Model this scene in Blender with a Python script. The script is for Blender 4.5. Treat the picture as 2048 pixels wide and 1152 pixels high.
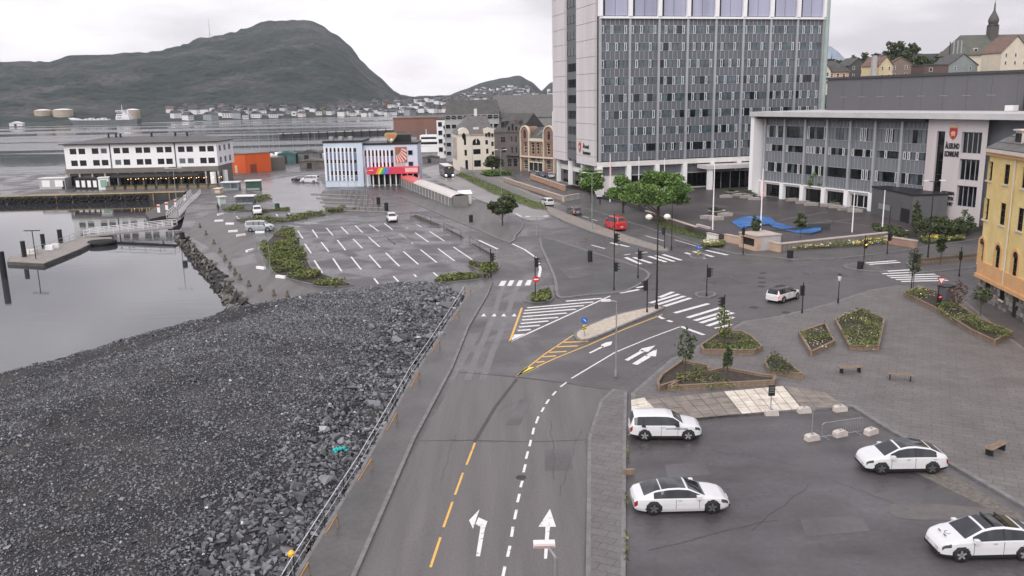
import bpy, math, random
import numpy as np
from mathutils import Vector, Matrix
for o in list(bpy.data.objects): bpy.data.objects.remove(o)
S = bpy.context.scene
C = S.collection
# ---------------------------------------------------------------- camera
F_PX, CH = 1700.0, 21.1                       # focal length in photo pixels, camera height (m)
TH, RHO = math.atan(378/1700), math.radians(1.17)
_F = Vector((0, math.cos(TH), -math.sin(TH))); _R0 = Vector((1, 0, 0)); _U0 = Vector((0, math.sin(TH), math.cos(TH)))
_R = _R0*math.cos(RHO) - _U0*math.sin(RHO); _U = _R0*math.sin(RHO) + _U0*math.cos(RHO)
cd = bpy.data.cameras.new('camera'); cam = bpy.data.objects.new('camera', cd); C.objects.link(cam)
cd.sensor_width = 36; cd.lens = 36*F_PX/2048; cd.clip_start = 0.5; cd.clip_end = 20000
mw = Matrix((( _R.x, _U.x, -_F.x, 0), (_R.y, _U.y, -_F.y, 0), (_R.z, _U.z, -_F.z, CH), (0, 0, 0, 1)))
cam.matrix_world = mw; S.camera = cam
# ---------------------------------------------------------------- sky, sun, exposure
SUN_EL, SUN_AZ = math.radians(42), math.radians(205)     # azimuth clockwise from +Y (the view direction)
W = bpy.data.worlds.new('World'); S.world = W; W.use_nodes = True
nt = W.node_tree; N = nt.nodes; Lk = nt.links; N.clear()
out = N.new('ShaderNodeOutputWorld'); bg = N.new('ShaderNodeBackground'); bg.inputs['Strength'].default_value = 0.1
sky = N.new('ShaderNodeTexSky'); sky.sky_type = 'NISHITA'; sky.sun_disc = False
sky.sun_elevation = SUN_EL; sky.sun_rotation = SUN_AZ; sky.air_density = 1.5; sky.dust_density = 3
tc = N.new('ShaderNodeTexCoord'); mp = N.new('ShaderNodeMapping'); mp.inputs['Scale'].default_value = (1.2, 1.2, 4.5)
mp.inputs['Location'].default_value = (5.3, 1.1, 2.0)
nz = N.new('ShaderNodeTexNoise'); nz.inputs['Scale'].default_value = 2.1; nz.inputs['Detail'].default_value = 7; nz.inputs['Roughness'].default_value = .52
cr = N.new('ShaderNodeValToRGB')
cr.color_ramp.elements[0].position = .40; cr.color_ramp.elements[0].color = (5.6, 5.25, 5.75, 1)
cr.color_ramp.elements[1].position = .66; cr.color_ramp.elements[1].color = (10.8, 10.4, 10.8, 1)
mix = N.new('ShaderNodeMixRGB'); mix.inputs[0].default_value = .88
Lk.new(tc.outputs['Generated'], mp.inputs[0]); Lk.new(mp.outputs[0], nz.inputs['Vector']); Lk.new(nz.outputs[0], cr.inputs[0])
Lk.new(sky.outputs[0], mix.inputs[1]); Lk.new(cr.outputs[0], mix.inputs[2]); Lk.new(mix.outputs[0], bg.inputs[0]); Lk.new(bg.outputs[0], out.inputs[0])
sd = bpy.data.lights.new('sun', 'SUN'); sd.energy = 1.5; sd.angle = math.radians(50); sd.color = (1, .975, .94)
so = bpy.data.objects.new('sun', sd); C.objects.link(so)
sdir = Vector((math.sin(SUN_AZ)*math.cos(SUN_EL), math.cos(SUN_AZ)*math.cos(SUN_EL), math.sin(SUN_EL)))
so.rotation_euler = sdir.to_track_quat('Z', 'Y').to_euler(); so.location = sdir*100
S.view_settings.view_transform = 'Standard'; S.view_settings.look = 'None'; S.view_settings.gamma = 1
S.view_settings.exposure = 0.5; S.view_settings.use_curve_mapping = False
S.render.engine = 'CYCLES'; S.cycles.use_denoising = True; S.cycles.max_bounces = 6; S.cycles.caustics_reflective = False; S.cycles.caustics_refractive = False
S.cycles.transparent_max_bounces = 6

# ---------------------------------------------------------------- measuring the photograph
def G(x, y, z=0.0):
    """world point at height z seen at photo pixel (x, y)"""
    d = _F + _R*((x-1024)/F_PX) + _U*((576-y)/F_PX); t = (z-CH)/d.z
    return Vector((d.x*t, d.y*t, z))
def zat(P, y):
    """height above P's ground point that shows at photo row y"""
    k = (576-y)/F_PX; V = Vector((P[0], P[1], 0))
    return CH + (k*V.dot(_F) - V.dot(_U))/(_U.z - k*_F.z)
def at(x, y, d):
    """world point at photo pixel (x, y), d metres ahead"""
    return Vector((0, 0, CH)) + (_F + _R*((x-1024)/F_PX) + _U*((576-y)/F_PX))*d
def px(P):
    V = Vector(P)-Vector((0, 0, CH)); k = V.dot(_F)
    return 1024+F_PX*V.dot(_R)/k, 576-F_PX*V.dot(_U)/k
def gp(pts, z=0.0): return [G(x, y, z) for x, y in pts]
rnd = random.Random(7)

# ---------------------------------------------------------------- materials
MATS = {}
def mat(name, col, rough=.8, var=.12, scale=2.0, bump=0.0, metal=0.0, spec=.5, col2=None, island=0.0, streak=False, fine=True, bscale=None, coat=0, stretch=None, lo=.35, hi=.65, wet=None, bdist=.1):
    if name in MATS: return MATS[name]
    m = bpy.data.materials.new(name); m.use_nodes = True; MATS[name] = m
    t = m.node_tree; n = t.nodes; l = t.links; b = n['Principled BSDF']
    b.inputs['Roughness'].default_value = rough; b.inputs['Metallic'].default_value = metal
    b.inputs['Specular IOR Level'].default_value = spec; b.inputs['Coat Weight'].default_value = coat; b.inputs['Coat Roughness'].default_value = .05
    c = Vector(col)
    geo = n.new('ShaderNodeNewGeometry'); vec = geo.outputs['Position']
    if streak or stretch:
        mpn = n.new('ShaderNodeMapping'); mpn.inputs['Scale'].default_value = stretch or (1, 1, .12); l.new(vec, mpn.inputs[0]); vec = mpn.outputs[0]
    if var > 0 or col2:
        a = n.new('ShaderNodeTexNoise'); a.inputs['Scale'].default_value = scale; a.inputs['Detail'].default_value = 6; a.inputs['Roughness'].default_value = .6
        l.new(vec, a.inputs['Vector'])
        r = n.new('ShaderNodeValToRGB'); r.color_ramp.elements[0].position = lo; r.color_ramp.elements[1].position = hi
        lo_, hi_ = (c*(1-var), c*(1+var)) if not col2 else (c, Vector(col2))
        r.color_ramp.elements[0].color = (*lo_, 1); r.color_ramp.elements[1].color = (*hi_, 1)
        l.new(a.outputs[0], r.inputs[0]); co = r.outputs[0]
        if fine:
            a2 = n.new('ShaderNodeTexNoise'); a2.inputs['Scale'].default_value = scale*14; a2.inputs['Detail'].default_value = 4
            l.new(geo.outputs['Position'], a2.inputs['Vector'])
            mr = n.new('ShaderNodeMapRange'); mr.inputs[1].default_value = .3; mr.inputs[2].default_value = .7; mr.inputs[3].default_value = 1-var*.9; mr.inputs[4].default_value = 1+var*.9
            l.new(a2.outputs[0], mr.inputs[0]); mx = n.new('ShaderNodeVectorMath'); mx.operation = 'SCALE'
            l.new(co, mx.inputs[0]); l.new(mr.outputs[0], mx.inputs['Scale']); co = mx.outputs[0]
        if island:
            mr = n.new('ShaderNodeMapRange'); mr.inputs[3].default_value = 1-island; mr.inputs[4].default_value = 1+island
            l.new(geo.outputs['Random Per Island'], mr.inputs[0]); mx = n.new('ShaderNodeVectorMath'); mx.operation = 'SCALE'
            l.new(co, mx.inputs[0]); l.new(mr.outputs[0], mx.inputs['Scale']); co = mx.outputs[0]
        l.new(co, b.inputs['Base Color'])
    else: b.inputs['Base Color'].default_value = (*c, 1)
    if wet:       # damp patches: gloss varies over the surface
        aw = n.new('ShaderNodeTexNoise'); aw.inputs['Scale'].default_value = wet[2]; aw.inputs['Detail'].default_value = 5; aw.inputs['Distortion'].default_value = .5; l.new(geo.outputs['Position'], aw.inputs['Vector'])
        mw_ = n.new('ShaderNodeMapRange'); mw_.inputs[1].default_value = .42; mw_.inputs[2].default_value = .60; mw_.inputs[3].default_value = wet[0]; mw_.inputs[4].default_value = wet[1]; l.new(aw.outputs[0], mw_.inputs[0]); l.new(mw_.outputs[0], b.inputs['Roughness'])
    if bump:
        a3 = n.new('ShaderNodeTexNoise'); a3.inputs['Scale'].default_value = bscale or scale*10; a3.inputs['Detail'].default_value = 5
        l.new(geo.outputs['Position'], a3.inputs['Vector']); bp = n.new('ShaderNodeBump'); bp.inputs['Strength'].default_value = bump; bp.inputs['Distance'].default_value = bdist
        l.new(a3.outputs[0], bp.inputs['Height']); l.new(bp.outputs[0], b.inputs['Normal'])
    return m
def glow(name, col, s):
    if name in MATS: return MATS[name]
    m = mat(name, col, .4, 0); b = m.node_tree.nodes['Principled BSDF']; b.inputs['Emission Color'].default_value = (*col, 1); b.inputs['Emission Strength'].default_value = s
    return m
def rgb(r, g, b): return tuple(((v/255+.055)/1.055)**2.4 if v > 10 else v/255/12.92 for v in (r, g, b))
WHITE = mat('white_paint', (.84, .83, .84), .55, .04, .4, streak=True)
OFFW = mat('off_white', (.70, .68, .66), .6, .06, .5, streak=True)
CONC = mat('concrete', (.42, .40, .40), .85, .10, .6, .1)
CONCL = mat('pale_concrete', (.60, .565, .57), .8, .07, .25, streak=True)
GRANITE = mat('granite', (.30, .285, .28), .75, .15, 3)
DARKM = mat('dark_metal', (.018, .018, .02), .45, .1, 3, spec=.4)
GREYM = mat('galvanised_steel', (.36, .37, .38), .45, .1, 3, metal=.6)
GLASS = mat('window_glass', (.012, .016, .02), .06, .5, .35, spec=.6, fine=False)
GLASSB = mat('pale_glass', (.09, .11, .125), .1, .4, .5, spec=.6, fine=False)  # paler base colour; on the tower it paints reflected sky
GLASSD = mat('dark_glass', (.006, .007, .009), .05, .2, .3, spec=.6, fine=False)
BLACK = mat('black_rubber', (.012, .012, .013), .7, .1, 3)
WOOD = mat('weathered_timber', (.215, .155, .11), .75, .2, 2, stretch=(3, 3, .4))
SOIL = mat('soil', (.05, .04, .032), .95, .3, 3, .4)
PAINT = mat('road_paint', (.16, .155, .155), .6, .12, 3.5, col2=(.70, .69, .68), lo=.30, hi=.43)
PAINTY = mat('yellow_road_paint', (.24, .18, .12), .6, .12, 3.5, col2=(.70, .41, .10), lo=.30, hi=.43)

# ---------------------------------------------------------------- mesh helpers
def tag(o, label=None, cat=None, group=None, kind=None):
    if label: o['label'] = label
    if cat: o['category'] = cat
    if group: o['group'] = group
    if kind: o['kind'] = kind
    return o
def empty(name, loc=(0, 0, 0), rz=0, label=None, cat=None, group=None, kind=None, parent=None):
    o = bpy.data.objects.new(name, None); C.objects.link(o); o.location = loc; o.rotation_euler = (0, 0, rz); o.empty_display_size = .2
    if parent: o.parent = parent
    return tag(o, label, cat, group, kind)
def link(name, me, parent=None, loc=(0, 0, 0), rz=0, scale=None, rot=None):
    o = bpy.data.objects.new(name, me); C.objects.link(o); o.location = loc; o.rotation_euler = rot or (0, 0, rz)
    if scale: o.scale = scale
    if parent: o.parent = parent
    return o
def dup(o, parent=None, loc=None, rz=None, label=None, group=None, scale=None):
    c = o.copy(); C.objects.link(c); c.parent = parent
    if loc is not None: c.location = loc
    if rz is not None: c.rotation_euler = (0, 0, rz)
    if scale is not None: c.scale = (scale,)*3
    if label: c['label'] = label
    if group: c['group'] = group
    for ch in o.children: dup(ch, c)
    return c
class MB:
    def __init__(s): s.v = []; s.f = []; s.m = []; s.k = 0
    def mi(s, k): s.k = k; return s
    def add(s, vs, fs):
        b = len(s.v); s.v += [tuple(p) for p in vs]; s.f += [tuple(i+b for i in f) for f in fs]; s.m += [s.k]*len(fs); return s
    def box(s, x0, x1, y0, y1, z0, z1):
        return s.add([(x0,y0,z0),(x1,y0,z0),(x1,y1,z0),(x0,y1,z0),(x0,y0,z1),(x1,y0,z1),(x1,y1,z1),(x0,y1,z1)],
                     [(0,3,2,1),(4,5,6,7),(0,1,5,4),(1,2,6,5),(2,3,7,6),(3,0,4,7)])
    def quad(s, a, b, c, d): return s.add([a, b, c, d], [(0, 1, 2, 3)])
    def poly(s, pts): return s.add(pts, [tuple(range(len(pts)))])
    def prism(s, pts, z0, z1):
        n = len(pts); A = sum(pts[i][0]*pts[(i+1)%n][1]-pts[(i+1)%n][0]*pts[i][1] for i in range(n))
        if A < 0: pts = pts[::-1]
        vs = [(p[0], p[1], z0) for p in pts]+[(p[0], p[1], z1) for p in pts]
        return s.add(vs, [tuple(range(n-1, -1, -1)), tuple(range(n, 2*n))]+[(i, (i+1)%n, n+(i+1)%n, n+i) for i in range(n)])
    def prism_y(s, pts, y0, y1):      # outline in x,z pushed along y
        n = len(pts); A = sum(pts[i][0]*pts[(i+1)%n][1]-pts[(i+1)%n][0]*pts[i][1] for i in range(n))
        if A < 0: pts = pts[::-1]
        vs = [(p[0], y0, p[1]) for p in pts]+[(p[0], y1, p[1]) for p in pts]
        return s.add(vs, [tuple(range(n)), tuple(range(2*n-1, n-1, -1))]+[(i, n+i, n+(i+1)%n, (i+1)%n) for i in range(n)])
    def cyl(s, a, b, r0, r1=None, n=8, cap=True):
        a = Vector(a); b = Vector(b); r1 = r0 if r1 is None else r1; d = (b-a).normalized()
        u = d.orthogonal().normalized(); w = d.cross(u); vs = []
        for c, r in ((a, r0), (b, r1)):
            for i in range(n): t = 2*math.pi*i/n; vs.append(c+u*(r*math.cos(t))+w*(r*math.sin(t)))
        fs = [(i, (i+1)%n, n+(i+1)%n, n+i) for i in range(n)]
        if cap: fs += [tuple(range(n-1, -1, -1)), tuple(range(n, 2*n))]
        return s.add(vs, fs)
    def path(s, pts, r, n=6):
        for a, b in zip(pts, pts[1:]): s.cyl(a, b, r, r, n)
        return s
    def lathe(s, prof, c=(0, 0, 0), n=12):     # prof: (r, z)
        vs = []; k = len(prof)
        for r, z in prof:
            for i in range(n): t = 2*math.pi*i/n; vs.append((c[0]+r*math.cos(t), c[1]+r*math.sin(t), c[2]+z))
        fs = [(j*n+i, j*n+(i+1)%n, (j+1)*n+(i+1)%n, (j+1)*n+i) for j in range(k-1) for i in range(n)]
        fs += [tuple(range(n-1, -1, -1)), tuple(range((k-1)*n, k*n))]
        return s.add(vs, fs)
    def wall(s, x0, x1, z0, z1, ops, y=0, rec=.15):
        """front wall facing -y with rectangular openings (a,b,c,d) and reveals"""
        xs = sorted({x0, x1, *[v for o in ops for v in o[:2]]}); zs = sorted({z0, z1, *[v for o in ops for v in o[2:4]]})
        for i in range(len(xs)-1):
            for j in range(len(zs)-1):
                cx = (xs[i]+xs[i+1])/2; cz = (zs[j]+zs[j+1])/2
                if cx < x0 or cx > x1 or cz < z0 or cz > z1: continue
                if any(o[0] < cx < o[1] and o[2] < cz < o[3] for o in ops): continue
                s.quad((xs[i], y, zs[j]), (xs[i+1], y, zs[j]), (xs[i+1], y, zs[j+1]), (xs[i], y, zs[j+1]))
        for a, b, c, d in [o[:4] for o in ops]:
            r = y+rec
            s.quad((a, y, c), (a, y, d), (a, r, d), (a, r, c)); s.quad((b, y, c), (b, r, c), (b, r, d), (b, y, d))
            s.quad((a, y, c), (a, r, c), (b, r, c), (b, y, c)); s.quad((a, y, d), (b, y, d), (b, r, d), (a, r, d))
        return s
    def mesh(s, name, mats, smooth=False):
        me = bpy.data.meshes.new(name); me.from_pydata(s.v, [], s.f)
        for m in (mats if isinstance(mats, (list, tuple)) else [mats]): me.materials.append(m)
        me.polygons.foreach_set('material_index', s.m)
        if smooth: me.polygons.foreach_set('use_smooth', [True]*len(s.f))
        me.update(); return me
    def build(s, name, mats, parent=None, loc=(0, 0, 0), rz=0, smooth=False, label=None, cat=None, group=None, kind=None):
        return tag(link(name, s.mesh(name, mats, smooth), parent, loc, rz), label, cat, group, kind)
def npmesh(name, v, f, mats, smooth=False, mi=None):
    """numpy mesh: v (n,3), f (m,k) all faces with k corners"""
    me = bpy.data.meshes.new(name); v = np.asarray(v, dtype=np.float32); f = np.asarray(f, dtype=np.int32); k = f.shape[1]
    me.vertices.add(len(v)); me.vertices.foreach_set('co', v.ravel()); me.loops.add(f.size); me.loops.foreach_set('vertex_index', f.ravel())
    me.polygons.add(len(f)); me.polygons.foreach_set('loop_start', np.arange(0, f.size, k, dtype=np.int32)); me.polygons.foreach_set('loop_total', np.full(len(f), k, dtype=np.int32))
    if mi is not None: me.polygons.foreach_set('material_index', np.asarray(mi, dtype=np.int32))
    me.polygons.foreach_set('use_smooth', np.full(len(f), smooth))
    for m in (mats if isinstance(mats, (list, tuple)) else [mats]): me.materials.append(m)
    me.update(calc_edges=True); me.validate(); return me
def offset(pts, d):
    """inset of a polygon (x, y) by d to its inside"""
    n = len(pts); A = sum(pts[i][0]*pts[(i+1)%n][1]-pts[(i+1)%n][0]*pts[i][1] for i in range(n)); sg = 1 if A > 0 else -1; o = []
    for i in range(n):
        p = Vector(pts[i][:2]); a = (p-Vector(pts[i-1][:2])).normalized(); b = (Vector(pts[(i+1)%n][:2])-p).normalized()
        na = Vector((-a.y, a.x))*sg; nb = Vector((-b.y, b.x))*sg; m = na+nb
        m = na if m.length < .2 else m/m.length/max(.4, (m/m.length).dot(na)); q = p+m*d; o.append((q.x, q.y))
    return o
def smooth_poly(pts, n=6, closed=True):
    """Catmull-Rom through the points"""
    P = [Vector(p) for p in pts]; k = len(P); o = []
    for i in range(k if closed else k-1):
        if closed: a, b, c, d = P[i-1], P[i], P[(i+1)%k], P[(i+2)%k]
        else: a, b, c, d = P[max(i-1, 0)], P[i], P[i+1], P[min(i+2, k-1)]
        for j in range(n):
            t = j/n; o.append(.5*((2*b)+(c-a)*t+(2*a-5*b+4*c-d)*t*t+(3*b-a-3*c+d)*t**3))
    if not closed: o.append(P[-1])
    return o
def strip(line, w):
    """left/right edges of a band of width w along a line of (x,y[,z]) points"""
    L = [Vector((p[0], p[1])) for p in line]; a = []; b = []
    for i, p in enumerate(L):
        t = (L[min(i+1, len(L)-1)]-L[max(i-1, 0)]).normalized(); nrm = Vector((-t.y, t.x)); a.append(p+nrm*w/2); b.append(p-nrm*w/2)
    return a, b
def band(name, line, w, z, m, parent=None, kind='structure'):
    a, b = strip(line, w); mb = MB()
    for i in range(len(a)-1): mb.quad((*b[i], z), (*b[i+1], z), (*a[i+1], z), (*a[i], z))
    return mb.build(name, m, parent, kind=None if parent else kind)
ORD = ['first', 'second', 'third', 'fourth', 'fifth', 'sixth', 'seventh', 'eighth', 'ninth', 'tenth', 'eleventh', 'twelfth', 'thirteenth', 'fourteenth', 'fifteenth', 'sixteenth']
def fit(o, w):
    xs = [v.co.x for v in o.data.vertices]; o.scale = (w/(max(xs)-min(xs)), 1, 1); return o
def text(name, s, size, m, parent, loc, rot=(math.pi/2, 0, 0), depth=.02, align='CENTER', kind=None, bold=0.0, squash=1.0):
    cu = bpy.data.curves.new('t', 'FONT'); cu.body = s; cu.size = size; cu.extrude = depth; cu.align_x = align; cu.offset = bold
    t = bpy.data.objects.new('t', cu); C.objects.link(t); dg = bpy.context.evaluated_depsgraph_get(); dg.update()
    me = bpy.data.meshes.new_from_object(t.evaluated_get(dg)); bpy.data.objects.remove(t); me.materials.clear(); me.materials.append(m)
    return link(name, me, parent, loc, rot=rot, scale=(squash, 1, 1))
# ================================================================ ground, water, roads
ASPH = mat('asphalt', (.070, .066, .068), .5, .16, .11, .2, col2=(.115, .107, .109), bscale=30, spec=.5, lo=.3, hi=.7, wet=(.26, .6, .12))
ASPHN = mat('newer_asphalt', (.076, .070, .071), .48, .12, .25, .15, col2=(.102, .094, .095), bscale=30, lo=.3, hi=.7, wet=(.3, .58, .18))
ASPHO = mat('old_asphalt', (.100, .092, .090), .6, .16, .55, .25, col2=(.150, .139, .135), bscale=30, stretch=(1.5, .10, 1), lo=.3, hi=.7)
ASPHL = mat('damp_car_park_asphalt', (.055, .051, .053), .42, .14, .22, .2, col2=(.102, .094, .098), bscale=30, lo=.32, hi=.74, stretch=(.6, 1.6, 1), wet=(.24, .55, .2))
PALER = mat('pale_wet_road', (0.177, 0.163, 0.160), .4, .1, .12, .05, col2=(0.272, 0.252, 0.245))
PAVE = mat('pavement_slabs', (0.129, 0.119, 0.117), .6, .15, .4, .1, col2=(0.167, 0.155, 0.151))
PAVED = mat('damp_pavement', (0.071, 0.068, 0.067), .45, .15, .3, .1, col2=(0.102, 0.097, 0.094))
def jointed(m, w, h, k=.62):
    """recessed dark joints of small paving on a material"""
    t = m.node_tree; n = t.nodes; l = t.links; b = n['Principled BSDF']; src = b.inputs['Base Color'].links[0].from_socket; geo = n.new('ShaderNodeNewGeometry'); br = n.new('ShaderNodeTexBrick')
    br.inputs['Scale'].default_value = 1; br.inputs['Mortar Size'].default_value = .035; br.inputs['Mortar Smooth'].default_value = .3; br.inputs['Brick Width'].default_value = w; br.inputs['Row Height'].default_value = h
    br.inputs['Color1'].default_value = (1, 1, 1, 1); br.inputs['Color2'].default_value = (.86, .85, .84, 1); br.inputs['Mortar'].default_value = (k, k, k, 1); mp_ = n.new('ShaderNodeMapping'); mp_.inputs['Rotation'].default_value = (0, 0, .45); l.new(geo.outputs['Position'], mp_.inputs[0]); l.new(mp_.outputs[0], br.inputs['Vector'])
    mx = n.new('ShaderNodeVectorMath'); mx.operation = 'MULTIPLY'; l.new(src, mx.inputs[0]); l.new(br.outputs['Color'], mx.inputs[1]); l.new(mx.outputs[0], b.inputs['Base Color']); return m
jointed(PAVE, 1.2, .6)
PLAZA = mat('brown_plaza_paving', (0.054, 0.045, 0.046), .5, .15, .2, .1, col2=(0.078, 0.067, 0.068))
KERB = mat('kerb_granite', (.17, .165, .163), .7, .2, 2)
GRASS = mat('grass', (.055, .085, .022), .9, .35, 1.5, .3, col2=(.10, .13, .04))
BEIGE = mat('beige_island_cobble', (.46, .40, .33), .8, .2, 3, .4, bscale=8)
COBB = mat('grey_cobble', (.24, .21, .185), .8, .3, 4, .5, bscale=7)
BRGRAV = mat('brown_gravel', (.15, .135, .12), .9, .3, 4, .5)
WZ = -1.8
# land sheet with the harbour basin left open; beyond the town it runs on to the right and back
shore = [(-900, 418), (0, 393), (372, 383), (378, 400), (372, 420), (362, 460), (400, 503), (446, 546), (482, 590), (506, 612), (560, 599), (640, 585), (760, 572), (880, 567), (930, 592), (908, 636), (826, 764), (726, 944), (582, 1180), (500, 1340)]
land = gp(shore) + [Vector((-16, -40, 0)), Vector((260, -40, 0)), Vector((1500, 700, 0)), Vector((1500, 1100, 0)), Vector((60, 900, 0)), Vector((-26, 640, 0)),
     Vector((-58, 450, 0)), Vector((-60, 330, 0)), Vector((-110, 315, 0)), Vector((-135, 285, 0)), Vector((-400, 300, 0))]
g = MB(); g.poly([(p.x, p.y, 0) for p in land]); n = len(land)
for i in range(n):
    a, b = land[i], land[(i+1) % n]; g.quad((a.x, a.y, 0), (b.x, b.y, 0), (b.x, b.y, -6), (a.x, a.y, -6))
g.build('ground', ASPH, kind='structure')
# ---- water: one sheet, wind bands come from rippled and calm patches
wm = bpy.data.materials.new('sea_water'); wm.use_nodes = True; t = wm.node_tree; nn = t.nodes; ll = t.links; b = nn['Principled BSDF']
b.inputs['Base Color'].default_value = (.036, .038, .044, 1); b.inputs['IOR'].default_value = 1.34; b.inputs['Roughness'].default_value = .03
geo = nn.new('ShaderNodeNewGeometry'); m1 = nn.new('ShaderNodeMapping'); m1.inputs['Scale'].default_value = (.0022, .016, 1); ll.new(geo.outputs['Position'], m1.inputs[0])
bandn = nn.new('ShaderNodeTexNoise'); bandn.inputs['Scale'].default_value = 1.0; bandn.inputs['Detail'].default_value = 5; bandn.inputs['Distortion'].default_value = .6; ll.new(m1.outputs[0], bandn.inputs['Vector'])
rr = nn.new('ShaderNodeMapRange'); rr.inputs[1].default_value = .44; rr.inputs[2].default_value = .56; rr.inputs[3].default_value = 0; rr.inputs[4].default_value = 1; ll.new(bandn.outputs[0], rr.inputs[0])
sx = nn.new('ShaderNodeSeparateXYZ'); ll.new(geo.outputs['Position'], sx.inputs[0])
far = nn.new('ShaderNodeMapRange'); far.inputs[1].default_value = 215; far.inputs[2].default_value = 300; ll.new(sx.outputs[1], far.inputs[0])   # the sheltered basin stays calm
mu = nn.new('ShaderNodeMath'); mu.operation = 'MULTIPLY'; ll.new(rr.outputs[0], mu.inputs[0]); ll.new(far.outputs[0], mu.inputs[1])
rg = nn.new('ShaderNodeMapRange'); rg.inputs[3].default_value = .035; rg.inputs[4].default_value = .24; ll.new(mu.outputs[0], rg.inputs[0]); ll.new(rg.outputs[0], b.inputs['Roughness'])
wn = nn.new('ShaderNodeTexNoise'); wn.inputs['Scale'].default_value = .5; wn.inputs['Detail'].default_value = 4
m2 = nn.new('ShaderNodeMapping'); m2.inputs['Scale'].default_value = (.35, 1.4, 1); ll.new(geo.outputs['Position'], m2.inputs[0]); ll.new(m2.outputs[0], wn.inputs['Vector'])
bs = nn.new('ShaderNodeMapRange'); bs.inputs[3].default_value = .035; bs.inputs[4].default_value = .6; ll.new(mu.outputs[0], bs.inputs[0])
bp = nn.new('ShaderNodeBump'); bp.inputs['Distance'].default_value = .3; ll.new(wn.outputs[0], bp.inputs['Height']); ll.new(bs.outputs[0], bp.inputs['Strength']); ll.new(bp.outputs[0], b.inputs['Normal'])
w = MB(); w.quad((-6000, -60, WZ), (4000, -60, WZ), (4000, 9000, WZ), (-6000, 9000, WZ)); w.build('water', wm, kind='structure')
w = MB(); w.quad((-7000, -200, -8), (7000, -200, -8), (7000, 12000, -8), (-7000, 12000, -8)); w.build('sea_bed', SOIL, kind='structure')

def sheet(name, pts, z, m, parent=None, sm=0):
    P = gp(pts); P = smooth_poly(P, sm) if sm else P
    return MB().poly([(p.x, p.y, z) for p in (P if sum(P[i].x*P[(i+1)%len(P)].y-P[(i+1)%len(P)].x*P[i].y for i in range(len(P))) > 0 else P[::-1])]).build(name, m, parent, kind=None if parent else 'structure')
def slab(name, pts, m, h=.13, kw=.2, sm=0, km=None, z0=-.02, open_=False):
    """raised pavement or island with a kerb ring of single kerb stones' tone"""
    P = [(p.x, p.y) for p in (smooth_poly(gp(pts), sm) if sm else gp(pts))]
    o = MB().prism(P, z0, h).build(name, m, kind='structure')
    q = offset(P, kw); k = MB(); n = len(P)
    for i in range(n):
        j = (i+1) % n; k.quad((*P[i], h+.006), (*P[j], h+.006), (*q[j], h+.006), (*q[i], h+.006)); pi, pj = offset(P, -.02)[i], offset(P, -.02)[j]
        k.quad((*pi, z0), (*pj, z0), (*pj, h+.006), (*pi, h+.006)); k.quad((*pi, h+.006), (*pj, h+.006), (*P[j], h+.006), (*P[i], h+.006))
    k.build('kerb', km or KERB, o); return o
sheet('old_road', [(698, 1175), (800, 955), (918, 742), (1228, 778), (1196, 850), (1176, 900), (1166, 1175)], .004, ASPHO)
sheet('junction_road', [(920, 740), (1000, 600), (1045, 575), (1300, 555), (1330, 500), (1480, 512), (1690, 522), (1900, 552), (1800, 570), (1640, 612), (1470, 648), (1330, 718), (1228, 776)], .007, ASPHN)
lot = sheet('parking_lot', [(583, 452), (660, 440), (745, 425), (838, 424), (905, 470), (990, 518), (978, 535), (890, 558), (760, 572), (700, 575), (628, 545), (606, 500)], .004, ASPHL)
sheet('foreground_car_park', [(1250, 1180), (1250, 862), (1450, 838), (1700, 818), (1770, 870), (1880, 945), (2048, 1040), (2140, 1090), (2140, 1180)], .004, ASPHL)
sheet('gravel_verge', [(1800, 905), (1905, 950), (2060, 1040), (2060, 1062), (1960, 1010), (1830, 945)], .008, BRGRAV)
sheet('worn_patch', [(1779, 1025), (1783, 1010), (1815, 1008), (1900, 1010), (2000, 1022), (2005, 1036), (1900, 1040), (1810, 1038)], .012, mat('worn_patch_asphalt', (.12, .11, .107), .7, .12, 2), sm=4)
sheet('promenade', [(372, 470), (395, 440), (420, 425), (450, 430), (500, 450), (515, 500), (530, 535), (600, 572), (640, 582), (560, 596), (520, 604), (490, 575), (450, 520), (410, 490)], .004, ASPHO)
sheet('patched_asphalt', [(459, 511), (508, 505), (515, 528), (468, 533)], .008, ASPHN)
sheet('bus_road', [(845, 338), (893, 328), (930, 345), (1062, 408), (1105, 428), (1062, 441), (1000, 416), (925, 385), (858, 352)], .004, PALER, sm=3)
sheet('ramp_road', [(938, 345), (1000, 343), (1062, 385), (1120, 402), (1092, 412), (1010, 378)], .008, PALER, sm=3)
sheet('forecourt', [(470, 372), (600, 350), (640, 360), (650, 375), (640, 390), (655, 420), (640, 425), (560, 425), (540, 395)], .006, mat('wet_forecourt', (.12, .11, .115), .25, .15, .15, .1, col2=(.2, .185, .195)))
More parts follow.
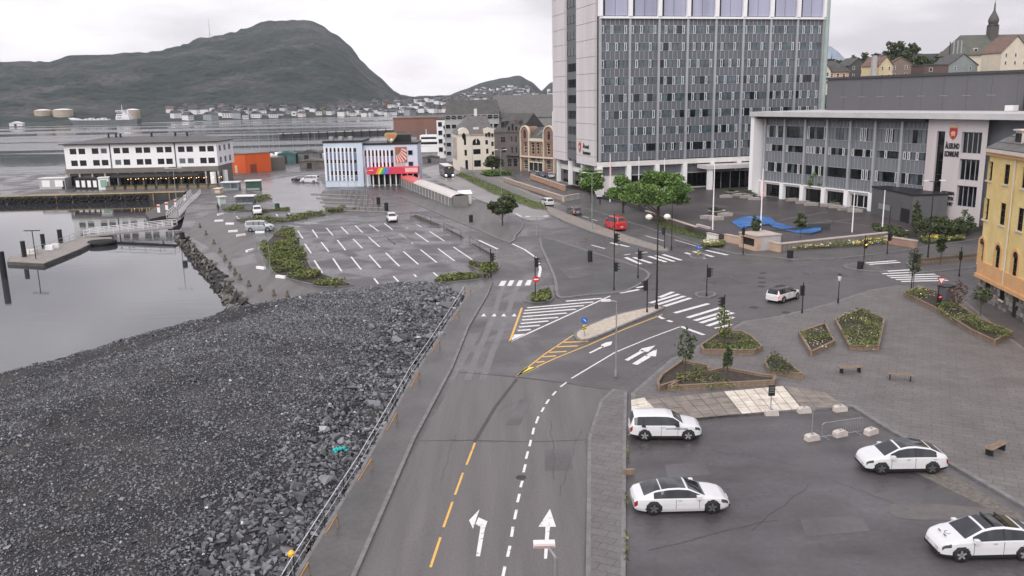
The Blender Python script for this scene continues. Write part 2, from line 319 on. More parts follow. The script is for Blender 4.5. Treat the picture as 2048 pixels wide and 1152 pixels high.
# wet tyre tracks of the side road
for a, b_ in (((1012, 560), (985, 640)), ((1040, 560), (1012, 640)), ((985, 640), (935, 760)), ((1012, 640), (965, 760))):
    band('tyre_track', [G(*a), G((a[0]+b_[0])/2-2, (a[1]+b_[1])/2), G(*b_)], .55, .010, mat('worn_track', (.125, .117, .117), .35, .25, .6, col2=(.085, .08, .081)))
PVL = slab('pavement', [(578, 1175), (722, 940), (822, 760), (905, 632), (938, 590), (985, 566), (976, 590), (938, 655), (905, 738), (830, 880), (703, 1175)], PAVED, .13, z0=-1.2)
PVR = slab('pavement', [(1172, 1180), (1176, 880), (1200, 805), (1226, 782), (1254, 786), (1252, 860), (1250, 1180)], PAVE, .13)
PVP = slab('pavement', [(1262, 790), (1340, 722), (1430, 678), (1486, 646), (1560, 634), (1650, 612), (1740, 582), (1800, 573), (1850, 578), (1930, 604), (2010, 670), (2140, 770), (2140, 1078), (2048, 1018), (1900, 932), (1770, 858), (1704, 816), (1450, 832), (1264, 852)], PAVE, .13, .3)
PVN = slab('pavement', [(1085, 398), (1180, 420), (1290, 455), (1400, 492), (1470, 508), (1600, 521), (1690, 517), (1790, 505), (1840, 497), (1960, 478), (2100, 470), (2100, 430), (1850, 470), (1560, 480), (1470, 470), (1390, 452), (1290, 405), (1160, 383), (1120, 380)], PAVED, .13)
slab('pavement', [(1830, 548), (1950, 536), (2100, 512), (2100, 492), (1950, 512), (1850, 522), (1812, 528)], PAVED, .13)
slab('traffic_island', [(1088, 476), (1180, 504), (1250, 526), (1293, 543), (1298, 557), (1268, 577), (1238, 586), (1180, 591), (1125, 597), (1112, 590), (1108, 560), (1092, 520), (1080, 490)], mat('island_asphalt', (.08, .077, .079), .6, .2, .3, .1), .13, .3, sm=3)
slab('pavement', [(790, 388), (852, 402), (925, 396), (1000, 425), (1040, 440), (1046, 455), (1032, 472), (1020, 487), (960, 462), (870, 425)], ASPHO, .13, .3, sm=2)
slab('median_island', [(1148, 672), (1163, 659), (1230, 632), (1306, 616), (1326, 620), (1255, 650), (1190, 678), (1160, 683)], BEIGE, .16, .25, sm=3)
slab('sign_island', [(1047, 601), (1058, 589), (1094, 574), (1104, 577), (1108, 598), (1090, 606), (1060, 606)], PAVED, .15, .2, sm=3)
for cx, cy, rx, ry in ((1411, 591, 22, 6), (1395, 513, 17, 5)):
    slab('refuge_island', [(cx+rx*math.cos(a), cy+ry*math.sin(a)) for a in [i*math.pi/6 for i in range(12)]], PAVED, .15, .25)
slab('refuge_island', [(1688, 536), (1700, 529), (1728, 527), (1748, 536), (1775, 545), (1740, 544)], PAVED, .15, .25, sm=3)
slab('cobbled_median', [(1092, 414), (1112, 419), (1200, 453), (1290, 484), (1336, 498), (1312, 503), (1180, 464), (1100, 430)], COBB, .14, .25, sm=2)
slab('grass_median', [(912, 350), (923, 345), (1010, 380), (1088, 411), (1095, 421), (1065, 417), (985, 387)], GRASS, .14, .2)
# kerb of the parking lot's roadside divider strips
for pts in ([(820, 434), (832, 430), (868, 445), (882, 450), (878, 456), (862, 452), (832, 440)], [(887, 460), (893, 457), (928, 474), (924, 480)], [(940, 490), (946, 487), (988, 510), (984, 518)]):
    slab('divider_strip', pts, SOIL, .12, .15)

# ---- road markings
def mark(parent, a, b, w, m=PAINT, z=.014, name='stripe'):
    A, B = G(*a), G(*b); d = (B-A); d.z = 0; nrm = Vector((-d.y, d.x, 0)).normalized()*w/2
    return MB().quad(A-nrm+Vector((0, 0, z)), B-nrm+Vector((0, 0, z)), B+nrm+Vector((0, 0, z)), A+nrm+Vector((0, 0, z))).build(name, m, parent)
def mpoly(parent, pts, m=PAINT, z=.014, name='stripe'):
    P = [(p.x, p.y, z) for p in gp(pts)]
    if sum(P[i][0]*P[(i+1)%len(P)][1]-P[(i+1)%len(P)][0]*P[i][1] for i in range(len(P))) < 0: P = P[::-1]
    return MB().poly(P).build(name, m, parent)
def zm(ox, oy, k): return lambda x, y: (ox+x/k, oy+y/k)
r = empty('centre_line', kind='structure')
for a, b_ in (((950, 886), (933, 930)), ((926, 946), (910, 990)), ((905, 1004), (887, 1055)), ((881, 1075), (861, 1135)), ((852, 1162), (826, 1240))): mark(r, a, b_, .13, PAINTY)
r = empty('lane_line', kind='structure')
for a, b_ in (((1133, 765), (1121, 774)), ((1112, 783), (1105, 791)), ((1098, 799), (1092, 808)), ((1088, 815), (1083, 824)), ((1077, 833), (1072, 847)), ((1068, 856), (1065, 869)), ((1062, 880), (1059, 893)), ((1056, 903), (1052, 918)), ((1051, 929), (1047, 945)), ((1045, 962), (1041, 975)), ((1039, 988), (1035, 1005)), ((1033, 1020), (1029, 1039)), ((1026, 1054), (1023, 1074)), ((1020, 1092), (1015, 1114)), ((1010, 1133), (1005, 1158))): mark(r, a, b_, .15)
for a, b_ in (((1143, 757), (1230, 705)), ((1230, 705), (1300, 676)), ((1300, 676), (1362, 653))): mark(r, a, b_, .15)
for a, b_ in (((1362, 653), (1380, 660)), ((1380, 660), (1408, 670)), ((1315, 632), (1327, 638)), ((1335, 641), (1344, 644))): mark(r, a, b_, .4)
r = empty('yellow_gore', kind='structure')
for a, b_ in (((1034, 752), (1090, 708)), ((1090, 708), (1147, 670)), ((1034, 752), (1110, 717)), ((1110, 717), (1180, 689)), ((1180, 689), (1250, 658)), ((1250, 658), (1325, 629))): mark(r, a, b_, .15, PAINTY)
mpoly(r, [(1032, 754), (1052, 735), (1077, 734), (1060, 742)], mat('fresh_yellow_paint', (.78, .62, .12), .6, .1, 2))
for a, b_ in (((1073, 725), (1089, 723)), ((1085, 714), (1112, 712)), ((1098, 705), (1133, 703)), ((1112, 694), (1155, 692)), ((1126, 685), (1176, 683))): mark(r, a, b_, .32, PAINTY)
r = empty('white_gore', kind='structure'); z = zm(900, 540, 3.79)
mark(r, z(453, 545), z(545, 287), .2, PAINTY); mark(r, z(453, 545), z(1215, 197), .22)
for a, b_ in (((878, 237), (1150, 215)), ((585, 287), (1085, 243)), ((565, 308), (1015, 270)), ((556, 330), (955, 298)), ((550, 355), (885, 327)), ((545, 380), (820, 360)), ((536, 407), (745, 387)), ((524, 433), (680, 420)), ((512, 460), (612, 452))): mark(r, z(*a), z(*b_), .42)
mpoly(r, [z(487, 490), z(580, 484), z(455, 546)])
r = empty('side_road_crossing', kind='structure')
for q in ([(997, 572), (1003, 562), (1013, 562), (1008, 572)], [(1014, 572), (1020, 561), (1029, 561), (1023, 572)], [(1032, 572), (1038, 561), (1046, 561), (1041, 572)], [(1049, 571), (1055, 560), (1064, 560), (1060, 571)]): mpoly(r, q, z=.016)
r = empty('give_way_teeth', kind='structure')
for x in (967, 988, 1007, 1028): mpoly(r, [(x-5, 633), (x+5, 633), (x+1, 627)])
r = empty('turn_arrow', kind='structure')
mpoly(r, [(952, 1113), (960, 1113), (970, 1057), (966, 1055), (961, 1054)], name='arrow_stem'); mpoly(r, [(966, 1056), (970, 1057), (975, 1043), (957, 1035), (951, 1049)], name='arrow_bend'); mpoly(r, [(959, 1019), (938, 1041), (946, 1058)], name='arrow_head')
r = empty('straight_arrow', kind='structure')
mpoly(r, [(1088, 1118), (1094, 1118), (1100, 1054), (1091, 1054)], name='arrow_stem'); mpoly(r, [(1077, 1054), (1112, 1054), (1100, 1018)], name='arrow_head')
r = empty('lane_arrow', kind='structure')
mpoly(r, [(1177, 706), (1181, 707), (1208, 694), (1205, 692)], name='arrow_stem'); mpoly(r, [(1205, 696), (1222, 690), (1225, 683), (1212, 685), (1202, 690)], name='arrow_head')
r = empty('right_turn_arrow', kind='structure')
mpoly(r, [(1249, 720), (1256, 722), (1290, 703), (1284, 700)], name='arrow_stem'); mpoly(r, [(1278, 702), (1296, 704), (1311, 691), (1284, 697)], name='arrow_head'); mpoly(r, [(1264, 728), (1275, 730), (1302, 714), (1292, 710)], name='arrow_stem'); mpoly(r, [(1290, 712), (1312, 713), (1314, 699), (1303, 703)], name='arrow_head')
z = zm(1150, 400, 4.267); r = empty('zebra_crossing', kind='structure')
for a, b_ in (((720, 832), (838, 785)), ((640, 880), (888, 803)), ((690, 897), (935, 820)), ((760, 908), (985, 837)), ((850, 965), (1140, 885)), ((960, 1005), (1240, 920)), ((1022, 1030), (1310, 945)), ((1070, 1050), (1350, 962)), ((1130, 1075), (1350, 1000)), ((1200, 1098), (1330, 1062)), ((380, 795), (545, 765)), ((520, 750), (592, 737))): mark(r, z(*a), z(*b_), .5)
r = empty('zebra_crossing', kind='structure')
for a, b_ in (((430, 490), (562, 548)), ((500, 490), (652, 540)), ((630, 480), (777, 530)), ((690, 475), (846, 525)), ((750, 465), (907, 515)), ((940, 450), (1108, 500)), ((1010, 440), (1180, 485)), ((1120, 430), (1302, 470))): mark(r, z(*a), z(*b_), .55)
z = zm(1568, 400, 4.267); r = empty('zebra_crossing', kind='structure')
for a, b_ in (((600, 545), (960, 518)), ((680, 553), (990, 532)), ((795, 613), (1190, 590)), ((840, 630), (1250, 610)), ((880, 648), (1290, 633)), ((910, 664), (1325, 650)), ((955, 680), (1375, 668)), ((1000, 696), (1400, 686))): mark(r, z(*a), z(*b_), .5)
r = empty('lane_marking', kind='structure'); z = zm(1150, 400, 4.267)
for a, b_, w in ((z(140, 385), z(255, 415), .3), (z(305, 365), z(375, 385), .5), (z(375, 380), z(460, 400), .5), (z(515, 455), z(620, 445), .3), (z(600, 305), z(760, 350), .2), (z(70, 140), z(120, 155), .2), (z(150, 165), z(190, 178), .2), (z(850, 340), z(1090, 410), .18), (z(420, 470), z(470, 462), .3)): mark(r, a, b_, w)
z = zm(740, 360, 4.267)
for a, b_, w in (((930, 515), (1090, 590), .35), ((1215, 545), (1320, 595), .3), ((1320, 595), (1420, 665), .3), ((1420, 665), (1455, 760), .35), ((1455, 760), (1440, 830), .35), ((1245, 285), (1290, 312), .3), ((900, 100), (800, 100), .4), ((840, 150), (900, 165), .3)): mark(r, z(*a), z(*b_), w)
r = empty('parking_bay_lines', kind='structure'); z3 = zm(340, 360, 4.267)
for a in ((1090,435,1135,500),(1215,425,1260,490),(1335,410,1390,472),(1460,400,1520,460),(1580,388,1645,450),(1700,380,1780,438),(1830,372,1900,425),(1995,392,2030,415),(1150,545,1205,625),(1290,530,1355,612),(1428,513,1498,600),(1562,503,1642,583),(1695,487,1790,572),(1830,475,1930,557),(1965,460,2060,535),
          (1230,685,1300,792),(1390,668,1465,780),(1545,655,1632,765),(1700,640,1798,750),(1842,622,1958,737),(565,310,590,330),(690,310,715,340),(905,290,920,310),(1005,280,1030,300),(1000,388,1110,400),(1060,365,1200,378),(1150,362,1260,372)): mark(r, z3(*a[:2]), z3(*a[2:]), .22, name='line')
for a in ((125,475,222,555),(255,462,365,545),(385,450,500,530),(510,440,635,522),(285,610,412,720),(432,595,570,705),(580,585,722,692),(712,572,872,680),(35,840,70,885),(200,822,245,870),(375,805,395,828),(540,790,578,822),(285,390,325,412),(400,380,440,402)): mark(r, z(*a[:2]), z(*a[2:]), .22, name='line')
# seams and a drain slot across the near road
band('road_seam', [G(917, 744), G(1060, 757), G(1226, 780)], .12, .013, mat('tar', (.05, .048, .048), .6, .2, 2))
band('road_seam', [G(838, 882), G(950, 881), G(1060, 884), G(1172, 880)], .07, .013, MATS['tar'])
band('road_seam', [G(949, 884), G(990, 815), G(1034, 758)], .25, .0125, MATS['tar'])
band('gutter', [G(1172, 1175), G(1176, 960), G(1178, 882)], .08, .013, MATS['tar'])
MB().cyl(G(1042, 955)+Vector((0, 0, .0)), G(1042, 955)+Vector((0, 0, .02)), .3, .3, 14).build('manhole_cover', mat('cast_iron', (.03, .03, .03), .6, .2, 5), kind='structure')
for x, y in ((1508, 615), (1526, 546), (1523, 556), (1524, 565), (1522, 573), (1572, 625)):
    MB().cyl(G(x, y), G(x, y)+Vector((0, 0, .02)), .45, .45, 14).build('manhole_cover', MATS['cast_iron'], kind='structure')

# cracks and repair patches
rc = random.Random(21)
for k, (x, y, dx, dy) in enumerate(((1300, 1100, 250, -60), (1420, 900, 180, 30), (1500, 1060, 120, -90), (1660, 960, 160, 60), (880, 960, 30, -90), (1110, 960, -10, -120), (1000, 820, 60, -30), (1150, 560, 90, 10), (1480, 590, 120, -14), (1360, 540, 130, 12), (660, 500, 90, 26), (780, 470, 110, 40), (700, 540, 130, -10), (620, 480, 100, -8), (430, 470, 30, 60), (1160, 860, -40, 130), (900, 880, 120, 4), (1640, 560, 90, -12))):
    L_ = [G(x+dx*i/9+rc.uniform(-4, 4), y+dy*i/9+rc.uniform(-2.5, 2.5)) for i in range(10)]; band('road_crack', L_, rc.uniform(.015, .035), .0145, MATS['tar'])
for k, (q, m) in enumerate((([(1090, 900), (1140, 898), (1146, 940), (1090, 943)], ASPHN), ([(868, 1010), (900, 1008), (880, 1070), (842, 1072)], ASPHO), ([(1330, 930), (1410, 924), (1420, 950), (1335, 957)], ASPHN), ([(1600, 1040), (1720, 1030), (1740, 1062), (1612, 1075)], ASPHN), ([(1120, 540), (1160, 536), (1190, 552), (1140, 560)], ASPHN), ([(1400, 560), (1450, 554), (1500, 566), (1440, 574)], ASPHL), ([(1600, 545), (1660, 540), (1700, 552), (1640, 560)], ASPHL), ([(700, 500), (760, 494), (790, 510), (730, 518)], ASPHN), ([(1040, 800), (1062, 800), (1040, 850), (1012, 850)], ASPHN))):
    sheet('repair_patch', q, .0105+.0004*k if k != 4 else .14, m)
# ================================================================ the rock fill
RS = np.random.RandomState(5)
def vnoise(x, y, s, seed=0):
    r = np.random.RandomState(seed); T = r.rand(64, 64); X = np.asarray(x)/s; Y = np.asarray(y)/s
    xi = np.floor(X).astype(int); yi = np.floor(Y).astype(int); fx = X-xi; fy = Y-yi; fx = fx*fx*(3-2*fx); fy = fy*fy*(3-2*fy)
    t = lambda a, b: T[a % 64, b % 64]
    return (t(xi, yi)*(1-fx)+t(xi+1, yi)*fx)*(1-fy)+(t(xi, yi+1)*(1-fx)+t(xi+1, yi+1)*fx)*fy
def inside(px_, py_, poly):
    x = np.asarray(px_); y = np.asarray(py_); c = np.zeros(x.shape, bool); n = len(poly); j = n-1
    for i in range(n):
        xi, yi = poly[i][:2]; xj, yj = poly[j][:2]
        if yi != yj: c ^= ((yi > y) != (yj > y)) & (x < (xj-xi)*(y-yi)/(yj-yi)+xi)
        j = i
    return c
def segdist(x, y, line):
    d = np.full(np.shape(x), 1e9)
    for a, b in zip(line, line[1:]):
        ax, ay = a[:2]; bx, by = b[:2]; L = (bx-ax)**2+(by-ay)**2; t = np.clip(((x-ax)*(bx-ax)+(y-ay)*(by-ay))/L, 0, 1)
        d = np.minimum(d, np.hypot(x-ax-t*(bx-ax), y-ay-t*(by-ay)))
    return d
crest = gp([(-420, 872), (-150, 790), (0, 748), (150, 706), (300, 665), (400, 640), (470, 622)], -.5)   # edge towards the water
fence_l = gp([(925, 598), (905, 632), (822, 760), (722, 940), (578, 1175), (500, 1330)], .1)
top_l = gp([(470, 622), (540, 604), (640, 586), (760, 573), (880, 568), (925, 598)])
fillp = [p[:] for p in crest]+[p[:] for p in top_l[1:]]+[p[:] for p in fence_l[1:]]+[(-60, 25, 0)]
def sstep(v): v = np.clip(v, 0, 1); return v*v*(3-2*v)
def fill_z(x, y):
    dw = segdist(x, y, crest); df = segdist(x, y, fence_l); dt = segdist(x, y, top_l)
    z = -.45+1.35*sstep(dw/20)+.5*(vnoise(x, y, 7, 1)-.5)+.22*(vnoise(x, y, 2.6, 2)-.5)
    q = (x*.55+y*.83); z = z+.38*(vnoise(x*.22, q*.9, 1.7, 12)-.5)            # bulldozer ridges
    w = sstep((df+1.2*(vnoise(x, y, 3, 3)-.5))/6.5); z = z*w+(-.3+.35*(vnoise(x, y, 1.6, 6)-.5))*(1-w)   # coarse slope falls to the fence
    w = sstep(dt/3.5); z = z*w+.12*(1-w)
    return z, dw, inside(x, y, fillp)
gs = .45; X, Y = np.meshgrid(np.arange(-62, 0, gs), np.arange(24, 102, gs)); Zf, dw, ins = fill_z(X, Y)
df = segdist(X, Y, fence_l); dt = segdist(X, Y, top_l)
outside_w = (~ins) & (dw < np.minimum(df, dt))
Zf = np.where(outside_w, -.5-dw*.75, Zf); keep = ins | (outside_w & (dw < 4)) 
idx = np.arange(X.size).reshape(X.shape); K = keep[:-1, :-1] & keep[1:, :-1] & keep[:-1, 1:] & keep[1:, 1:]
fq = np.stack([idx[:-1, :-1][K], idx[:-1, 1:][K], idx[1:, 1:][K], idx[1:, :-1][K]], 1)
FILLM = mat('crushed_rock_bed', (.016, .016, .018), .9, .35, .3, 1.0, col2=(.052, .047, .043), bscale=6, lo=.4, hi=.75)
fill = tag(link('rock_fill', npmesh('rock_fill', np.stack([X.ravel(), Y.ravel(), Zf.ravel()], 1), fq, FILLM, True)), kind='structure')
def rock_proto(seed, flat=.62, n=6):
    r = np.random.RandomState(seed); import bmesh
    bm = bmesh.new(); pts = r.normal(size=(n+3, 3)); pts /= np.linalg.norm(pts, axis=1)[:, None]; pts *= (.75+.4*r.rand(len(pts), 1)); pts[:, 2] *= flat; pts[:, 1] *= .8
    for p in pts: bm.verts.new(p)
    rr_ = bmesh.ops.convex_hull(bm, input=bm.verts); bmesh.ops.delete(bm, geom=[v for v in bm.verts if not v.link_faces], context='VERTS'); bm.verts.ensure_lookup_table(); bm.verts.index_update()
    V = np.array([v.co[:] for v in bm.verts]); Fc = np.array([[v.index for v in f.verts] for f in bm.faces if len(f.verts) == 3]); bm.free(); return V, Fc
PRO = [rock_proto(s) for s in range(8)]
def stone_mat(name, lo, hi, pos=.9):
    m = bpy.data.materials.new(name); m.use_nodes = True; MATS[name] = m; t = m.node_tree; n_ = t.nodes; l = t.links; b = n_['Principled BSDF']; b.inputs['Roughness'].default_value = .55
    geo = n_.new('ShaderNodeNewGeometry'); oi = n_.new('ShaderNodeObjectInfo'); ad = n_.new('ShaderNodeMath'); ad.operation = 'ADD'; fr = n_.new('ShaderNodeMath'); fr.operation = 'FRACT'
    l.new(geo.outputs['Random Per Island'], ad.inputs[0]); l.new(oi.outputs['Random'], ad.inputs[1]); l.new(ad.outputs[0], fr.inputs[0])
    r = n_.new('ShaderNodeValToRGB'); e = r.color_ramp.elements; e[0].position = 0; e[0].color = (*lo, 1); e[1].position = 1; e[1].color = (*[v*3.2 for v in hi], 1)
    k = e.new(pos); k.color = (*hi, 1); k2 = e.new(pos*.55); k2.color = (*[(a+b_)/2 for a, b_ in zip(lo, hi)], 1); k3 = e.new(.99); k3.color = (*[v*1.5 for v in hi], 1)
    a = n_.new('ShaderNodeTexNoise'); a.inputs['Scale'].default_value = 5; a.inputs['Detail'].default_value = 5; mr = n_.new('ShaderNodeMapRange'); mr.inputs[3].default_value = .55; mr.inputs[4].default_value = 1.45
    l.new(geo.outputs['Position'], a.inputs['Vector']); l.new(a.outputs[0], mr.inputs[0]); mx = n_.new('ShaderNodeVectorMath'); mx.operation = 'SCALE'
    l.new(fr.outputs[0], r.inputs[0]); l.new(r.outputs[0], mx.inputs[0]); l.new(mr.outputs[0], mx.inputs['Scale']); l.new(mx.outputs[0], b.inputs['Base Color']); return m
STONE = stone_mat('broken_rock', (.034, .035, .040), (.185, .188, .202))
BOULD = stone_mat('shore_boulder', (.035, .034, .03), (.14, .13, .115), .8)
def euler_mats(n, rs, tilt=1.0):
    a = rs.rand(n)*6.283; b = (rs.rand(n)-.5)*tilt; c = (rs.rand(n)-.5)*tilt
    ca, sa, cb, sb, cc, sc = np.cos(a), np.sin(a), np.cos(b), np.sin(b), np.cos(c), np.sin(c); R = np.zeros((n, 3, 3))
    R[:, 0, 0] = ca*cb; R[:, 0, 1] = ca*sb*sc-sa*cc; R[:, 0, 2] = ca*sb*cc+sa*sc; R[:, 1, 0] = sa*cb; R[:, 1, 1] = sa*sb*sc+ca*cc; R[:, 1, 2] = sa*sb*cc-ca*sc
    R[:, 2, 0] = -sb; R[:, 2, 1] = cb*sc; R[:, 2, 2] = cb*cc; return R
def scatter(pos, size, rs, tilt=1.2):
    V = []; Fa = []; off = 0; pid = rs.randint(0, len(PRO), len(pos))
    for k, (pv, pf) in enumerate(PRO):
        s_ = np.where(pid == k)[0]
        if not len(s_): continue
        R = euler_mats(len(s_), rs, tilt); v = np.einsum('nij,vj->nvi', R, pv)*size[s_][:, None, None]+pos[s_][:, None, :]
        f = pf[None]+(np.arange(len(s_))*len(pv))[:, None, None]+off; V.append(v.reshape(-1, 3)); Fa.append(f.reshape(-1, 3)); off += len(s_)*len(pv)
    return np.concatenate(V), np.concatenate(Fa)
n = 270000; x = RS.uniform(-62, 0, n); y = RS.uniform(26, 102, n); z, dw, ins = fill_z(x, y); df = segdist(x, y, fence_l)
near = 1-sstep((df-3.5+2.5*(vnoise(x, y, 4, 7)-.5))/4.5); size = (.058+.085*RS.rand(n)**1.8)*(1+2.4*near*RS.rand(n)**1.6)*(1+1.0*(RS.rand(n) > .975)); size *= np.clip(y/75, .8, 1.25)
kp = ins & (RS.rand(n) < np.where(vnoise(x, y, 9, 8)+.5*vnoise(x, y, 2.2, 9) > 0.55, 1, .62)*np.where(near > .5, .62, 1)); kp &= ~((dw < 3.2+3*vnoise(x, y, 5, 4)) & (dw > .8) & (RS.rand(n) > .22)); kp &= (np.abs(x/y) < .75)
x, y, z, size = x[kp], y[kp], z[kp], size[kp]; order = np.argsort(size/y)[::-1]; big, rest = order[:300], order[300:]
v, f = scatter(np.stack([x, y, z+size*.22], 1)[rest], size[rest], RS)
tag(link('crushed_stone', npmesh('crushed_stone', v, f, STONE), fill), kind='stuff')
PM = [npmesh('stone', *p, STONE) for p in PRO]; PB = [npmesh('boulder', *p, BOULD) for p in PRO]
for i in big: link('stone', PM[i % 8], fill, (x[i], y[i], z[i]+size[i]*.2), rot=(rnd.uniform(-.5, .5), rnd.uniform(-.5, .5), rnd.uniform(0, 6.3)), scale=(size[i]*1.15,)*3)
n = 5200; x = RS.uniform(-62, -5, n); y = RS.uniform(30, 98, n); z, dw, ins = fill_z(x, y); kp = (~ins) & (dw < 2.6) & (dw < segdist(x, y, fence_l)) & (dw < segdist(x, y, top_l)); x, y, dw = x[kp], y[kp], dw[kp]
v, f = scatter(np.stack([x, y, -.5-dw*.75+.05], 1), RS.uniform(.12, .34, len(x)), RS); tag(link('crushed_stone', npmesh('shore_stone', v, f, STONE), fill), kind='stuff')
# ---- boulder bank between promenade and basin
bank_t = gp([(364, 462), (400, 503), (446, 546), (482, 590), (512, 628)], 0); bank_b = gp([(350, 475), (372, 505), (405, 545), (440, 590), (466, 630)], WZ-.1)
mb = MB()
for i in range(4): mb.quad(bank_b[i], bank_b[i+1], bank_t[i+1]-Vector((0, 0, .1)), bank_t[i]-Vector((0, 0, .1)))
bank = mb.build('boulder_bank', FILLM, kind='structure'); seg = [(bank_t[i+1]-bank_t[i]).length for i in range(4)]
for i in range(290):
    u = rnd.random()*sum(seg); k = 0
    while u > seg[k]: u -= seg[k]; k += 1
    u /= seg[k]; v_ = rnd.random()**.8; P = bank_t[k].lerp(bank_t[k+1], u).lerp(bank_b[k].lerp(bank_b[k+1], u), v_*1.02-.02); s_ = rnd.uniform(.28, .62)*(1.35 if k == 3 else 1)
    link('boulder', PB[i % 8], bank, P+Vector((0, 0, .05)), rot=(rnd.uniform(-.6, .6), rnd.uniform(-.6, .6), rnd.uniform(0, 6.3)), scale=(s_, s_, s_*1.1))
# ================================================================ mountains, far town
FOREST = mat('forested_slope', (.015, .024, .020), .95, .5, .012, 1.0, col2=(.036, .046, .036), bscale=.05, bdist=9)
ROCKY = mat('rocky_mountain', (.012, .023, .020), .95, .6, .006, 1.0, col2=(.105, .095, .092), bscale=.045, lo=.46, hi=.80, stretch=(1, 1, 2.2), bdist=14)
FARB = mat('haze_blue_mountain', (.20, .25, .31), .95, .15, .002)  # distance haze is put into the blue base colour
def interp(pts, x):
    xs = [p[0] for p in pts]; return np.interp(x, xs, [p[1] for p in pts])
HILLS = {}
def hill(name, ridge, dr, ds, m, nx=220, nr=42, pw=1.25, rough=.05, back=1.35, jag=2.5, base=-3.0, seed=3):
    xs = np.linspace(ridge[0][0], ridge[-1][0], nx); ts = np.concatenate([np.linspace(0, 1, nr), np.linspace(1.06, back, 7)])
    V = np.zeros((nx, len(ts), 3))
    for i, x in enumerate(xs):
        y = float(interp(ridge, x)); D = float(interp(dr, x)) if isinstance(dr, list) else dr; d0 = float(interp(ds, x)) if isinstance(ds, list) else ds
        P = at(x, y, D); zr = max(P.z, 2); h = Vector((P.x, P.y)).normalized(); R1 = Vector((P.x, P.y)).length; R0 = R1*d0/D
        for j, t_ in enumerate(ts):
            r = R0+(R1-R0)*t_; q = h*r; tt = min(t_, 1); z = base+(zr-base)*(tt**pw)
            if t_ > 1: z = zr*(1-((t_-1)/(back-1))*.7)
            V[i, j] = (q.x, q.y, z)
    X, Y = V[..., 0], V[..., 1]; T = np.minimum(ts, 1)[None, :]
    amp = T*(1-T)*4*(ts[None, :] <= 1)
    nzz = (vnoise(X, Y, 420, seed)-.5)*1.2+(vnoise(X, Y, 170, seed+1)-.5)*.7+(vnoise(X, Y, 60, seed+2)-.5)*.35
    top = V[:, nr-1, 2][:, None]
    V[..., 2] += amp*nzz*rough*top*2+jag*(vnoise(X, Y, 26, seed+5)-.5)*2*np.clip(T*6, 0, 1)
    idx = np.arange(nx*len(ts)).reshape(nx, len(ts)); f = np.stack([idx[:-1, :-1].ravel(), idx[1:, :-1].ravel(), idx[1:, 1:].ravel(), idx[:-1, 1:].ravel()], 1)
    o = tag(link(name, npmesh(name, V.reshape(-1, 3), f, m, True)), kind='structure'); HILLS[name] = (xs, ts, V)
    return o
def on_hill(name, x, t_):
    xs, ts, V = HILLS[name]; i = int(np.argmin(abs(xs-x))); j = t_*(np.searchsorted(ts, 1.0)); j0 = int(j); fr = j-j0
    return Vector(V[i, j0]*(1-fr)+V[i, j0+1]*fr)
main_ridge = [(-520, 150), (-300, 140), (-100, 132), (0, 125), (60, 123), (100, 125), (140, 113), (200, 110), (260, 104), (310, 103), (340, 98), (400, 77), (450, 69), (490, 58), (520, 45), (560, 40), (620, 40), (650, 55), (680, 75), (705, 98), (720, 118), (740, 140), (765, 160), (785, 180), (800, 190), (840, 196), (880, 205)]
hill('mountain', main_ridge, [(-520, 2300), (300, 2500), (520, 3000), (700, 3000), (880, 2700)], [(-520, 1150), (0, 1120), (400, 1330), (880, 1500)], ROCKY, 640, 110, .95, .075, jag=5.0)
hill('hillside', [(770, 200), (800, 193), (850, 192), (900, 190), (930, 178), (960, 166), (1000, 156), (1040, 151), (1065, 165), (1083, 183), (1100, 166), (1125, 158), (1220, 150), (1330, 150)], 3300, [(770, 1500), (1330, 1600)], FOREST, 160, 40, 1.15, .03, seed=11)
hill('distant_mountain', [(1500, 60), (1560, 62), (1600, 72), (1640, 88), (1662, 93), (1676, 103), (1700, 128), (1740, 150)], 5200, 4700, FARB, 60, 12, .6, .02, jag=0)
hill('low_shore', [(-520, 224), (0, 222), (200, 214), (330, 208), (420, 205), (600, 206), (800, 203), (1000, 196), (1300, 190)], [(-520, 1500), (1300, 1900)], [(-520, 1090), (0, 1080), (300, 1230), (600, 1350), (1300, 1480)], FOREST, 160, 14, .8, .02, jag=1.2, seed=21)
# far houses
def house_mesh(name, w, d, h, r, wall, roof):
    m = MB(); m.box(-w/2, w/2, -d/2, d/2, -4, h); m.mi(1).prism_y([(-w/2-.5, h), (w/2+.5, h), (0, h+r)], -d/2-.5, d/2+.5)
    m.mi(2)
    for i in range(int(w//3)): m.box(-w/2+1+i*3, -w/2+2.3+i*3, -d/2-.06, -d/2, h*.25, h*.42); m.box(-w/2+1+i*3, -w/2+2.3+i*3, -d/2-.06, -d/2, h*.62, h*.8)
    return m.mesh(name, [wall, roof, GLASS])
FW = mat('far_white', (.72, .71, .72), .7, .04, .1, fine=False); FO = mat('far_ochre', (.45, .38, .28), .8, .1, .1); FR = mat('far_red', (.22, .12, .10), .8, .1, .1); FG = mat('far_grey', (.30, .32, .34), .8, .1, .1)
RF = mat('far_roof', (.07, .07, .075), .85, .2, .1); RFR = mat('far_red_roof', (.14, .095, .085), .85, .2, .1)
HM = [house_mesh('house', 9, 11, 6, 3.5, FW, RF), house_mesh('house', 10, 9, 6.5, 4, FW, RFR), house_mesh('house', 13, 9, 5.5, 3, FW, RF), house_mesh('house', 9, 10, 6, 3.5, FO, RF), house_mesh('house', 9, 10, 6, 3.5, FR, RF), house_mesh('house', 15, 11, 7, 3, FG, RF), house_mesh('house', 11, 9, 6, 4, FW, RFR)]
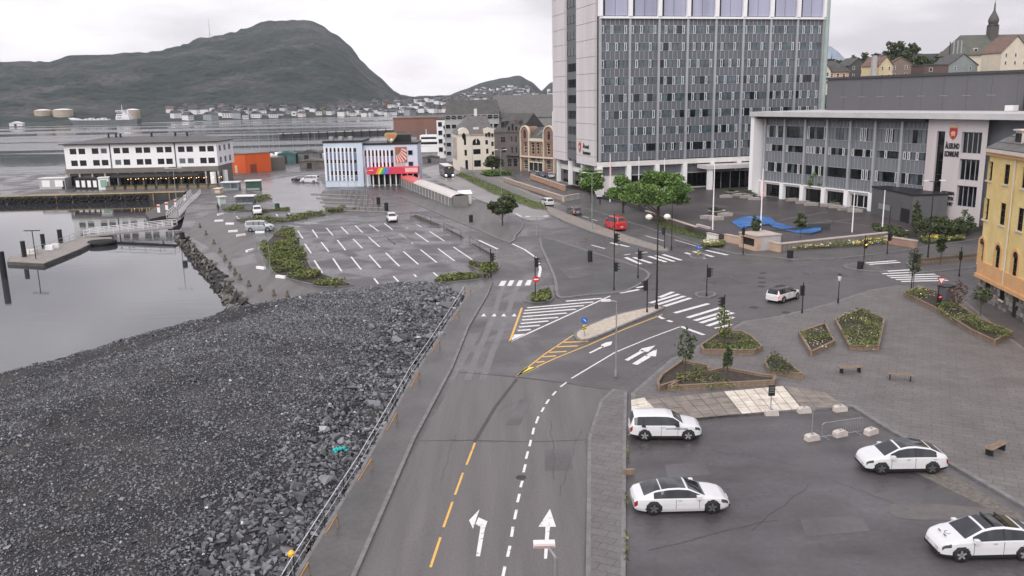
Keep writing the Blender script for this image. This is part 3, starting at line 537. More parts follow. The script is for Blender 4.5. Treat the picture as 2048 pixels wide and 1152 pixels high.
LBL = ['small white gabled house in the far town across the water', 'small white house with reddish roof in the far town across the water', 'wide white house with dark roof in the far town across the water', 'small ochre house in the far town across the water', 'small dark red house in the far town across the water', 'broad grey house in the far town across the water', 'white house with steep reddish roof in the far town across the water']
r2 = random.Random(12)
for i in range(285):
    if i < 120: x = r2.uniform(330, 820)**1; hn, t_ = 'low_shore', r2.uniform(.05, .8)
    elif i < 250: x = min(r2.uniform(800, 1000)+abs(r2.gauss(0, 70)), 1112); hn, t_ = ('hillside', r2.betavariate(1.2, 1.6)*.62)
    else: x = r2.uniform(780, 1112); hn, t_ = ('low_shore', r2.uniform(.1, .9))
    k = r2.choice([0, 0, 0, 0, 1, 2, 2, 2, 3, 4, 5, 6, 0, 2]); P = on_hill(hn, x, t_); s_ = r2.uniform(.85, 1.3)
    tag(link('house', HM[k], None, P, rz=r2.uniform(-.7, .7)+r2.choice([0, 1.57]), scale=(s_, s_, s_)), LBL[k], 'house', 'houses of the far town')
TV = []; TF = []; TM = []; off_ = 0
for i in range(520):      # the rest of the far town reads as one mass
    if i < 170: x, hn, t_ = r2.uniform(330, 1112), 'low_shore', r2.uniform(.03, .95)
    else: x = min(r2.uniform(790, 980)+abs(r2.gauss(0, 80)), 1114); hn, t_ = 'hillside', r2.betavariate(1.1, 1.7)*.7
    k = r2.choice([0, 0, 0, 1, 2, 2, 3, 5, 6]); P = on_hill(hn, x, t_); me_ = HM[k]; s_ = r2.uniform(.8, 1.3); a = r2.uniform(0, 3.1); ca, sa = math.cos(a)*s_, math.sin(a)*s_
    for v_ in me_.vertices: TV.append((P.x+v_.co.x*ca-v_.co.y*sa, P.y+v_.co.x*sa+v_.co.y*ca, P.z+v_.co.z*s_))
    for p_ in me_.polygons: TF.append(tuple(q+off_ for q in p_.vertices)); TM.append(p_.material_index if p_.material_index else (0 if k not in (3, 5) else 3))
    off_ += len(me_.vertices)
m_ = MB(); m_.v, m_.f, m_.m = TV, TF, TM; tag(link('far_town_houses', m_.mesh('far_town_houses', [FW, RF, GLASS, FG])), kind='stuff')
# long waterfront buildings (photo x from-to, top row, colour)
for i, (x0, x1, yt, m, lab) in enumerate(((330, 372, 233, FG, 'long grey waterfront shed on the far shore, nearest the moored ship'), (376, 428, 232, FG, 'long low grey shed on the far shore beside the white works'), (470, 506, 232, FO, 'tan waterfront warehouse on the far shore'), (508, 566, 229, FW, 'long white fish plant on the far shore waterline'), (584, 592, 222, FW, 'narrow white silo block standing on the far shore'), (628, 652, 218, FW, 'tall white block on the far shore left of the flat white row'), (655, 690, 222, FW, 'white flats on the far shore beyond the blue building'), (690, 756, 217, FW, 'very long white school building on the far shore slope'), (752, 768, 222, FW, 'square white block below the mountain foot on the far shore'), (772, 812, 221, FW, 'white terraced block on the far shore above the brown warehouse'), (820, 850, 220, FW, 'white apartment block on the far shore behind the brown warehouse'), (850, 890, 216, FW, 'pale apartment block on the far shore left of the grey flats'))):
    A = G(x0, 240, WZ+1); B_ = G(x1, 240-(x1-x0)*.02, WZ+1); A = A*(1400/A.y) if False else A
    d = 1390 if x0 < 600 else 1460; A = at(x0, 238, d); B_ = at(x1, 238, d); zt = at(x0, yt, d).z; wl = B_.x-A.x
    rt = empty('waterfront_building', (A.x, A.y, -1), 0, lab, 'building')
    m_ = MB(); m_.box(0, wl, 0, 16, 0, zt+1); m_.build('wall', m, rt); MB().prism_y([(-.8, zt+1.02), (wl+.8, zt+1.02), (wl*.5, zt+2.6)], -.8, 16.8).build('roof', RF if i % 3 else RFR, rt)
    w_ = MB()
    for k in range(max(2, int(wl//5))): w_.box(2+k*5 if 2+k*5 < wl-2 else wl-3, min(3.8+k*5, wl-1), -.08, -.02, (zt+1)*.45, (zt+1)*.68)
    w_.build('window_row', GLASS, rt)
# oil tanks
TANK = mat('beige_tank_steel', (.42, .35, .27), .7, .15, .05)
for (x0, x1, yt, yb, lab) in ((73, 105, 221, 245, 'beige storage tank on the far shore, leftmost of the three'), (110, 147, 220, 244, 'wide beige storage tank between the two others behind the ship'), (254, 281, 220, 242, 'beige storage tank partly hidden behind the ship bridge')):
    d = 1290; A = at((x0+x1)/2, yb, d); r_ = (x1-x0)/2*d/F_PX; h = at(x0, yt, d).z
    rt = empty('storage_tank', (A.x, A.y, -1), 0, lab, 'tank', 'storage tanks'); MB().lathe([(r_, 0), (r_, h+1)], n=24).build('shell', TANK, rt); MB().lathe([(r_, h+1.02), (r_*.5, h+2.4), (.2, h+2.9)], n=24).build('roof', FW, rt); MB().lathe([(r_+.25, h*.6), (r_+.25, h*.6+.5)], n=24).build('wind_girder', GREYM, rt)
# moored ship
d = 1180; A = at(142, 246, d); L_ = (276-138)*d/F_PX; rt = empty('cargo_ship', (A.x, A.y, WZ), 0, 'grey hulled ship with white bridge moored at the far shore', 'ship')
HULL = mat('grey_hull', (.11, .125, .13), .6, .1, .05)
MB().prism_y([(0, 9.5), (3, 6.5), (12, 6), (L_*.55, 5.4), (L_*.9, 5.6), (L_, 6.6), (L_-1.5, 0), (6, 0)], -7, 7).build('hull', HULL, rt)
MB().prism_y([(0, 9.5), (12, 7.6), (13, 6.05), (2.6, 6.6)], -6, 6).build('forecastle', FW, rt)
sp = MB(); x0 = L_*.68; sp.box(x0, L_*.88, -6, 6, 5.6, 10).box(x0+1, L_*.86, -5.4, 5.4, 10, 13).box(x0+2, L_*.82, -5, 5, 13, 16).box(x0+1.2, L_*.78, -6.5, 6.5, 16, 18.6); sp.build('superstructure', FW, rt)
wn_ = MB()
for zz in (8, 11.2, 14.2, 17.2): wn_.box(x0+2.2, L_*.77, -6.56 if zz > 16 else (-6.06 if zz < 10 else -5.46), -4, zz-.35, zz+.5)
wn_.build('window_band', GLASS, rt)
MB().cyl((L_*.76, 0, 18.6), (L_*.76, 0, 26), .5, .2).cyl((L_*.84, 0, 13), (L_*.84, 0, 19), 1.3).build('mast', FW, rt)
dk = MB()
for k in range(7): dk.box(16+k*5.6, 20+k*5.6, -5, 5, 5.6, 7.2+(k % 3)*.8)
dk.build('deck_gear', FW, rt)
A = at(34, 250, 1120); rt = empty('boathouse', (A.x, A.y, -1), .15, 'small white boathouse on the far left shore below the woods', 'boathouse'); MB().box(-8, 8, -4, 4, 0, 3.6).build('wall', FW, rt); MB().prism_y([(-9, 3.62), (9, 3.62), (0, 6.4)], -4.6, 4.6).build('roof', FW, rt); MB().box(-2, 1, -4.08, -4.01, .2, 2.8).build('door', GLASS, rt)
A = on_hill('mountain', 421, .985); rt = empty('radio_mast', A, 0, 'thin radio mast standing on the mountain ridge', 'mast'); MB().cyl((0, 0, -5), (0, 0, 30), 1.1, .9, 5).cyl((0, 0, 30), (0, 0, 60), .9, .5, 5).build('pole', GREYM, rt); MB().cyl((0, 0, 60), (0, 0, 66), .25, .2, 5).build('antenna', GREYM, rt)
# breakwater pier in the sound
A, B_ = G(560, 272, -.4), G(798, 263, -.4); dv = B_-A; rt = empty('breakwater', A, math.atan2(dv.y, dv.x), 'long dark breakwater pier lying across the sound', 'breakwater'); Lb = dv.length
MB().box(0, Lb, 0, 7, -1.6, 1.1).build('wall', mat('dark_stone_pier', (.07, .072, .075), .9, .2, .3), rt); MB().box(.0, Lb, -.3, 7.3, 1.11, 1.5).build('deck', CONC, rt)
for k in range(14): MB().cyl((2+k*Lb/14, -.8, -2), (2+k*Lb/14, -.8, 2.2), .35).build('pile', DARKM, rt)
# ================================================================ town hall, yellow house, right side
class Fr:
    """a straight front from ground point A towards B: local x along it, local y into the building"""
    def __init__(s, A, B, name=None, label=None, cat='building', group=None):
        s.A = Vector(A); d = Vector(B)-s.A; s.L = Vector((d.x, d.y)).length; s.a = math.atan2(d.y, d.x); s.t = Vector((math.cos(s.a), math.sin(s.a), 0)); s.n = Vector((-s.t.y, s.t.x, 0))
        s.r = empty(name, s.A, s.a, label, cat, group) if name else None
    def P(s, u, v=0, z=0): return s.A+s.t*u+s.n*v+Vector((0, 0, z))
    def u(s, x, v=0, z=0, lo=-80, hi=200):
        if s.t.y < 0: hi = min(hi, (s.A.y-18)/-s.t.y)
        if s.t.y > .3: lo = max(lo, -(s.A.y-18)/s.t.y)
        f = lambda q: px(s.P(q, v, z))[0]
        for _ in range(60):
            m = (lo+hi)/2
            if (f(m) < x) == (f(hi) > f(lo)): lo = m
            else: hi = m
        return lo
    def v(s, x, u=0, z=0, lo=0, hi=90):
        f = lambda q: px(s.P(u, q, z))[0]
        for _ in range(60):
            m = (lo+hi)/2
            if (f(m) < x) == (f(hi) > f(lo)): lo = m
            else: hi = m
        return lo
    def z(s, y, u=0, v=0): return zat(s.P(u, v), y)-s.A.z
PZ = 1.0
SPAN = mat('grey_spandrel', (.125, .134, .152), .6, .08, .3, streak=True)
SPANS = mat('slate_spandrel', (.16, .172, .188), .6, .08, .3, streak=True)
ALU = mat('aluminium_mullion', (.40, .41, .44), .45, .06, .5, metal=.3)
ALUW = mat('white_window_frame', (.62, .63, .65), .5, .04, 1)
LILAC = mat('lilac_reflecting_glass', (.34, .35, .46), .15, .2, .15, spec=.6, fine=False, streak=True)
PANEM = {}
def pane_mesh(w, h, m, tag_=''):
    k = (round(w, 3), round(h, 3), m.name)
    if k not in PANEM: PANEM[k] = MB().box(0, w, 0, .03, 0, h).mesh('pane', m)
    return PANEM[k]
def frame_mesh(w, h, t, d, m):
    k = ('f', round(w, 3), round(h, 3), t, d, m.name)
    if k not in PANEM: PANEM[k] = MB().box(0, w, -d, 0, 0, t).box(0, w, -d, 0, h-t, h).box(0, t, -d, 0, t, h-t).box(w-t, w, -d, 0, t, h-t).mesh('frame', m)
    return PANEM[k]
def window(parent, x, z, w, h, y=.12, n=1, rows=1, fm=None, glass=None, t=.09, name='window', d=.1):
    """a window: frame with n x rows single panes"""
    fm = fm or WHITE; k = ('w', round(w, 3), round(h, 3), n, rows, fm.name, t, d)
    if k not in PANEM:
        m = MB().box(0, w, -d, 0, 0, t).box(0, w, -d, 0, h-t, h).box(0, t, -d, 0, t, h-t).box(w-t, w, -d, 0, t, h-t)
        for i in range(1, n): m.box(i*w/n-t/2, i*w/n+t/2, -d, 0, t, h-t)
        for j in range(1, rows): m.box(t, w-t, -d*.8, -.002, j*h/rows-t/2, j*h/rows+t/2)
        PANEM[k] = m.mesh('window', fm)
    o = link(name, PANEM[k], parent, (x, y, z))
    for i in range(n): link('pane', pane_mesh(w/n-.02, h-.02, glass or GLASS), o, (i*w/n+.01, .004, .01))
    return o
# ---------------------------------------------------------------- tower
ang = math.radians(15); P1 = G(1199, 385, PZ)
tw = Fr(P1, P1+Vector((math.cos(ang), math.sin(ang), 0))*10, 'town_hall_tower', 'tall grey office tower with pale concrete end wall and rows of windows', 'office tower')
TL = tw.u(1629); TD = tw.v(1114); nb = 8; bw = TL/nb
rows = [59, 94, 129, 163, 197, 231, 264, 298]; zc = [tw.z(y) for y in rows]; pitch = (zc[0]-zc[-1])/7; zc = [zc[-1]+pitch*(7-i) for i in range(8)]
zb = tw.z(325); ztop = zc[0]+pitch*.62; zroof = ztop+9.5; wh = pitch*.5; R_ = tw.r
MB().box(.25, TL-.05, .35, TD, zb+.05, zroof-.1).build('core', SPAN, R_)
GLASSC = mat('sky_reflection_tint', (.085, .115, .135), .08, .4, .5, spec=.7, fine=False)  # reflected sky painted into the glass colour
PG = [GLASS, GLASSB, GLASSC, GLASSB, GLASSC]; rt_ = random.Random(3)
sp = MB(); sp.box(0, bw-.5, 0, .2, 0, pitch-wh); 
for i in range(1, 6): sp.mi(1).box(i*(bw-.5)/6-.045, i*(bw-.5)/6+.045, -.07, -.001, 0, pitch-wh)
spm = sp.mesh('spandrel_panel', [SPAN, ALU]); pw_ = (bw-.5)/6; pm = [pane_mesh(pw_-.07, wh-.1, m) for m in PG]; ofm = frame_mesh(pw_*.55, wh-.1, .13, .1, ALUW)
rail = MB().box(0, bw-.5, -.06, .2, 0, .05).box(0, bw-.5, -.06, .2, wh-.05, wh).mesh('window', ALU)
for r_ in range(8):
    for b_ in range(nb):
        x0 = b_*bw+.25; z0 = zc[r_]-wh/2
        w_ = link('window', rail, R_, (x0, 0, z0)); seq = ((0, 2, 5), (1, 4), (1, 3, 5), (0, 3))[(b_*3+r_*5+rt_.randint(0, 1)) % 4]
        for k in range(6):
            link('pane', pm[min(4, int(rt_.random()**(.45 if r_ < 3 else 1.1)*5))], w_, (k*pw_+.035, .05, .05))  # upper rows favour the paler panes that paint reflected sky
            if k in seq: link('opening_frame', ofm, w_, (k*pw_+.05, -.0, .05))
        link('spandrel_panel', spm, R_, (x0, 0, z0+wh))
    if r_ == 7: [link('spandrel_panel', spm, R_, (b_*bw+.25, 0, z0-(pitch-wh))) for b_ in range(nb)]
for b_ in range(nb+1): MB().box(b_*bw-.25, b_*bw+.25, -.35, .2, zb, ztop).build('mullion', ALU, R_)
MB().box(-.2, TL+.2, -.55, .1, ztop+.0, ztop+.45).build('ledge', WHITE, R_)
for b_ in range(nb):      # tall upper storey
    w_ = MB().box(b_*bw+.55, (b_+1)*bw-.55, -.02, .1, ztop+.5, zroof-.2).build('upper_window', GLASSD, R_)  # dark glass left bare along one side draws the side shade
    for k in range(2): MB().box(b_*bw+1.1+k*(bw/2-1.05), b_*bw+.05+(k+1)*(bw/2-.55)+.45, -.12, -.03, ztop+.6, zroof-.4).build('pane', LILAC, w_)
for b_ in range(nb+1): MB().box(b_*bw-.45, b_*bw+.4, -.7, .2, ztop+.46, zroof+.1).build('fin', WHITE, R_)
MB().box(-.5, TL+.5, -.8, TD+.5, zroof+.12, zroof+1.2).build('roof', WHITE, R_)
MB().box(TL+.02, TL+1.1, .2, TD, zb-12, zroof-.1).build('side_wall', mat('patina_cladding', (.22, .27, .26), .7, .1, .3, streak=True), R_)
MB().cyl((TL+.6, -.5, zb-6), (TL+.6, -.5, zroof), .5, .5, 10).build('downpipe', mat('pale_green_pipe', (.34, .41, .38), .6, .1, .5), R_)
# end wall: two concrete blocks and a window strip
vA = tw.v(1160, 0, 20); vB = tw.v(1137, 0, 20); zp = tw.z(333)
pj = pitch
for a, c in ((.9, vA), (vB, TD)):
    k = 0; z0 = zp
    while z0 < zroof:
        h = (pj if k else pj*.55); MB().box(-.9, .2, a, c, z0+.05, min(z0+h-.05, zroof)).build('concrete_panel', CONCL, R_); z0 += h; k += 1
MB().box(-.78, .1, .95, vA-.05, zp, zroof).build('panel_core', CONC, R_); MB().box(-.78, .1, vB+.05, TD-.05, zp, zroof).build('panel_core', CONC, R_)
MB().box(-.35, .12, vA+.01, vB-.01, zp+.6, zroof).build('strip_wall', SPAN, R_)
for k in range(11):
    z0 = zc[7]-wh/2+k*pitch
    if z0+wh > zroof: break
    m = MB()
    for i in range(3): m.box(-.45, -.36, vA+.4+i*(vB-vA-.8)/3+.15, vA+.4+(i+1)*(vB-vA-.8)/3-.15, z0, z0+wh)
    m.build('window', GLASSD, R_)
MB().box(-.3, .3, .1, .85, zb, zroof).build('shadow_gap', DARKM, R_)
# base storeys
zm_ = tw.z(352); MB().box(.6, TL, .7, TD-1, 0, zb).build('base_wall', OFFW, R_); MB().box(-.4, TL, -.3, .6, zb-1.0, zb+.02).build('base_beam', OFFW, R_)
for b_ in range(nb): 
    MB().box(b_*bw+.8, (b_+1)*bw-.55, .55, .69, zm_, zb-1.05).build('spandrel_panel', SPAN, R_)
    if b_ < 6: window(R_, b_*bw+.8, zm_+1.4, bw-1.4, zb-1.15-zm_-1.4, .54, 5, 1, ALU)
    if b_ in (1, 2, 3): window(R_, b_*bw+.9, .3, bw-1.6, 3.0, .68, 4, 1, DARKM, GLASSD)
for b_ in range(nb+1): MB().box(b_*bw-.45, b_*bw+.5, -.5, .5, 0, zb-1.02).build('pillar', WHITE, R_)
for i in range(4):
    v0 = 1.5+i*(TD-3)/3; MB().box(-.3, .5, v0, v0+.8, 0, zp).build('pillar', WHITE, R_)
    if i < 3: w_ = MB().box(.45, .58, v0+1.2, v0+(TD-3)/3-.4, .2, 3.2).build('door', GLASSD, R_); MB().box(.4, .6, v0+1.1, v0+(TD-3)/3-.3, 4.4, 6.4).build('window', GLASSB, R_)
# crest and name on the end wall
RED = mat('crest_red', (.42, .03, .04), .5, .1, 1); CREAMY = mat('crest_gold', (.62, .42, .22), .5, .1, 2)
def crest(parent, name, s, loc, rot):
    """red shield under a crown, pale figure on it"""
    e = empty(name, loc, parent=parent); e.rotation_euler = rot
    sh = [(-.5, .62), (.5, .62), (.52, .1), (.44, -.32), (.2, -.58), (0, -.72), (-.2, -.58), (-.44, -.32), (-.52, .1)]
    MB().prism_y([(x*s, z_*s) for x, z_ in sh], -.06, 0).build('shield', RED, e)
    MB().prism_y([(x*s*.62-.0, z_*s*.55-.05*s) for x, z_ in ((-.3, .5), (.2, .62), (.55, .2), (.3, -.1), (.55, -.5), (0, -.3), (-.5, -.6), (-.3, -.1), (-.55, .1))], -.1, -.062).build('emblem', CREAMY, e)
    MB().prism_y([(x*s, z_*s) for x, z_ in ((-.46, .68), (.46, .68), (.6, .92), (.3, .86), (0, 1.02), (-.3, .86), (-.6, .92))], -.07, -.01).build('crown', CREAMY, e)
    return e
yc, zc_ = tw.v(1167.5, 0, 8), tw.z(299, 0, 3)
crest(R_, 'crest', 1.55, (-.92, yc, zc_+.15), (0, 0, -math.pi/2))
for k, s_ in enumerate(('Ålesund', 'kommune')): text('lettering', s_, 1.2, DARKM, R_, (-.93, tw.v(1173.5, 0, 8), zc_+.15-k*1.35), (math.pi/2, 0, -math.pi/2), .03, 'LEFT', bold=.04)
# entrance canopy
u0, u1 = tw.u(1408, -4), tw.u(1515, -4); 
MB().box(u0, u1, -5.5, -.52, tw.z(338, u0, -4), tw.z(331, u0, -4)).build('canopy', CONCL, R_)
for q in (u0+.4, u1-1.4): MB().box(q, q+1.0, -5.2, -4.3, 0, tw.z(338, u0, -4)-.01).build('pillar', WHITE, R_)
MB().box(u0+1.6, u1-1.6, -3.0, -2.9, 0, 3.6).build('glass_front', GLASSD, R_)
for k in range(4): MB().box(u0+2.2+k*(u1-u0-4)/4, u0+2.3+k*(u1-u0-4)/4, -3.12, -3.01, 0, 3.6).build('door_post', ALU, R_)
# ---------------------------------------------------------------- low wing
WL, WR = G(1521, 392, PZ), G(1851, 437, PZ)
wg = Fr(WL, WR, 'town_hall_wing', 'long grey council wing with glass bays, pale pylon and red crest', 'office building'); R_ = wg.r
cols = [1527, 1561.5, 1603, 1644.5, 1690, 1738, 1791.7, 1850.5]; ub = [wg.u(x, 0, 2) for x in cols]; uL = 0.0; bw_ = (ub[-1]-ub[0])/7; ub = [ub[0]+i*bw_ for i in range(8)]
ue = wg.u(2110, 0, 8, hi=90); zt = wg.z(232); zcn = wg.z(223); ZR = {k: wg.z(y) for k, y in dict(a0=251, a1=240, r1t=250, r1b=274, r2t=287, r2b=301, r3t=322, r3b=341, s0=361).items()}
MB().box(0, ue, .5, 15, 0, zt).build('core', SPANS, R_)
MB().box(-1.2, ue, -2.6, 16, zt, zcn).build('cornice', mat('cornice_concrete', (.50, .49, .49), .8, .08, .3), R_)
MB().box(-1.2, -.2, -2.2, 1, 0, zt-.01).build('end_pier', WHITE, R_)
MB().box(-.15, ub[-1], -1.6, .45, zt-.5, zt-.01).build('soffit', DARKM, R_)
for i in range(8): MB().box(ub[i]-.22, ub[i]+.22, -.32, .4, ZR['s0'], zt-.55).build('mullion', ALU, R_); MB().box(ub[i]-.45, ub[i]+.45, -.4, .4, 0, ZR['s0']-.01).build('pillar', WHITE, R_)
for i in range(7):
    x0 = ub[i]+.24; w_ = bw_-.48; k6 = w_/6
    for za, zb_ in ((ZR['s0'], ZR['r3b']), (ZR['r3t'], ZR['r2b']), (ZR['r2t'], ZR['r1b']), (ZR['r1t'], zt-.55)):
        m = MB().box(x0, x0+w_, .1, .4, za, zb_)
        for q in range(1, 6): m.mi(1).box(x0+q*k6-.03, x0+q*k6+.03, .04, .099, za, zb_)
        m.build('spandrel_panel', [SPANS, ALU], R_)
    for j, (za, zb_) in enumerate(((ZR['r3b'], ZR['r3t']), (ZR['r2b'], ZR['r2t']), (ZR['r1b'], ZR['r1t']))):
        wo = MB().box(x0, x0+w_, .02, .12, za, za+.07).box(x0, x0+w_, .02, .12, zb_-.07, zb_).build('window', ALU, R_)
        for q in range(6):
            blind = j == 2 and i >= 3 and q not in (2, 3)
            link('pane', pane_mesh(k6-.1, zb_-za-.16, SPANS if blind else rt_.choice([GLASS, GLASSD, GLASS, GLASSB])), wo, (x0+q*k6+.05, .15, za+.08))
            if rt_.random() < .3 and not blind: link('opening_frame', frame_mesh(k6*.6, zb_-za-.16, .12, .1, ALUW), wo, (x0+q*k6+.1, .14, za+.08))
    MB().box(x0, x0+w_, .05, .4, ZR['s0']-.5, ZR['s0']-.02).build('fascia', OFFW, R_)
    window(R_, x0+.3, .3, w_-.6, ZR['s0']-.9, .46, 3, 1, DARKM if i != 4 else WHITE, GLASSD)
MB().box(-.2, ub[-1], -.28, .1, ZR['s0']-.12, ZR['s0']+.08).build('string_course', WHITE, R_)
# pylon
PYL = mat('pylon_stone', (.52, .475, .48), .8, .06, .5, streak=True)
up = wg.u(1860, -1.2, 8); s1, s2 = wg.u(1868, -1.2, 8), wg.u(1884, -1.2, 8); u3, u4 = wg.u(1917, -1.2, 8), wg.u(1957, -1.2, 8); u5 = wg.u(1968, -1.2, 8)
ops = [(s1, s2, .6, zt-1.9)]; zw = [(zt-1.9-(k+1)*4.0+.8, zt-1.9-k*4.0) for k in range(3)]
ops += [(u3, u4, a, b_) for a, b_ in zw]
MB().wall(ub[-1]+.3, u5, 0, zt-.01, ops, -1.2, .5).quad((ub[-1]+.3, -1.2, 0), (ub[-1]+.3, -1.2, zt-.01), (ub[-1]+.3, .6, zt-.01), (ub[-1]+.3, .6, 0)).build('pylon', PYL, R_)
window(R_, s1, .6, s2-s1, zt-2.5, -.75, 1, 6, DARKM, GLASSD)
for a, b_ in zw: window(R_, u3, a, u4-u3, b_-a, -.75, 4, 1, ALU, GLASSD)
uc = (s2+u3)/2; crest(R_, 'crest', 1.3, (uc, -1.22, wg.z(267, uc, -1.2)), (0, 0, 0))
uc = (s2+u3)/2
for k, s_ in enumerate(('ÅLESUND', 'KOMMUNE')): fit(text('lettering', s_, 1.1, DARKM, R_, (uc, -1.23, wg.z(297, uc, -1.2)-k*1.2), depth=.03, bold=.05), (u3-s2)*.86)
for k, s_ in enumerate(('BYSTYRESAL', 'BIBLIOTEK', 'RÅDHUSET')): fit(text('lettering', s_, .68, DARKM, R_, (uc, -1.23, wg.z(389, uc, -1.2)-k*.82), depth=.03, bold=.03), (u3-s2)*(.8-.06*k))
# auditorium volume on the roof behind
AUD = mat('dark_grey_cladding', (.125, .122, .132), .6, .06, .15, streak=True)
za = wg.z(160, 4, 12); ua = wg.u(1654, 12, za-2); ub_ = wg.u(2150, 12, za-2, hi=110)
R2 = empty('auditorium', wg.P(ua, 12, zcn+.0), wg.a, 'dark grey windowless auditorium block above the council wing', 'building'); LA = ub_-ua; ha = za-zcn
MB().box(0, LA, .06, 22, -8, ha).build('wall', AUD, R2); MB().box(-.15, LA, -.25, 22.2, ha+.01, ha+.45).build('parapet', mat('dark_flashing', (.05, .05, .055), .6, .1, 1), R2)
for k in range(11):
    MB().box(k*LA/11+.02, (k+1)*LA/11-.02, 0, .05, -1, ha-.05).build('cladding_panel', AUD, R2)
    if 0 < k < 9: MB().box(k*LA/11-.8, k*LA/11+.8, -.04, -.005, ha*.42, ha*.42+.08).build('ledge_strip', GREYM, R2)
MB().cyl((LA*.85, -.4, -.5), (LA*.85, -.4, ha), .1).build('downpipe', DARKM, R2); MB().box(LA*.81, LA*.84, -2, -.8, .05, .9).build('roof_vent', OFFW, R2)
# dark kiosk box in front of the wing
K1, K2 = G(1741, 427, PZ), G(1822, 449, PZ); kf = Fr(K1, K2, 'plaza_pavilion', 'dark grey box pavilion on the plaza in front of the council wing', 'pavilion'); h = kf.z(375)
MB().box(0, kf.L, 0, 5.5, 0, h).build('wall', mat('pavilion_cladding', (.105, .105, .11), .7, .08, .6), kf.r); MB().box(-.1, kf.L+.1, -.1, 5.6, h+.01, h+.25).build('roof', DARKM, kf.r); MB().box(kf.L*.75, kf.L*.95, -.06, -.01, .1, 2.2).build('door', DARKM, kf.r)
MB().box(kf.L*.2, kf.L*.5, -.06, -.01, 1.2, 2.1).build('hatch', GREYM, kf.r)
# ---------------------------------------------------------------- yellow house
YL, YR = G(1952, 592), G(2048, 646); yf = Fr(YL, YR, 'yellow_house', 'yellow rendered house on a rough stone base with arched windows', 'house'); R_ = yf.r; LY = 24.0
YEL = mat('yellow_render', (.66, .48, .18), .75, .08, .5, .05, col2=(.76, .60, .29)); YTR = mat('orange_render_trim', (.66, .38, .18), .7, .06, 1); YST = mat('rubble_stone', (.16, .145, .135), .8, .3, 1.2, .5)
CORN = mat('cream_cornice', (.62, .55, .48), .7, .08, 1)
zst = yf.z(548); zev = yf.z(303); c1 = [yf.u(x, 0, 6) for x in (1966, 1998, 2031)]; st = c1[1]-c1[0]; cs = [c for c in [c1[0]+k*st for k in range(8)] if c < LY-1]; ww = 1.15
rowz = [(yf.z(530, c1[0])+.1, yf.z(488, c1[0])), (yf.z(439, c1[0]), yf.z(397, c1[0])), (yf.z(361, c1[0]), yf.z(323, c1[0]))]
ops = [(c-ww/2, c+ww/2, a, b_) for c in cs for a, b_ in rowz]
MB().wall(0, LY, zst, zev, ops, 0, .28).quad((0, 0, zst), (0, 0, zev), (0, 14, zev), (0, 14, zst)).build('wall', YEL, R_)
for c in cs:
    for k, (a, b_) in enumerate(rowz):
        window(R_, c-ww/2, a, ww, b_-a, .2, 2, 3, DARKM, GLASS, .07); MB().box(c-ww/2-.12, c+ww/2+.12, -.14, .05, a-.14, a-.003).build('sill', CORN, R_)
        if k == 0:
            arc = [(c+(ww/2)*math.cos(t_), b_+.001+(ww/2)*math.sin(t_)) for t_ in [i*math.pi/10 for i in range(11)]]
            MB().prism_y(arc, -.03, .02).build('fanlight', GLASSD, R_)
            o_ = [(c+(ww/2+.28)*math.cos(t_), b_+(ww/2+.28)*math.sin(t_)) for t_ in [i*math.pi/10 for i in range(11)]]; m = MB()
            for i in range(10): m.prism_y([arc[i], o_[i], o_[i+1], arc[i+1]], -.09, .01)
            m.box(c+ww/2+.003, c+ww/2+.28, -.09, .01, a-.1, b_).box(c-ww/2-.28, c-ww/2-.003, -.09, .01, a-.1, b_); m.build('window_surround', YTR, R_)
MB().box(-.25, LY, -.3, .1, zst-.25, zst+.12).build('string_course', YTR, R_); MB().box(-.12, LY, -.16, .02, zst+.125, zst+1.5).build('plinth_band', YTR, R_)
MB().box(-.02, LY, .05, 14, -.2, zst-.26).build('stone_base', YST, R_); m = MB(); stones = []
rb = random.Random(4); ops_b = [(2.2, 3.0, 1.2, 3.0), (5.6, 6.4, 1.0, 2.9), (8.4, 9.3, 0, 2.9), (12.5, 13.4, .9, 2.6), (16.5, 17.4, .9, 2.6)]
zz = 0.0
SB = [mat('stone_a', (.21, .19, .175), .8, .2, 3, .3), mat('stone_b', (.12, .11, .105), .8, .2, 3, .3), mat('stone_c', (.30, .265, .24), .8, .2, 3, .3)]
while zz < zst-.4:
    hh = rb.uniform(.32, .5); xx = 0.0
    while xx < 15.5:
        w_ = rb.uniform(.4, .85)
        if not any(a-.15 < xx+w_/2 < b_+.15 and c-.1 < zz+hh/2 < d_+.15 for a, b_, c, d_ in ops_b):
            MB().box(xx+.02, xx+w_-.02, -rb.uniform(.02, .1), .049, zz+.02, min(zz+hh-.02, zst-.27)).build('stone_block', rb.choice(SB), R_)
        xx += w_
    zz += hh
for a, b_, c, d_ in ops_b:
    if c > 0: window(R_, a, c, b_-a, d_-c, .04, 2, 2, DARKM, GLASS, .06); MB().box(a-.1, b_+.1, -.2, .0, c-.13, c-.003).build('sill', CORN, R_)
    else: dd = MB().box(a, b_, -.03, .04, c+.05, d_).build('door', DARKM, R_); MB().box(b_-.2, b_-.12, -.08, -.03, 1.1, 1.25).build('handle', GREYM, dd)
MB().box(-.5, LY, -.55, .3, zev+.002, zev+.32).build('cornice', CORN, R_); MB().box(-.35, LY, -.3, .1, zev-.35, zev-.003).build('frieze', YTR, R_)
pipe = yf.u(2012, -.15, 6); MB().cyl((pipe, -.14, zst+.2), (pipe, -.14, zev-.36), .07).build('downpipe', CORN, R_)
SLATE = mat('grey_slate', (.125, .12, .118), .7, .2, 1.5, .1)
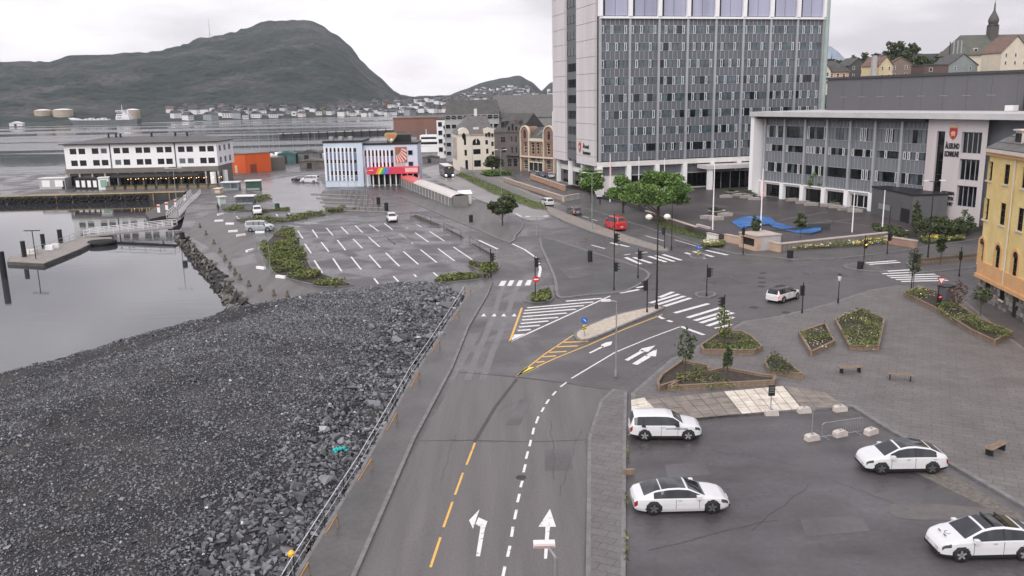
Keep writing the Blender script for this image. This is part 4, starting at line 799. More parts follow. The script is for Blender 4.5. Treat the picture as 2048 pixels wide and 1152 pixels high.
MB().add([(-.4, -.45, zev+.33), (LY, -.45, zev+.33), (LY, 5.5, zev+4.4), (3.8, 5.5, zev+4.4), (-.4, 14, zev+.33), (3.8, 9, zev+4.4), (LY, 9, zev+4.4)], [(0, 1, 2, 3), (0, 3, 5, 4), (3, 2, 6, 5)]).build('roof', SLATE, R_)
for ri in range(7):     # slate courses and the ridge stripes that divide them
    f_ = ri/7; MB().box(-.2+4*f_+.1, LY, -.42+5.9*f_, -.3+5.9*f_, zev+.36+4.05*f_, zev+.45+4.05*f_).build('slate_course', SLATE, R_)
for c in (4.5, 7.9, 11.3, 14.7):
    dm = MB().box(c-.7, c+.7, .6, 2.6, zev+1.0, zev+2.2).build('dormer', CORN, R_); MB().box(c-.55, c+.55, .52, .59, zev+1.15, zev+2.0).build('pane', GLASSD, dm); MB().box(c-.85, c+.85, .4, 2.9, zev+2.21, zev+2.36).build('dormer_roof', CORN, dm)
# ---------------------------------------------------------------- hill quarter behind the auditorium
hill('town_hill', [(1570, 150), (1640, 138), (1690, 128), (1720, 126), (1760, 112), (1800, 104), (1850, 108), (1900, 106), (1960, 100), (2048, 90), (2200, 80)], 460, 290, FOREST, 60, 16, .8, .02, jag=.6, seed=31)
def gable(name, x, y, d, w, dep, h, rh, wall, roof, label, rz=0.0, nw=2, floors=2, chim=False, cat='house'):
    P = at(x, y, d); e = empty(name, P, rz, label, cat)
    MB().prism_y([(-w/2, -6), (w/2, -6), (w/2, h), (0, h+rh-.05), (-w/2, h)], 0, dep).build('wall', wall, e)
    m = MB(); ov = .35
    for s_ in (-1, 1): m.add([(s_*(w/2+ov), -ov, h-ov*rh/(w/2)), (0, -ov, h+rh), (0, dep+ov, h+rh), (s_*(w/2+ov), dep+ov, h-ov*rh/(w/2)), (s_*(w/2+ov), -ov, h-ov*rh/(w/2)+.25), (0, -ov, h+rh+.25), (0, dep+ov, h+rh+.25), (s_*(w/2+ov), dep+ov, h-ov*rh/(w/2)+.25)], [(0, 1, 2, 3), (4, 5, 6, 7), (0, 1, 5, 4), (2, 3, 7, 6), (0, 3, 7, 4)])
    rf = m.build('roof', roof, e)
    for f_ in range(floors):
        for k in range(nw): window(e, -w/2+(k+.5)*w/nw-.5, h-1.9-f_*3, 1.0, 1.4, -.02, 1, 2, WHITE)
    if chim: MB().box(-.4, .4, dep*.5, dep*.5+.8, h+rh-.5, h+rh+1.4).build('chimney', CONC, rf)
    return e
CREAM = mat('cream_render', (.62, .55, .44), .75, .06, .6); YPALE = mat('pale_yellow_render', (.62, .52, .32), .75, .06, .6); BRICKB = mat('brown_brick', (.12, .08, .068), .8, .2, 2); ROOFD = mat('dark_roof', (.075, .073, .07), .75, .2, .6); ROOFBR = mat('brown_roof', (.16, .10, .08), .75, .2, .6)
gable('gabled_house', 1648, 158, 330, 5.5, 10, 3, 3.4, CREAM, ROOFD, 'narrow cream gabled house just right of the tower', .2)
e = empty('domed_house', at(1676, 156, 345), .25, 'pinkish house under a dark bell shaped roof above the auditorium', 'house'); MB().box(-5, 5, 0, 10, -6, 2.4).build('wall', mat('pink_render', (.60, .40, .30), .75, .06, .5), e)
MB().add([(-5.6, -.6, 2.42), (5.6, -.6, 2.42), (5.6, 10.6, 2.42), (-5.6, 10.6, 2.42), (-3.5, 1.5, 5), (3.5, 1.5, 5), (3.5, 8.5, 5), (-3.5, 8.5, 5), (-.4, 4.6, 7), (.4, 4.6, 7), (.4, 5.4, 7), (-.4, 5.4, 7)], [(0, 1, 5, 4), (1, 2, 6, 5), (2, 3, 7, 6), (3, 0, 4, 7), (4, 5, 9, 8), (5, 6, 10, 9), (6, 7, 11, 10), (7, 4, 8, 11)]).build('roof', ROOFD, e); MB().cyl((0, 5, 7), (0, 5, 10), .25, .05).build('finial', DARKM, e)
for k in range(3): window(e, -3.6+k*2.8, .3, 1.2, 1.5, -.02, 1, 2, WHITE)
gable('gabled_house', 1743, 146, 345, 6, 10, 2.2, 3.0, WHITE, ROOFD, 'white gabled house beside the tall chimney on the hill', -.4, chim=True)
gable('gabled_house', 1771, 144, 335, 6.5, 10, 2.6, 3.3, YPALE, ROOFBR, 'pale yellow gabled house on the hill behind the auditorium', .3)
gable('gabled_house', 1800, 141, 355, 9, 10, 2.4, 3, mat('grey_brown_timber', (.2, .15, .13), .8, .1, 1), ROOFBR, 'brown roofed house right of the pale yellow gable', -.3)
gable('gabled_house', 1715, 150, 360, 8, 9, 4, 3, mat('dark_timber', (.09, .085, .085), .8, .1, 1), ROOFD, 'dark timber house left of the white gable on the hill', .2)
e = empty('brick_block', at(1872, 146, 330), .1, 'flat brown brick block rising behind the auditorium roof', 'building'); MB().box(-5, 5, 0, 9, -6, 2.9).build('wall', BRICKB, e); MB().box(-5.2, 5.2, -.2, 9.2, 2.91, 3.3).build('parapet', ROOFD, e); window(e, -3, .6, 1.4, 1.4, -.02)
gable('gabled_house', 1925, 138, 350, 13, 12, 1.5, 4.5, mat('teal_grey_timber', (.24, .27, .27), .8, .1, 1), ROOFD, 'teal grey house below the large slate roof on the hill', .1)
gable('gabled_house', 2030, 122, 335, 12, 12, 3.5, 6, CREAM, ROOFBR, 'cream gabled house at the right edge below the spire', .12, 3)
# big roof with onion spire
e = empty('spired_school', at(1985, 118, 400), .05, 'large building with broad slate roof and dark onion spire', 'building'); MB().box(-17, 40, 0, 16, -10, 2).build('wall', CREAM, e)
MB().add([(-18, -1, 2.02), (40, -1, 2.02), (40, 17, 2.02), (-18, 17, 2.02), (-12, 8, 11.5), (40, 8, 11.5)], [(0, 1, 5, 4), (2, 3, 4, 5), (3, 0, 4), (1, 2, 5)]).build('roof', mat('olive_slate', (.105, .105, .09), .8, .15, .4), e)
t_ = empty('spire', (3.0, 7, 0), parent=e); t_.parent = e
MB().box(-1.9, 1.9, -1.9, 1.9, 6, 15.6).build('turret', mat('turret_copper', (.085, .08, .075), .7, .15, 1), t_); MB().lathe([(2.4, 15.61), (2.5, 16.0), (1.9, 16.2), (2.3, 17.2), (2.35, 18.2), (1.9, 19.6), (1.0, 21.2), (.45, 22.6), (.3, 25), (.12, 25.2)], n=14).build('onion_dome', MATS['turret_copper'], t_); MB().lathe([(.1, 25), (.4, 25.4), (.1, 25.9), (.05, 27.5)], n=8).build('finial', DARKM, t_)
for k in range(6): 
    dm = MB().box(-9+k*8, -7+k*8, .8, 4, 3.2, 5.2).build('dormer', CREAM, e); MB().box(-8.7+k*8, -7.3+k*8, .72, .79, 3.5, 4.8).build('pane', GLASS, dm)
e = empty('chimney_stack', at(1749, 138, 330), 0, 'tall pale brick chimney standing on the hill', 'chimney'); MB().box(-.8, .8, 0, 1.6, -4, 5.2).build('shaft', CONC, e); MB().box(-1, 1, -.2, 1.8, 5.21, 5.6).build('cap', DARKM, e)
e = empty('flue_group', at(1897, 128, 380), 0, 'cluster of thin metal flues on the hill skyline', 'flue')
for k in range(4): MB().cyl((k*1.7, 0, -4), (k*1.7, 0, 10-(k == 0)*.4), .35 if k else .2).build('flue', GREYM if k else DARKM, e)
# ================================================================ plaza and left / middle buildings
pf = [(1196, 388), (1240, 397), (1290, 416), (1390, 456), (1480, 476), (1556, 489), (1700, 470), (1812, 462), (1870, 466), (1960, 452), (2120, 436)]
P = gp(pf, PZ)+[Vector((125, 165, 0)), Vector((90, 195, 0)), tw.P(40, 4), tw.P(0, 2)]
MB().prism([(p.x, p.y) for p in P], -.1, PZ).build('plaza', PLAZA, kind='structure')
JOINT = mat('pale_plaza_joint', (.20, .175, .17), .6, .15, 1)
for a, b_ in (((1420, 418), (1495, 428)), ((1500, 404), (1565, 406)), ((1500, 422), (1530, 423)), ((1522, 432), (1562, 431)), ((1560, 440), (1655, 424)), ((1600, 449), (1720, 437)), ((1400, 408), (1460, 414)), ((1560, 396), (1640, 402)), ((1650, 440), (1740, 452))):
    A, B_ = G(*a, PZ), G(*b_, PZ); band('paving_joint', [A, B_], .35, PZ+.006, JOINT)
# low walls on the plaza edge
WALLB = mat('sandstone_block', (.50, .36, .27), .8, .12, 1.2, .1); CAP = mat('wall_cap', (.44, .38, .34), .8, .1, 1)
def lowwall(a, b_, h, label, w=.45, m=None, z=.1):
    A, B_ = G(*a, z), G(*b_, z); d = B_-A; e = empty('low_wall', A, math.atan2(d.y, d.x), label, 'wall'); L = d.length; k = max(2, int(L/1.6))
    MB().box(0, L, .03, w-.03, 0, h-.01).build('core', m or WALLB, e)
    for i in range(k): MB().box(i*L/k+.02, (i+1)*L/k-.02, 0, w, .02, h-.14).build('block', m or WALLB, e)
    MB().box(-.05, L+.05, -.06, w+.06, h-.135, h).build('coping', CAP, e); return e
lowwall((1413, 482), (1432, 486), 1.25, 'short sandstone wall end left of the blue ramp', m=OFFW); lowwall((1448, 484), (1478, 490), 1.2, 'sandstone wall between two flagpoles at the plaza edge')
lowwall((1513, 495), (1557, 505), 1.25, 'sandstone wall right of the framed opening at the plaza corner')
lowwall((1392, 463), (1416, 470), 1.2, 'pale framed wall opening below the grass verge', m=CONCL)
lowwall((1290, 432), (1390, 466), 1.0, 'long dark plaza wall beside the big tree', m=mat('dark_brick_wall', (.12, .085, .075), .8, .15, 2)); lowwall((1768, 487), (1830, 497), 1.1, 'reddish plaza wall behind the right crossing', m=mat('red_sandstone', (.33, .21, .17), .8, .12, 1.2))
A, B_ = G(1478, 494, .1), G(1511, 503, .1); d = B_-A; e = empty('portal_block', A, math.atan2(d.y, d.x), 'square sandstone block with a dark framed opening at the plaza corner', 'wall'); L = d.length
MB().box(0, L, .8, 4, 0, 2.0).build('core', CONC, e); MB().box(0, .4, 0, .79, 0, 2.0).box(L-.4, L, 0, .79, 0, 2.0).box(.4, L-.4, 0, .79, 1.65, 2.0).box(.4, L-.4, 0, .79, 0, .5).build('surround', WALLB, e); MB().box(.41, L-.41, .5, .78, .51, 1.64).build('opening', DARKM, e); MB().box(-.1, L+.1, -.1, 4.1, 2.01, 2.15).build('coping', CAP, e)
A, B_ = G(1557, 490, PZ), G(1813, 463, PZ); A.z = B_.z = .1; d = B_-A; e = empty('retaining_wall', A, math.atan2(d.y, d.x), 'grey retaining wall behind the long yellow flower bed', 'wall'); L = d.length; MB().box(0, L, -.3, .3, 0, 1.0).build('core', CONC, e)
for i in range(24): MB().box(i*L/24+.02, (i+1)*L/24-.02, -.35, .35, .02, .98).build('block', mat('retaining_granite', (.20, .18, .17), .8, .2, 1.5), e)
MB().box(0, L, -.4, .4, 1.001, 1.12).build('coping', CAP, e)
# blue wave ramp (pump track)
BLUE = mat('blue_coating', (.012, .07, .20), .4, .15, .35, col2=(.045, .18, .50)); TRK = mat('dark_ramp_side', (.05, .055, .06), .7, .1, 1)
e = empty('blue_wave_ramp', G(1470, 455, PZ), 0, 'bright blue wave shaped ramp standing on the brown plaza', 'ramp'); o = e.location
back = [(1463, 445), (1480, 438), (1510, 436), (1540, 438), (1553, 447), (1575, 453), (1592, 458), (1615, 462), (1642, 459)]; front = [(1488, 463), (1493, 456), (1515, 453), (1538, 451), (1546, 455), (1566, 462), (1590, 466), (1620, 470), (1642, 465)]
hts = [.08, .3, .38, .34, .15, .32, .1, .3, .5]; mt = MB(); ms = MB(); Pb = [G(*p, PZ)-o for p in back]; Pf = [G(*p, PZ)-o for p in front]
for i in range(8):
    a, b_, c, d_ = Pf[i].copy(), Pf[i+1].copy(), Pb[i+1].copy(), Pb[i].copy(); h0, h1 = hts[i], hts[i+1]
    up = lambda p, h: (p.x, p.y, p.z+h)
    mt.quad(up(a, h0*.75), up(b_, h1*.75), up(c, h1), up(d_, h0)); ms.quad(up(a, 0), up(b_, 0), up(b_, h1*.75-.005), up(a, h0*.75-.005)); ms.quad(up(c, 0), up(d_, 0), up(d_, h0-.005), up(c, h1-.005))
mt.build('deck', BLUE, e); ms.build('side_panel', TRK, e); q = Pf[4]; MB().prism_y([(0, 0), (9, 0), (9, .95), (6, 1.0), (3, .35), (0, .03)], 0, .4).build('quarter_pipe', TRK, e, (Pf[4].x-1.5, Pf[4].y-3.5, .0)); MB().lathe([(.02, .55), (.3, .7), (.3, .8), (.02, .95)], n=10).build('lamp_globe', WHITE, e, (Pf[4].x+3.0, Pf[4].y-3.8, .2))

# ---------------------------------------------------------------- art nouveau row
zz7 = lambda Y: 200+Y/6.776
xx7 = lambda X: 880+X/6.776
def openings(fr, lst):
    """(x0,x1,y0,y1) in the enlarged photo -> local rectangles"""
    o = []
    for a, b_, c, d_ in lst:
        u0, u1 = fr.u(xx7(a), 0, 8), fr.u(xx7(b_), 0, 8); um = (u0+u1)/2; o.append((u0, u1, fr.z(zz7(d_), um), fr.z(zz7(c), um)))
    return o
IVORY = mat('ivory_render', (.72, .66, .57), .7, .05, .4, streak=True); IVT = mat('pink_trim', (.62, .36, .27), .7, .06, 1)
wf = Fr(G(917, 341), G(990, 338.5), 'ivory_corner_house', 'ivory corner house with rounded and pointed gables under a dark slate roof', 'house'); R_ = wf.r; L = wf.L
ze = wf.z(zz7(462), L*.5); lst = openings(wf, [(325, 355, 520, 610), (328, 362, 675, 755), (335, 372, 815, 945), (440, 545, 585, 612), (447, 547, 665, 735), (455, 548, 815, 905), (615, 640, 452, 495), (655, 680, 452, 495), (697, 720, 452, 495), (615, 650, 543, 603), (695, 727, 565, 625), (622, 655, 660, 728), (698, 730, 697, 745)])
ub1 = wf.u(xx7(410), 0, 8); ub2 = wf.u(xx7(592), 0, 8)
low = [o for o in lst if o[3] < ze]
MB().wall(0, L, 0, ze, low, 0, .2).build('wall', IVORY, R_); MB().box(0, L, .6, 14, 0, ze-.02).build('core', IVORY, R_)
for i, o in enumerate(lst): window(R_, o[0], o[2], o[1]-o[0], o[3]-o[2], .14 if o[3] < ze else -.21, 2 if o[1]-o[0] > 2.2 else 1, 2 if i != 5 else 1, DARKM, GLASS, .09)
um = (lst[3][0]+lst[3][1])/2; ra = (lst[3][1]-lst[3][0])/2; zb0 = lst[3][3]; MB().prism_y([(um+ra*math.cos(t_), zb0+.01+1.15*ra*math.sin(t_)) for t_ in [i*math.pi/12 for i in range(13)]], -.06, -.01).build('arched_window', GLASS, R_); MB().box(um-.14, um+.14, -.12, -.061, zb0, zb0+1.1*ra).build('glazing_bar', IVORY, R_)
zg = wf.z(zz7(372), 3); c = ub1*.5; pr = [(.05, ze-.3)]+[(c+(c-.25)*math.cos(t_), zg-1.9+1.9*math.sin(t_)) for t_ in [math.pi-i*math.pi/10 for i in range(11)]]+[(ub1-.05, ze-.3)]
MB().prism_y(pr, -.2, 3).build('rounded_gable', IVORY, R_); MB().prism_y([(c+.55*math.cos(t_), zg-2.6+1.0*math.sin(t_)) for t_ in [i*math.pi/8 for i in range(16)]], -.26, -.21).build('oval_window', GLASS, R_)
zp_ = wf.z(zz7(372), L*.85); MB().prism_y([(ub2, ze-.3), (L-.05, ze-.3), (L-.05, ze+1.5), ((ub2+L)/2, zp_), (ub2, ze+1.5)], -.2, 3).build('pointed_gable', IVORY, R_); MB().prism_y([((ub2+L)/2+.5*math.cos(t_), zp_-1.9+.5*math.sin(t_)) for t_ in [i*math.pi/8 for i in range(16)]], -.26, -.21).build('round_window', GLASS, R_)
MB().box(ub1, ub2, -.25, .1, ze-.3, ze).build('cornice', IVT, R_)
zr = wf.z(232, L*.5, 7)
MB().add([(-.4, -.3, ze), (L+.2, -.3, ze), (L+.2, 14, ze), (-.4, 14, ze), (4.0, 5.5, zr), (L-1.5, 5.5, zr), (L-1.5, 9, zr), (4, 9, zr)], [(0, 1, 5, 4), (1, 2, 6, 5), (2, 3, 7, 6), (3, 0, 4, 7), (4, 5, 6, 7)]).build('roof', SLATE, R_)
MB().box(L*.45, L*.6, 1.2, 1.8, ze+1.3, ze+2.0).build('roof_light', OFFW, R_); MB().box(L*.55, L*.62, 6, 7.2, zr, zr+2.2).build('chimney', OFFW, R_); MB().box(-.15, .0, .3, 14, 0, ze-.1).build('side_wall', IVORY, R_)
for k in range(4): MB().box(-.2, -.155, 2+k*3, 3+k*3, 3, ze-1).build('side_window', GLASS, R_)
GSTONE = mat('dark_grey_stone', (.115, .10, .095), .8, .15, .8, .2); 
dfr = Fr(G(990.5, 338.5), G(1043, 341), 'grey_stone_house', 'dark grey stone house with curved gable in the old row', 'house'); R_ = dfr.r; L = dfr.L
ze = dfr.z(zz7(432), L*.3); lst = openings(dfr, [(822, 885, 500, 575), (835, 890, 640, 718), (960, 985, 490, 560), (1018, 1043, 488, 570), (962, 988, 635, 722), (1022, 1047, 635, 722), (800, 860, 830, 905), (910, 965, 820, 905), (990, 1045, 820, 905)])
MB().wall(0, L, 0, ze, lst, 0, .2).build('wall', GSTONE, R_); MB().box(0, L, .6, 14, 0, ze-.02).build('core', GSTONE, R_)
for o in lst: window(R_, o[0], o[2], o[1]-o[0], o[3]-o[2], .14, 2 if o[1]-o[0] > 1.6 else 1, 2, GSTONE, GLASS, .12)
for o in lst[6:]: MB().prism_y([((o[0]+o[1])/2+(o[1]-o[0])/2*math.cos(t_), o[3]+(o[1]-o[0])/2*.8*math.sin(t_)) for t_ in [i*math.pi/8 for i in range(9)]], -.05, -.01).build('fanlight', GLASS, R_)
g0, g1 = dfr.u(xx7(900), 0, 10), dfr.u(xx7(1085), 0, 10); gm = (g0+g1)/2; zp_ = dfr.z(zz7(268), gm)
MB().prism_y([(g0, ze-.2), (g1, ze-.2), (g1-.3, ze+1.2), (gm+1.2, zp_-1.6), (gm+.6, zp_), (gm-.6, zp_), (gm-1.2, zp_-1.6), (g0+.3, ze+1.2)], -.2, 4).build('curved_gable', GSTONE, R_)
for q, h in ((-1.4, 1.1), (0, 1.9), (1.4, 1.1)): MB().box(gm+q-.35, gm+q+.35, -.26, -.21, ze+.5, ze+.5+h).build('gable_window', GLASS, R_)
MB().box(g0, g1, -1.0, -.05, dfr.z(zz7(752), gm), dfr.z(zz7(738), gm)).build('balcony', GSTONE, R_); MB().box(0, g0, -.2, .1, ze-.3, ze).build('cornice', GSTONE, R_)
zr = dfr.z(226, L*.5, 7); MB().add([(-.2, -.3, ze), (L+.2, -.3, ze), (L+.2, 13, ze), (-.2, 13, ze), (-.2, 6, zr), (L+.2, 6, zr)], [(0, 1, 5, 4), (2, 3, 4, 5), (1, 2, 5), (3, 0, 4)]).build('roof', ROOFD, R_)
for q, v_ in ((2.6, 2.2), (L-2.5, 3.0)): dm = MB().box(q-.8, q+.8, v_-1.2, v_+1.2, ze+1.0, ze+3.2).build('dormer', ROOFD, R_); MB().box(q-.6, q+.6, v_-1.26, v_-1.21, ze+1.4, ze+2.9).build('pane', GLASS, dm)
BRK = mat('red_brown_brick', (.24, .145, .11), .8, .15, 2)
cf = Fr(G(1043.5, 341), G(1109, 347), 'cream_brick_house', 'brick house with cream trim and two rounded towers beside the stone house', 'house'); R_ = cf.r; L = cf.L
ze = cf.z(zz7(520), L*.5); t1 = cf.u(xx7(1208), 0, 8); t2 = cf.u(xx7(1412), 0, 8); lst = openings(cf, [(1240, 1278, 600, 735), (1310, 1345, 600, 735), (1375, 1408, 605, 735), (1140, 1175, 590, 720), (1450, 1490, 610, 740), (1235, 1290, 815, 930), (1310, 1360, 815, 930), (1375, 1420, 815, 930), (1135, 1190, 840, 935), (1440, 1500, 850, 940)])
MB().wall(0, L, 0, ze, lst, 0, .2).build('wall', BRK, R_); MB().box(0, L, .6, 12, 0, ze-.02).build('core', BRK, R_)
for o in lst: window(R_, o[0], o[2], o[1]-o[0], o[3]-o[2], .14, 1, 3, CREAM, GLASS, .1); MB().prism_y([((o[0]+o[1])/2+(o[1]-o[0])/2*math.cos(t_), o[3]+(o[1]-o[0])/2*.7*math.sin(t_)) for t_ in [i*math.pi/8 for i in range(9)]], -.05, -.01).build('fanlight', GLASS, R_)
for a, b_ in ((0, t1), (t2, L)):
    c = (a+b_)/2; w_ = (b_-a)/2; zg = cf.z(zz7(358), c); zs = zg-w_
    MB().prism_y([(a, ze-1), (b_, ze-1), (b_, zs)]+[(c+w_*math.cos(t_), zs+w_*math.sin(t_)) for t_ in [i*math.pi/10 for i in range(1, 10)]]+[(a, zs)], -.1, 4).build('tower_gable', BRK, R_)
    m = MB()
    for i in range(10):
        t0, t1_ = i*math.pi/10, (i+1)*math.pi/10; m.prism_y([(c+(w_-.05)*math.cos(t0), zs+(w_-.05)*math.sin(t0)), (c+(w_+.3)*math.cos(t0), zs+(w_+.3)*math.sin(t0)), (c+(w_+.3)*math.cos(t1_), zs+(w_+.3)*math.sin(t1_)), (c+(w_-.05)*math.cos(t1_), zs+(w_-.05)*math.sin(t1_))], -.35, .3)
    m.box(a-.3, a+.12, -.35, .3, 0, zs).box(b_-.12, b_+.3, -.35, .3, 0, zs); m.build('cream_surround', CREAM, R_)
    MB().prism_y([(c+.55*math.cos(t_), zs-.2+1.3*math.sin(t_)) for t_ in [i*math.pi/8 for i in range(16)]], -.2, -.12).build('tower_window', GLASS, R_)
MB().box(t1, t2, -.3, .1, ze-.9, ze).build('cornice', CREAM, R_); MB().box(-.2, L+.2, -.6, .1, cf.z(zz7(775), L/2)-.2, cf.z(zz7(765), L/2)).build('string_course', CREAM, R_); MB().box(t1+.3, t2-.3, -.4, -.02, .1, 3.0).build('shop_front', CREAM, R_)
for k in range(3): MB().box(t1+.6+k*(t2-t1-.8)/3, t1+.3+(k+1)*(t2-t1-.8)/3, -.46, -.41, .4, 2.7).build('shop_window', GLASS, R_)
zr = cf.z(255, L*.5, 4); MB().add([(t1-.5, -.2, ze), (t2+.5, -.2, ze), (t2+.5, 3.5, zr), (t1-.5, 3.5, zr), (L, 12, zr), (0, 12, zr)], [(0, 1, 2, 3), (3, 2, 4, 5)]).build('roof', ROOFD, R_)
for k in (.42, .62): MB().add([(L*k, .6, ze+.75), (L*k+1.3, .6, ze+.75), (L*k+1.3, 2.4, ze+.75+(zr-ze)*1.8/3.7+.1), (L*k, 2.4, ze+.75+(zr-ze)*1.8/3.7+.1)], [(0, 1, 2, 3)]).build('roof_light', GLASSB, R_)
MB().box(L*.55, L*.62, 5, 6, zr-.5, zr+4.6).build('chimney', OFFW, R_)
# blocks behind the row
def block(name, x0, x1, yb, yt, d, dep, wall, roof, label, pitch_=0.0, wins=(), rz=0.0, back=0):
    A, B_ = at(x0, yb, d), at(x1, yb, d+back); f = Fr(Vector((A.x, A.y, 0)), Vector((B_.x, B_.y, 0)), name, label); h = zat(A, yt); R = f.r; L = f.L
    MB().box(0, L, 0, dep, 0, h).build('wall', wall, R)
    if pitch_: MB().add([(-.3, -.4, h+.01), (L+.3, -.4, h+.01), (L+.3, dep+.4, h+.01), (-.3, dep+.4, h+.01), (.6, dep/2, h+pitch_), (L-.6, dep/2, h+pitch_)], [(0, 1, 5, 4), (1, 2, 5), (2, 3, 4, 5), (3, 0, 4)]).build('roof', roof, R)
    else: MB().box(-.2, L+.2, -.2, dep+.2, h+.01, h+.5).build('roof', roof, R)
    for (c, r_, w_, hh, z0, dz, gl) in wins:
        for i in range(c):
            for j in range(r_): window(R, (i+.5)*L/c-w_/2, z0+j*dz, w_, hh, -.02, 1, 1, ALUW, gl)
    return f, h
block('apartment_block', 893, 1000, 330, 236, 300, 16, mat('pale_grey_render', (.36, .36, .36), .7, .06, .4), ROOFD, 'pale grey apartment block rising behind the ivory corner house', 6, [(9, 5, 1.8, 1.6, 2, 3.1, GLASS)])
f_, h = block('white_apartments', 876, 916, 322, 240, 320, 14, WHITE, ROOFD, 'white balcony apartments left of the ivory corner house', 0, [(3, 4, 1.6, 1.8, 2.2, 3.1, GLASS)])
for j in range(4): 
    bl = MB().box(2.5, f_.L-.3, -1.5, -.05, 1.5+j*3.1, 1.65+j*3.1).build('balcony', CONC, f_.r); MB().box(2.5, f_.L-.3, -1.52, -1.46, 1.66+j*3.1, 2.6+j*3.1).build('railing', GLASSB, bl)
block('slate_roof_hall', 985, 1118, 320, 236, 310, 18, mat('grey_plaster', (.24, .235, .23), .7, .06, .4), SLATE, 'long house with broad grey slate roof behind the old row', 8, [(8, 3, 1.2, 1.6, 3, 3.2, GLASS)])
block('dark_flat_block', 1068, 1130, 300, 197, 340, 18, mat('dark_plaster', (.12, .12, .115), .7, .06, .4), ROOFD, 'dark block whose grey roof meets the tower edge', 0, [(3, 2, 1.6, 1.2, 14, 4, GLASS)])
block('dark_red_block', 990, 1062, 300, 218, 360, 16, WHITE, mat('maroon_roof', (.12, .05, .045), .8, .1, .5), 'white and maroon flat roofed block behind the slate roofs', 0, [(6, 1, 2.4, 1.5, 13.5, 3, mat('maroon_panel', (.14, .06, .055), .8, .1, 1))])
block('long_dark_hall', 922, 1008, 300, 214, 400, 20, mat('black_cladding', (.045, .047, .05), .7, .06, .4), ROOFD, 'long black roofed hall on the skyline behind the old row', 0, [(8, 1, 1.6, 1.2, 6, 3, GLASS)])
BRW = mat('red_brown_cladding', (.215, .115, .09), .75, .08, .15, streak=True)
f_, h = block('brown_warehouse', 789, 896, 293, 238, 415, 40, BRW, mat('brown_roof_edge', (.15, .085, .07), .7, .1, .5), 'large plain red brown warehouse on the pier', 0)
for k in range(9): MB().box(k*f_.L/9+.05, (k+1)*f_.L/9-.05, -.12, -.01, .3, h*.55).build('cladding_panel', mat('lower_brown_cladding', (.17, .115, .10), .75, .08, .2), f_.r)
MB().box(f_.L*.3, f_.L*.42, -.2, -.13, 0, 4).build('gate', GREYM, f_.r)
# white ferry beside the warehouse
A = G(838, 306, WZ+1.5); e = empty('white_ferry', (A.x, A.y, 0), -.05, 'white passenger boat lying between blue building and warehouse', 'boat'); s_ = 10.5
MB().prism_y([(-1, 2.4), (0, -1.8), (s_, -1.8), (s_+2.2, 2.6)], 0, 5).build('hull', WHITE, e); MB().box(0, s_-.5, .4, 4.6, 2.61, 4.8).box(.5, s_-2.5, .6, 4.4, 4.81, 6.9).build('superstructure', WHITE, e); MB().box(.6, s_-1, .33, .39, 3.2, 4.2).box(1, s_-3, .53, .59, 5.4, 6.2).build('window_band', GLASSD, e); MB().box(1, s_-3.2, .8, 4.2, 6.92, 7.1).build('top_deck', WHITE, e); MB().cyl((3, 2.5, 7.1), (3, 2.5, 9.4), .12).build('mast', WHITE, e)
# ---------------------------------------------------------------- harbour terminal
tf = Fr(G(138, 376), G(439, 369.3), 'harbour_terminal', 'long white harbour building with dark hipped roof and two window rows', 'building'); R_ = tf.r; L = tf.L; DT = 15.0
z3 = lambda Y: 220+Y/4.267
x3 = lambda X: X/4.267
zw0 = tf.z(z3(505)); ze = tf.z(z3(292)); zr1 = [(tf.z(z3(378), 4), tf.z(z3(330), 4)), (tf.z(z3(478), 4), tf.z(z3(430), 4))]
cs = [tf.u(x3(q), 0, 8) for q in (630, 705, 818, 892, 1003, 1078, 1190, 1260, 1370, 1442, 1552, 1624, 1732, 1802)]; ww = 1.75
ops = [(c-ww/2, c+ww/2, a, b_) for c in cs for a, b_ in zr1]
MB().wall(0, L, zw0, ze, ops, 0, .22).build('wall', WHITE, R_); MB().box(.0, L, .6, DT, zw0, ze-.02).build('core', WHITE, R_)
for i, c in enumerate(cs):
    for j, (a, b_) in enumerate(zr1): window(R_, c-ww/2, a, ww, b_-a, .15, 1, 1, DARKM if (i, j) not in ((3, 0), (4, 1), (10, 1), (11, 1)) else ALUW, GLASSD if (i, j) not in ((3, 0), (4, 1), (10, 1), (11, 1)) else GLASSB, .12)
MB().box(L+.005, L+.1, 0, DT, zw0, ze-.01).build('end_wall', WHITE, R_)
for j, (a, b_) in enumerate(zr1):
    for k in range(3): MB().box(L+.11, L+.16, 2+k*4.2, 3.5+k*4.2, a, b_).build('end_window', GLASSB, R_)
for q in (945, 1497): u_ = tf.u(x3(q), 0, 8); MB().cyl((u_, -.12, zw0), (u_, -.12, ze), .12).build('downpipe', DARKM, R_)
zr = tf.z(272, L*.5, DT/2); ROOFT = mat('terminal_roof', (.105, .10, .10), .75, .12, .3)
MB().add([(-.9, -.9, ze), (L+.9, -.9, ze), (L+.9, DT+.9, ze), (-.9, DT+.9, ze), (9.5, DT/2, zr), (L-6, DT/2, zr)], [(0, 1, 5, 4), (1, 2, 5), (2, 3, 4, 5), (3, 0, 4)]).build('roof', ROOFT, R_); MB().box(-.92, L+.92, -.95, DT+.95, ze-.22, ze-.005).build('eaves', DARKM, R_)
for q in (.23, .28, .31, .52, .68, .76): MB().cyl((L*q, DT*.45, zr-.7), (L*q, DT*.45, zr+.9), .28).build('roof_vent', DARKM, R_)
MB().box(.3, L-.3, .7, DT-1, 0, zw0-.01).build('ground_floor', mat('ground_floor_dark', (.17, .155, .14), .7, .1, .6), R_)
MB().box(-.2, L+.2, -.3, .6, zw0-1.3, zw0-.01).build('fascia', mat('bronze_fascia', (.16, .145, .13), .7, .1, .6), R_)
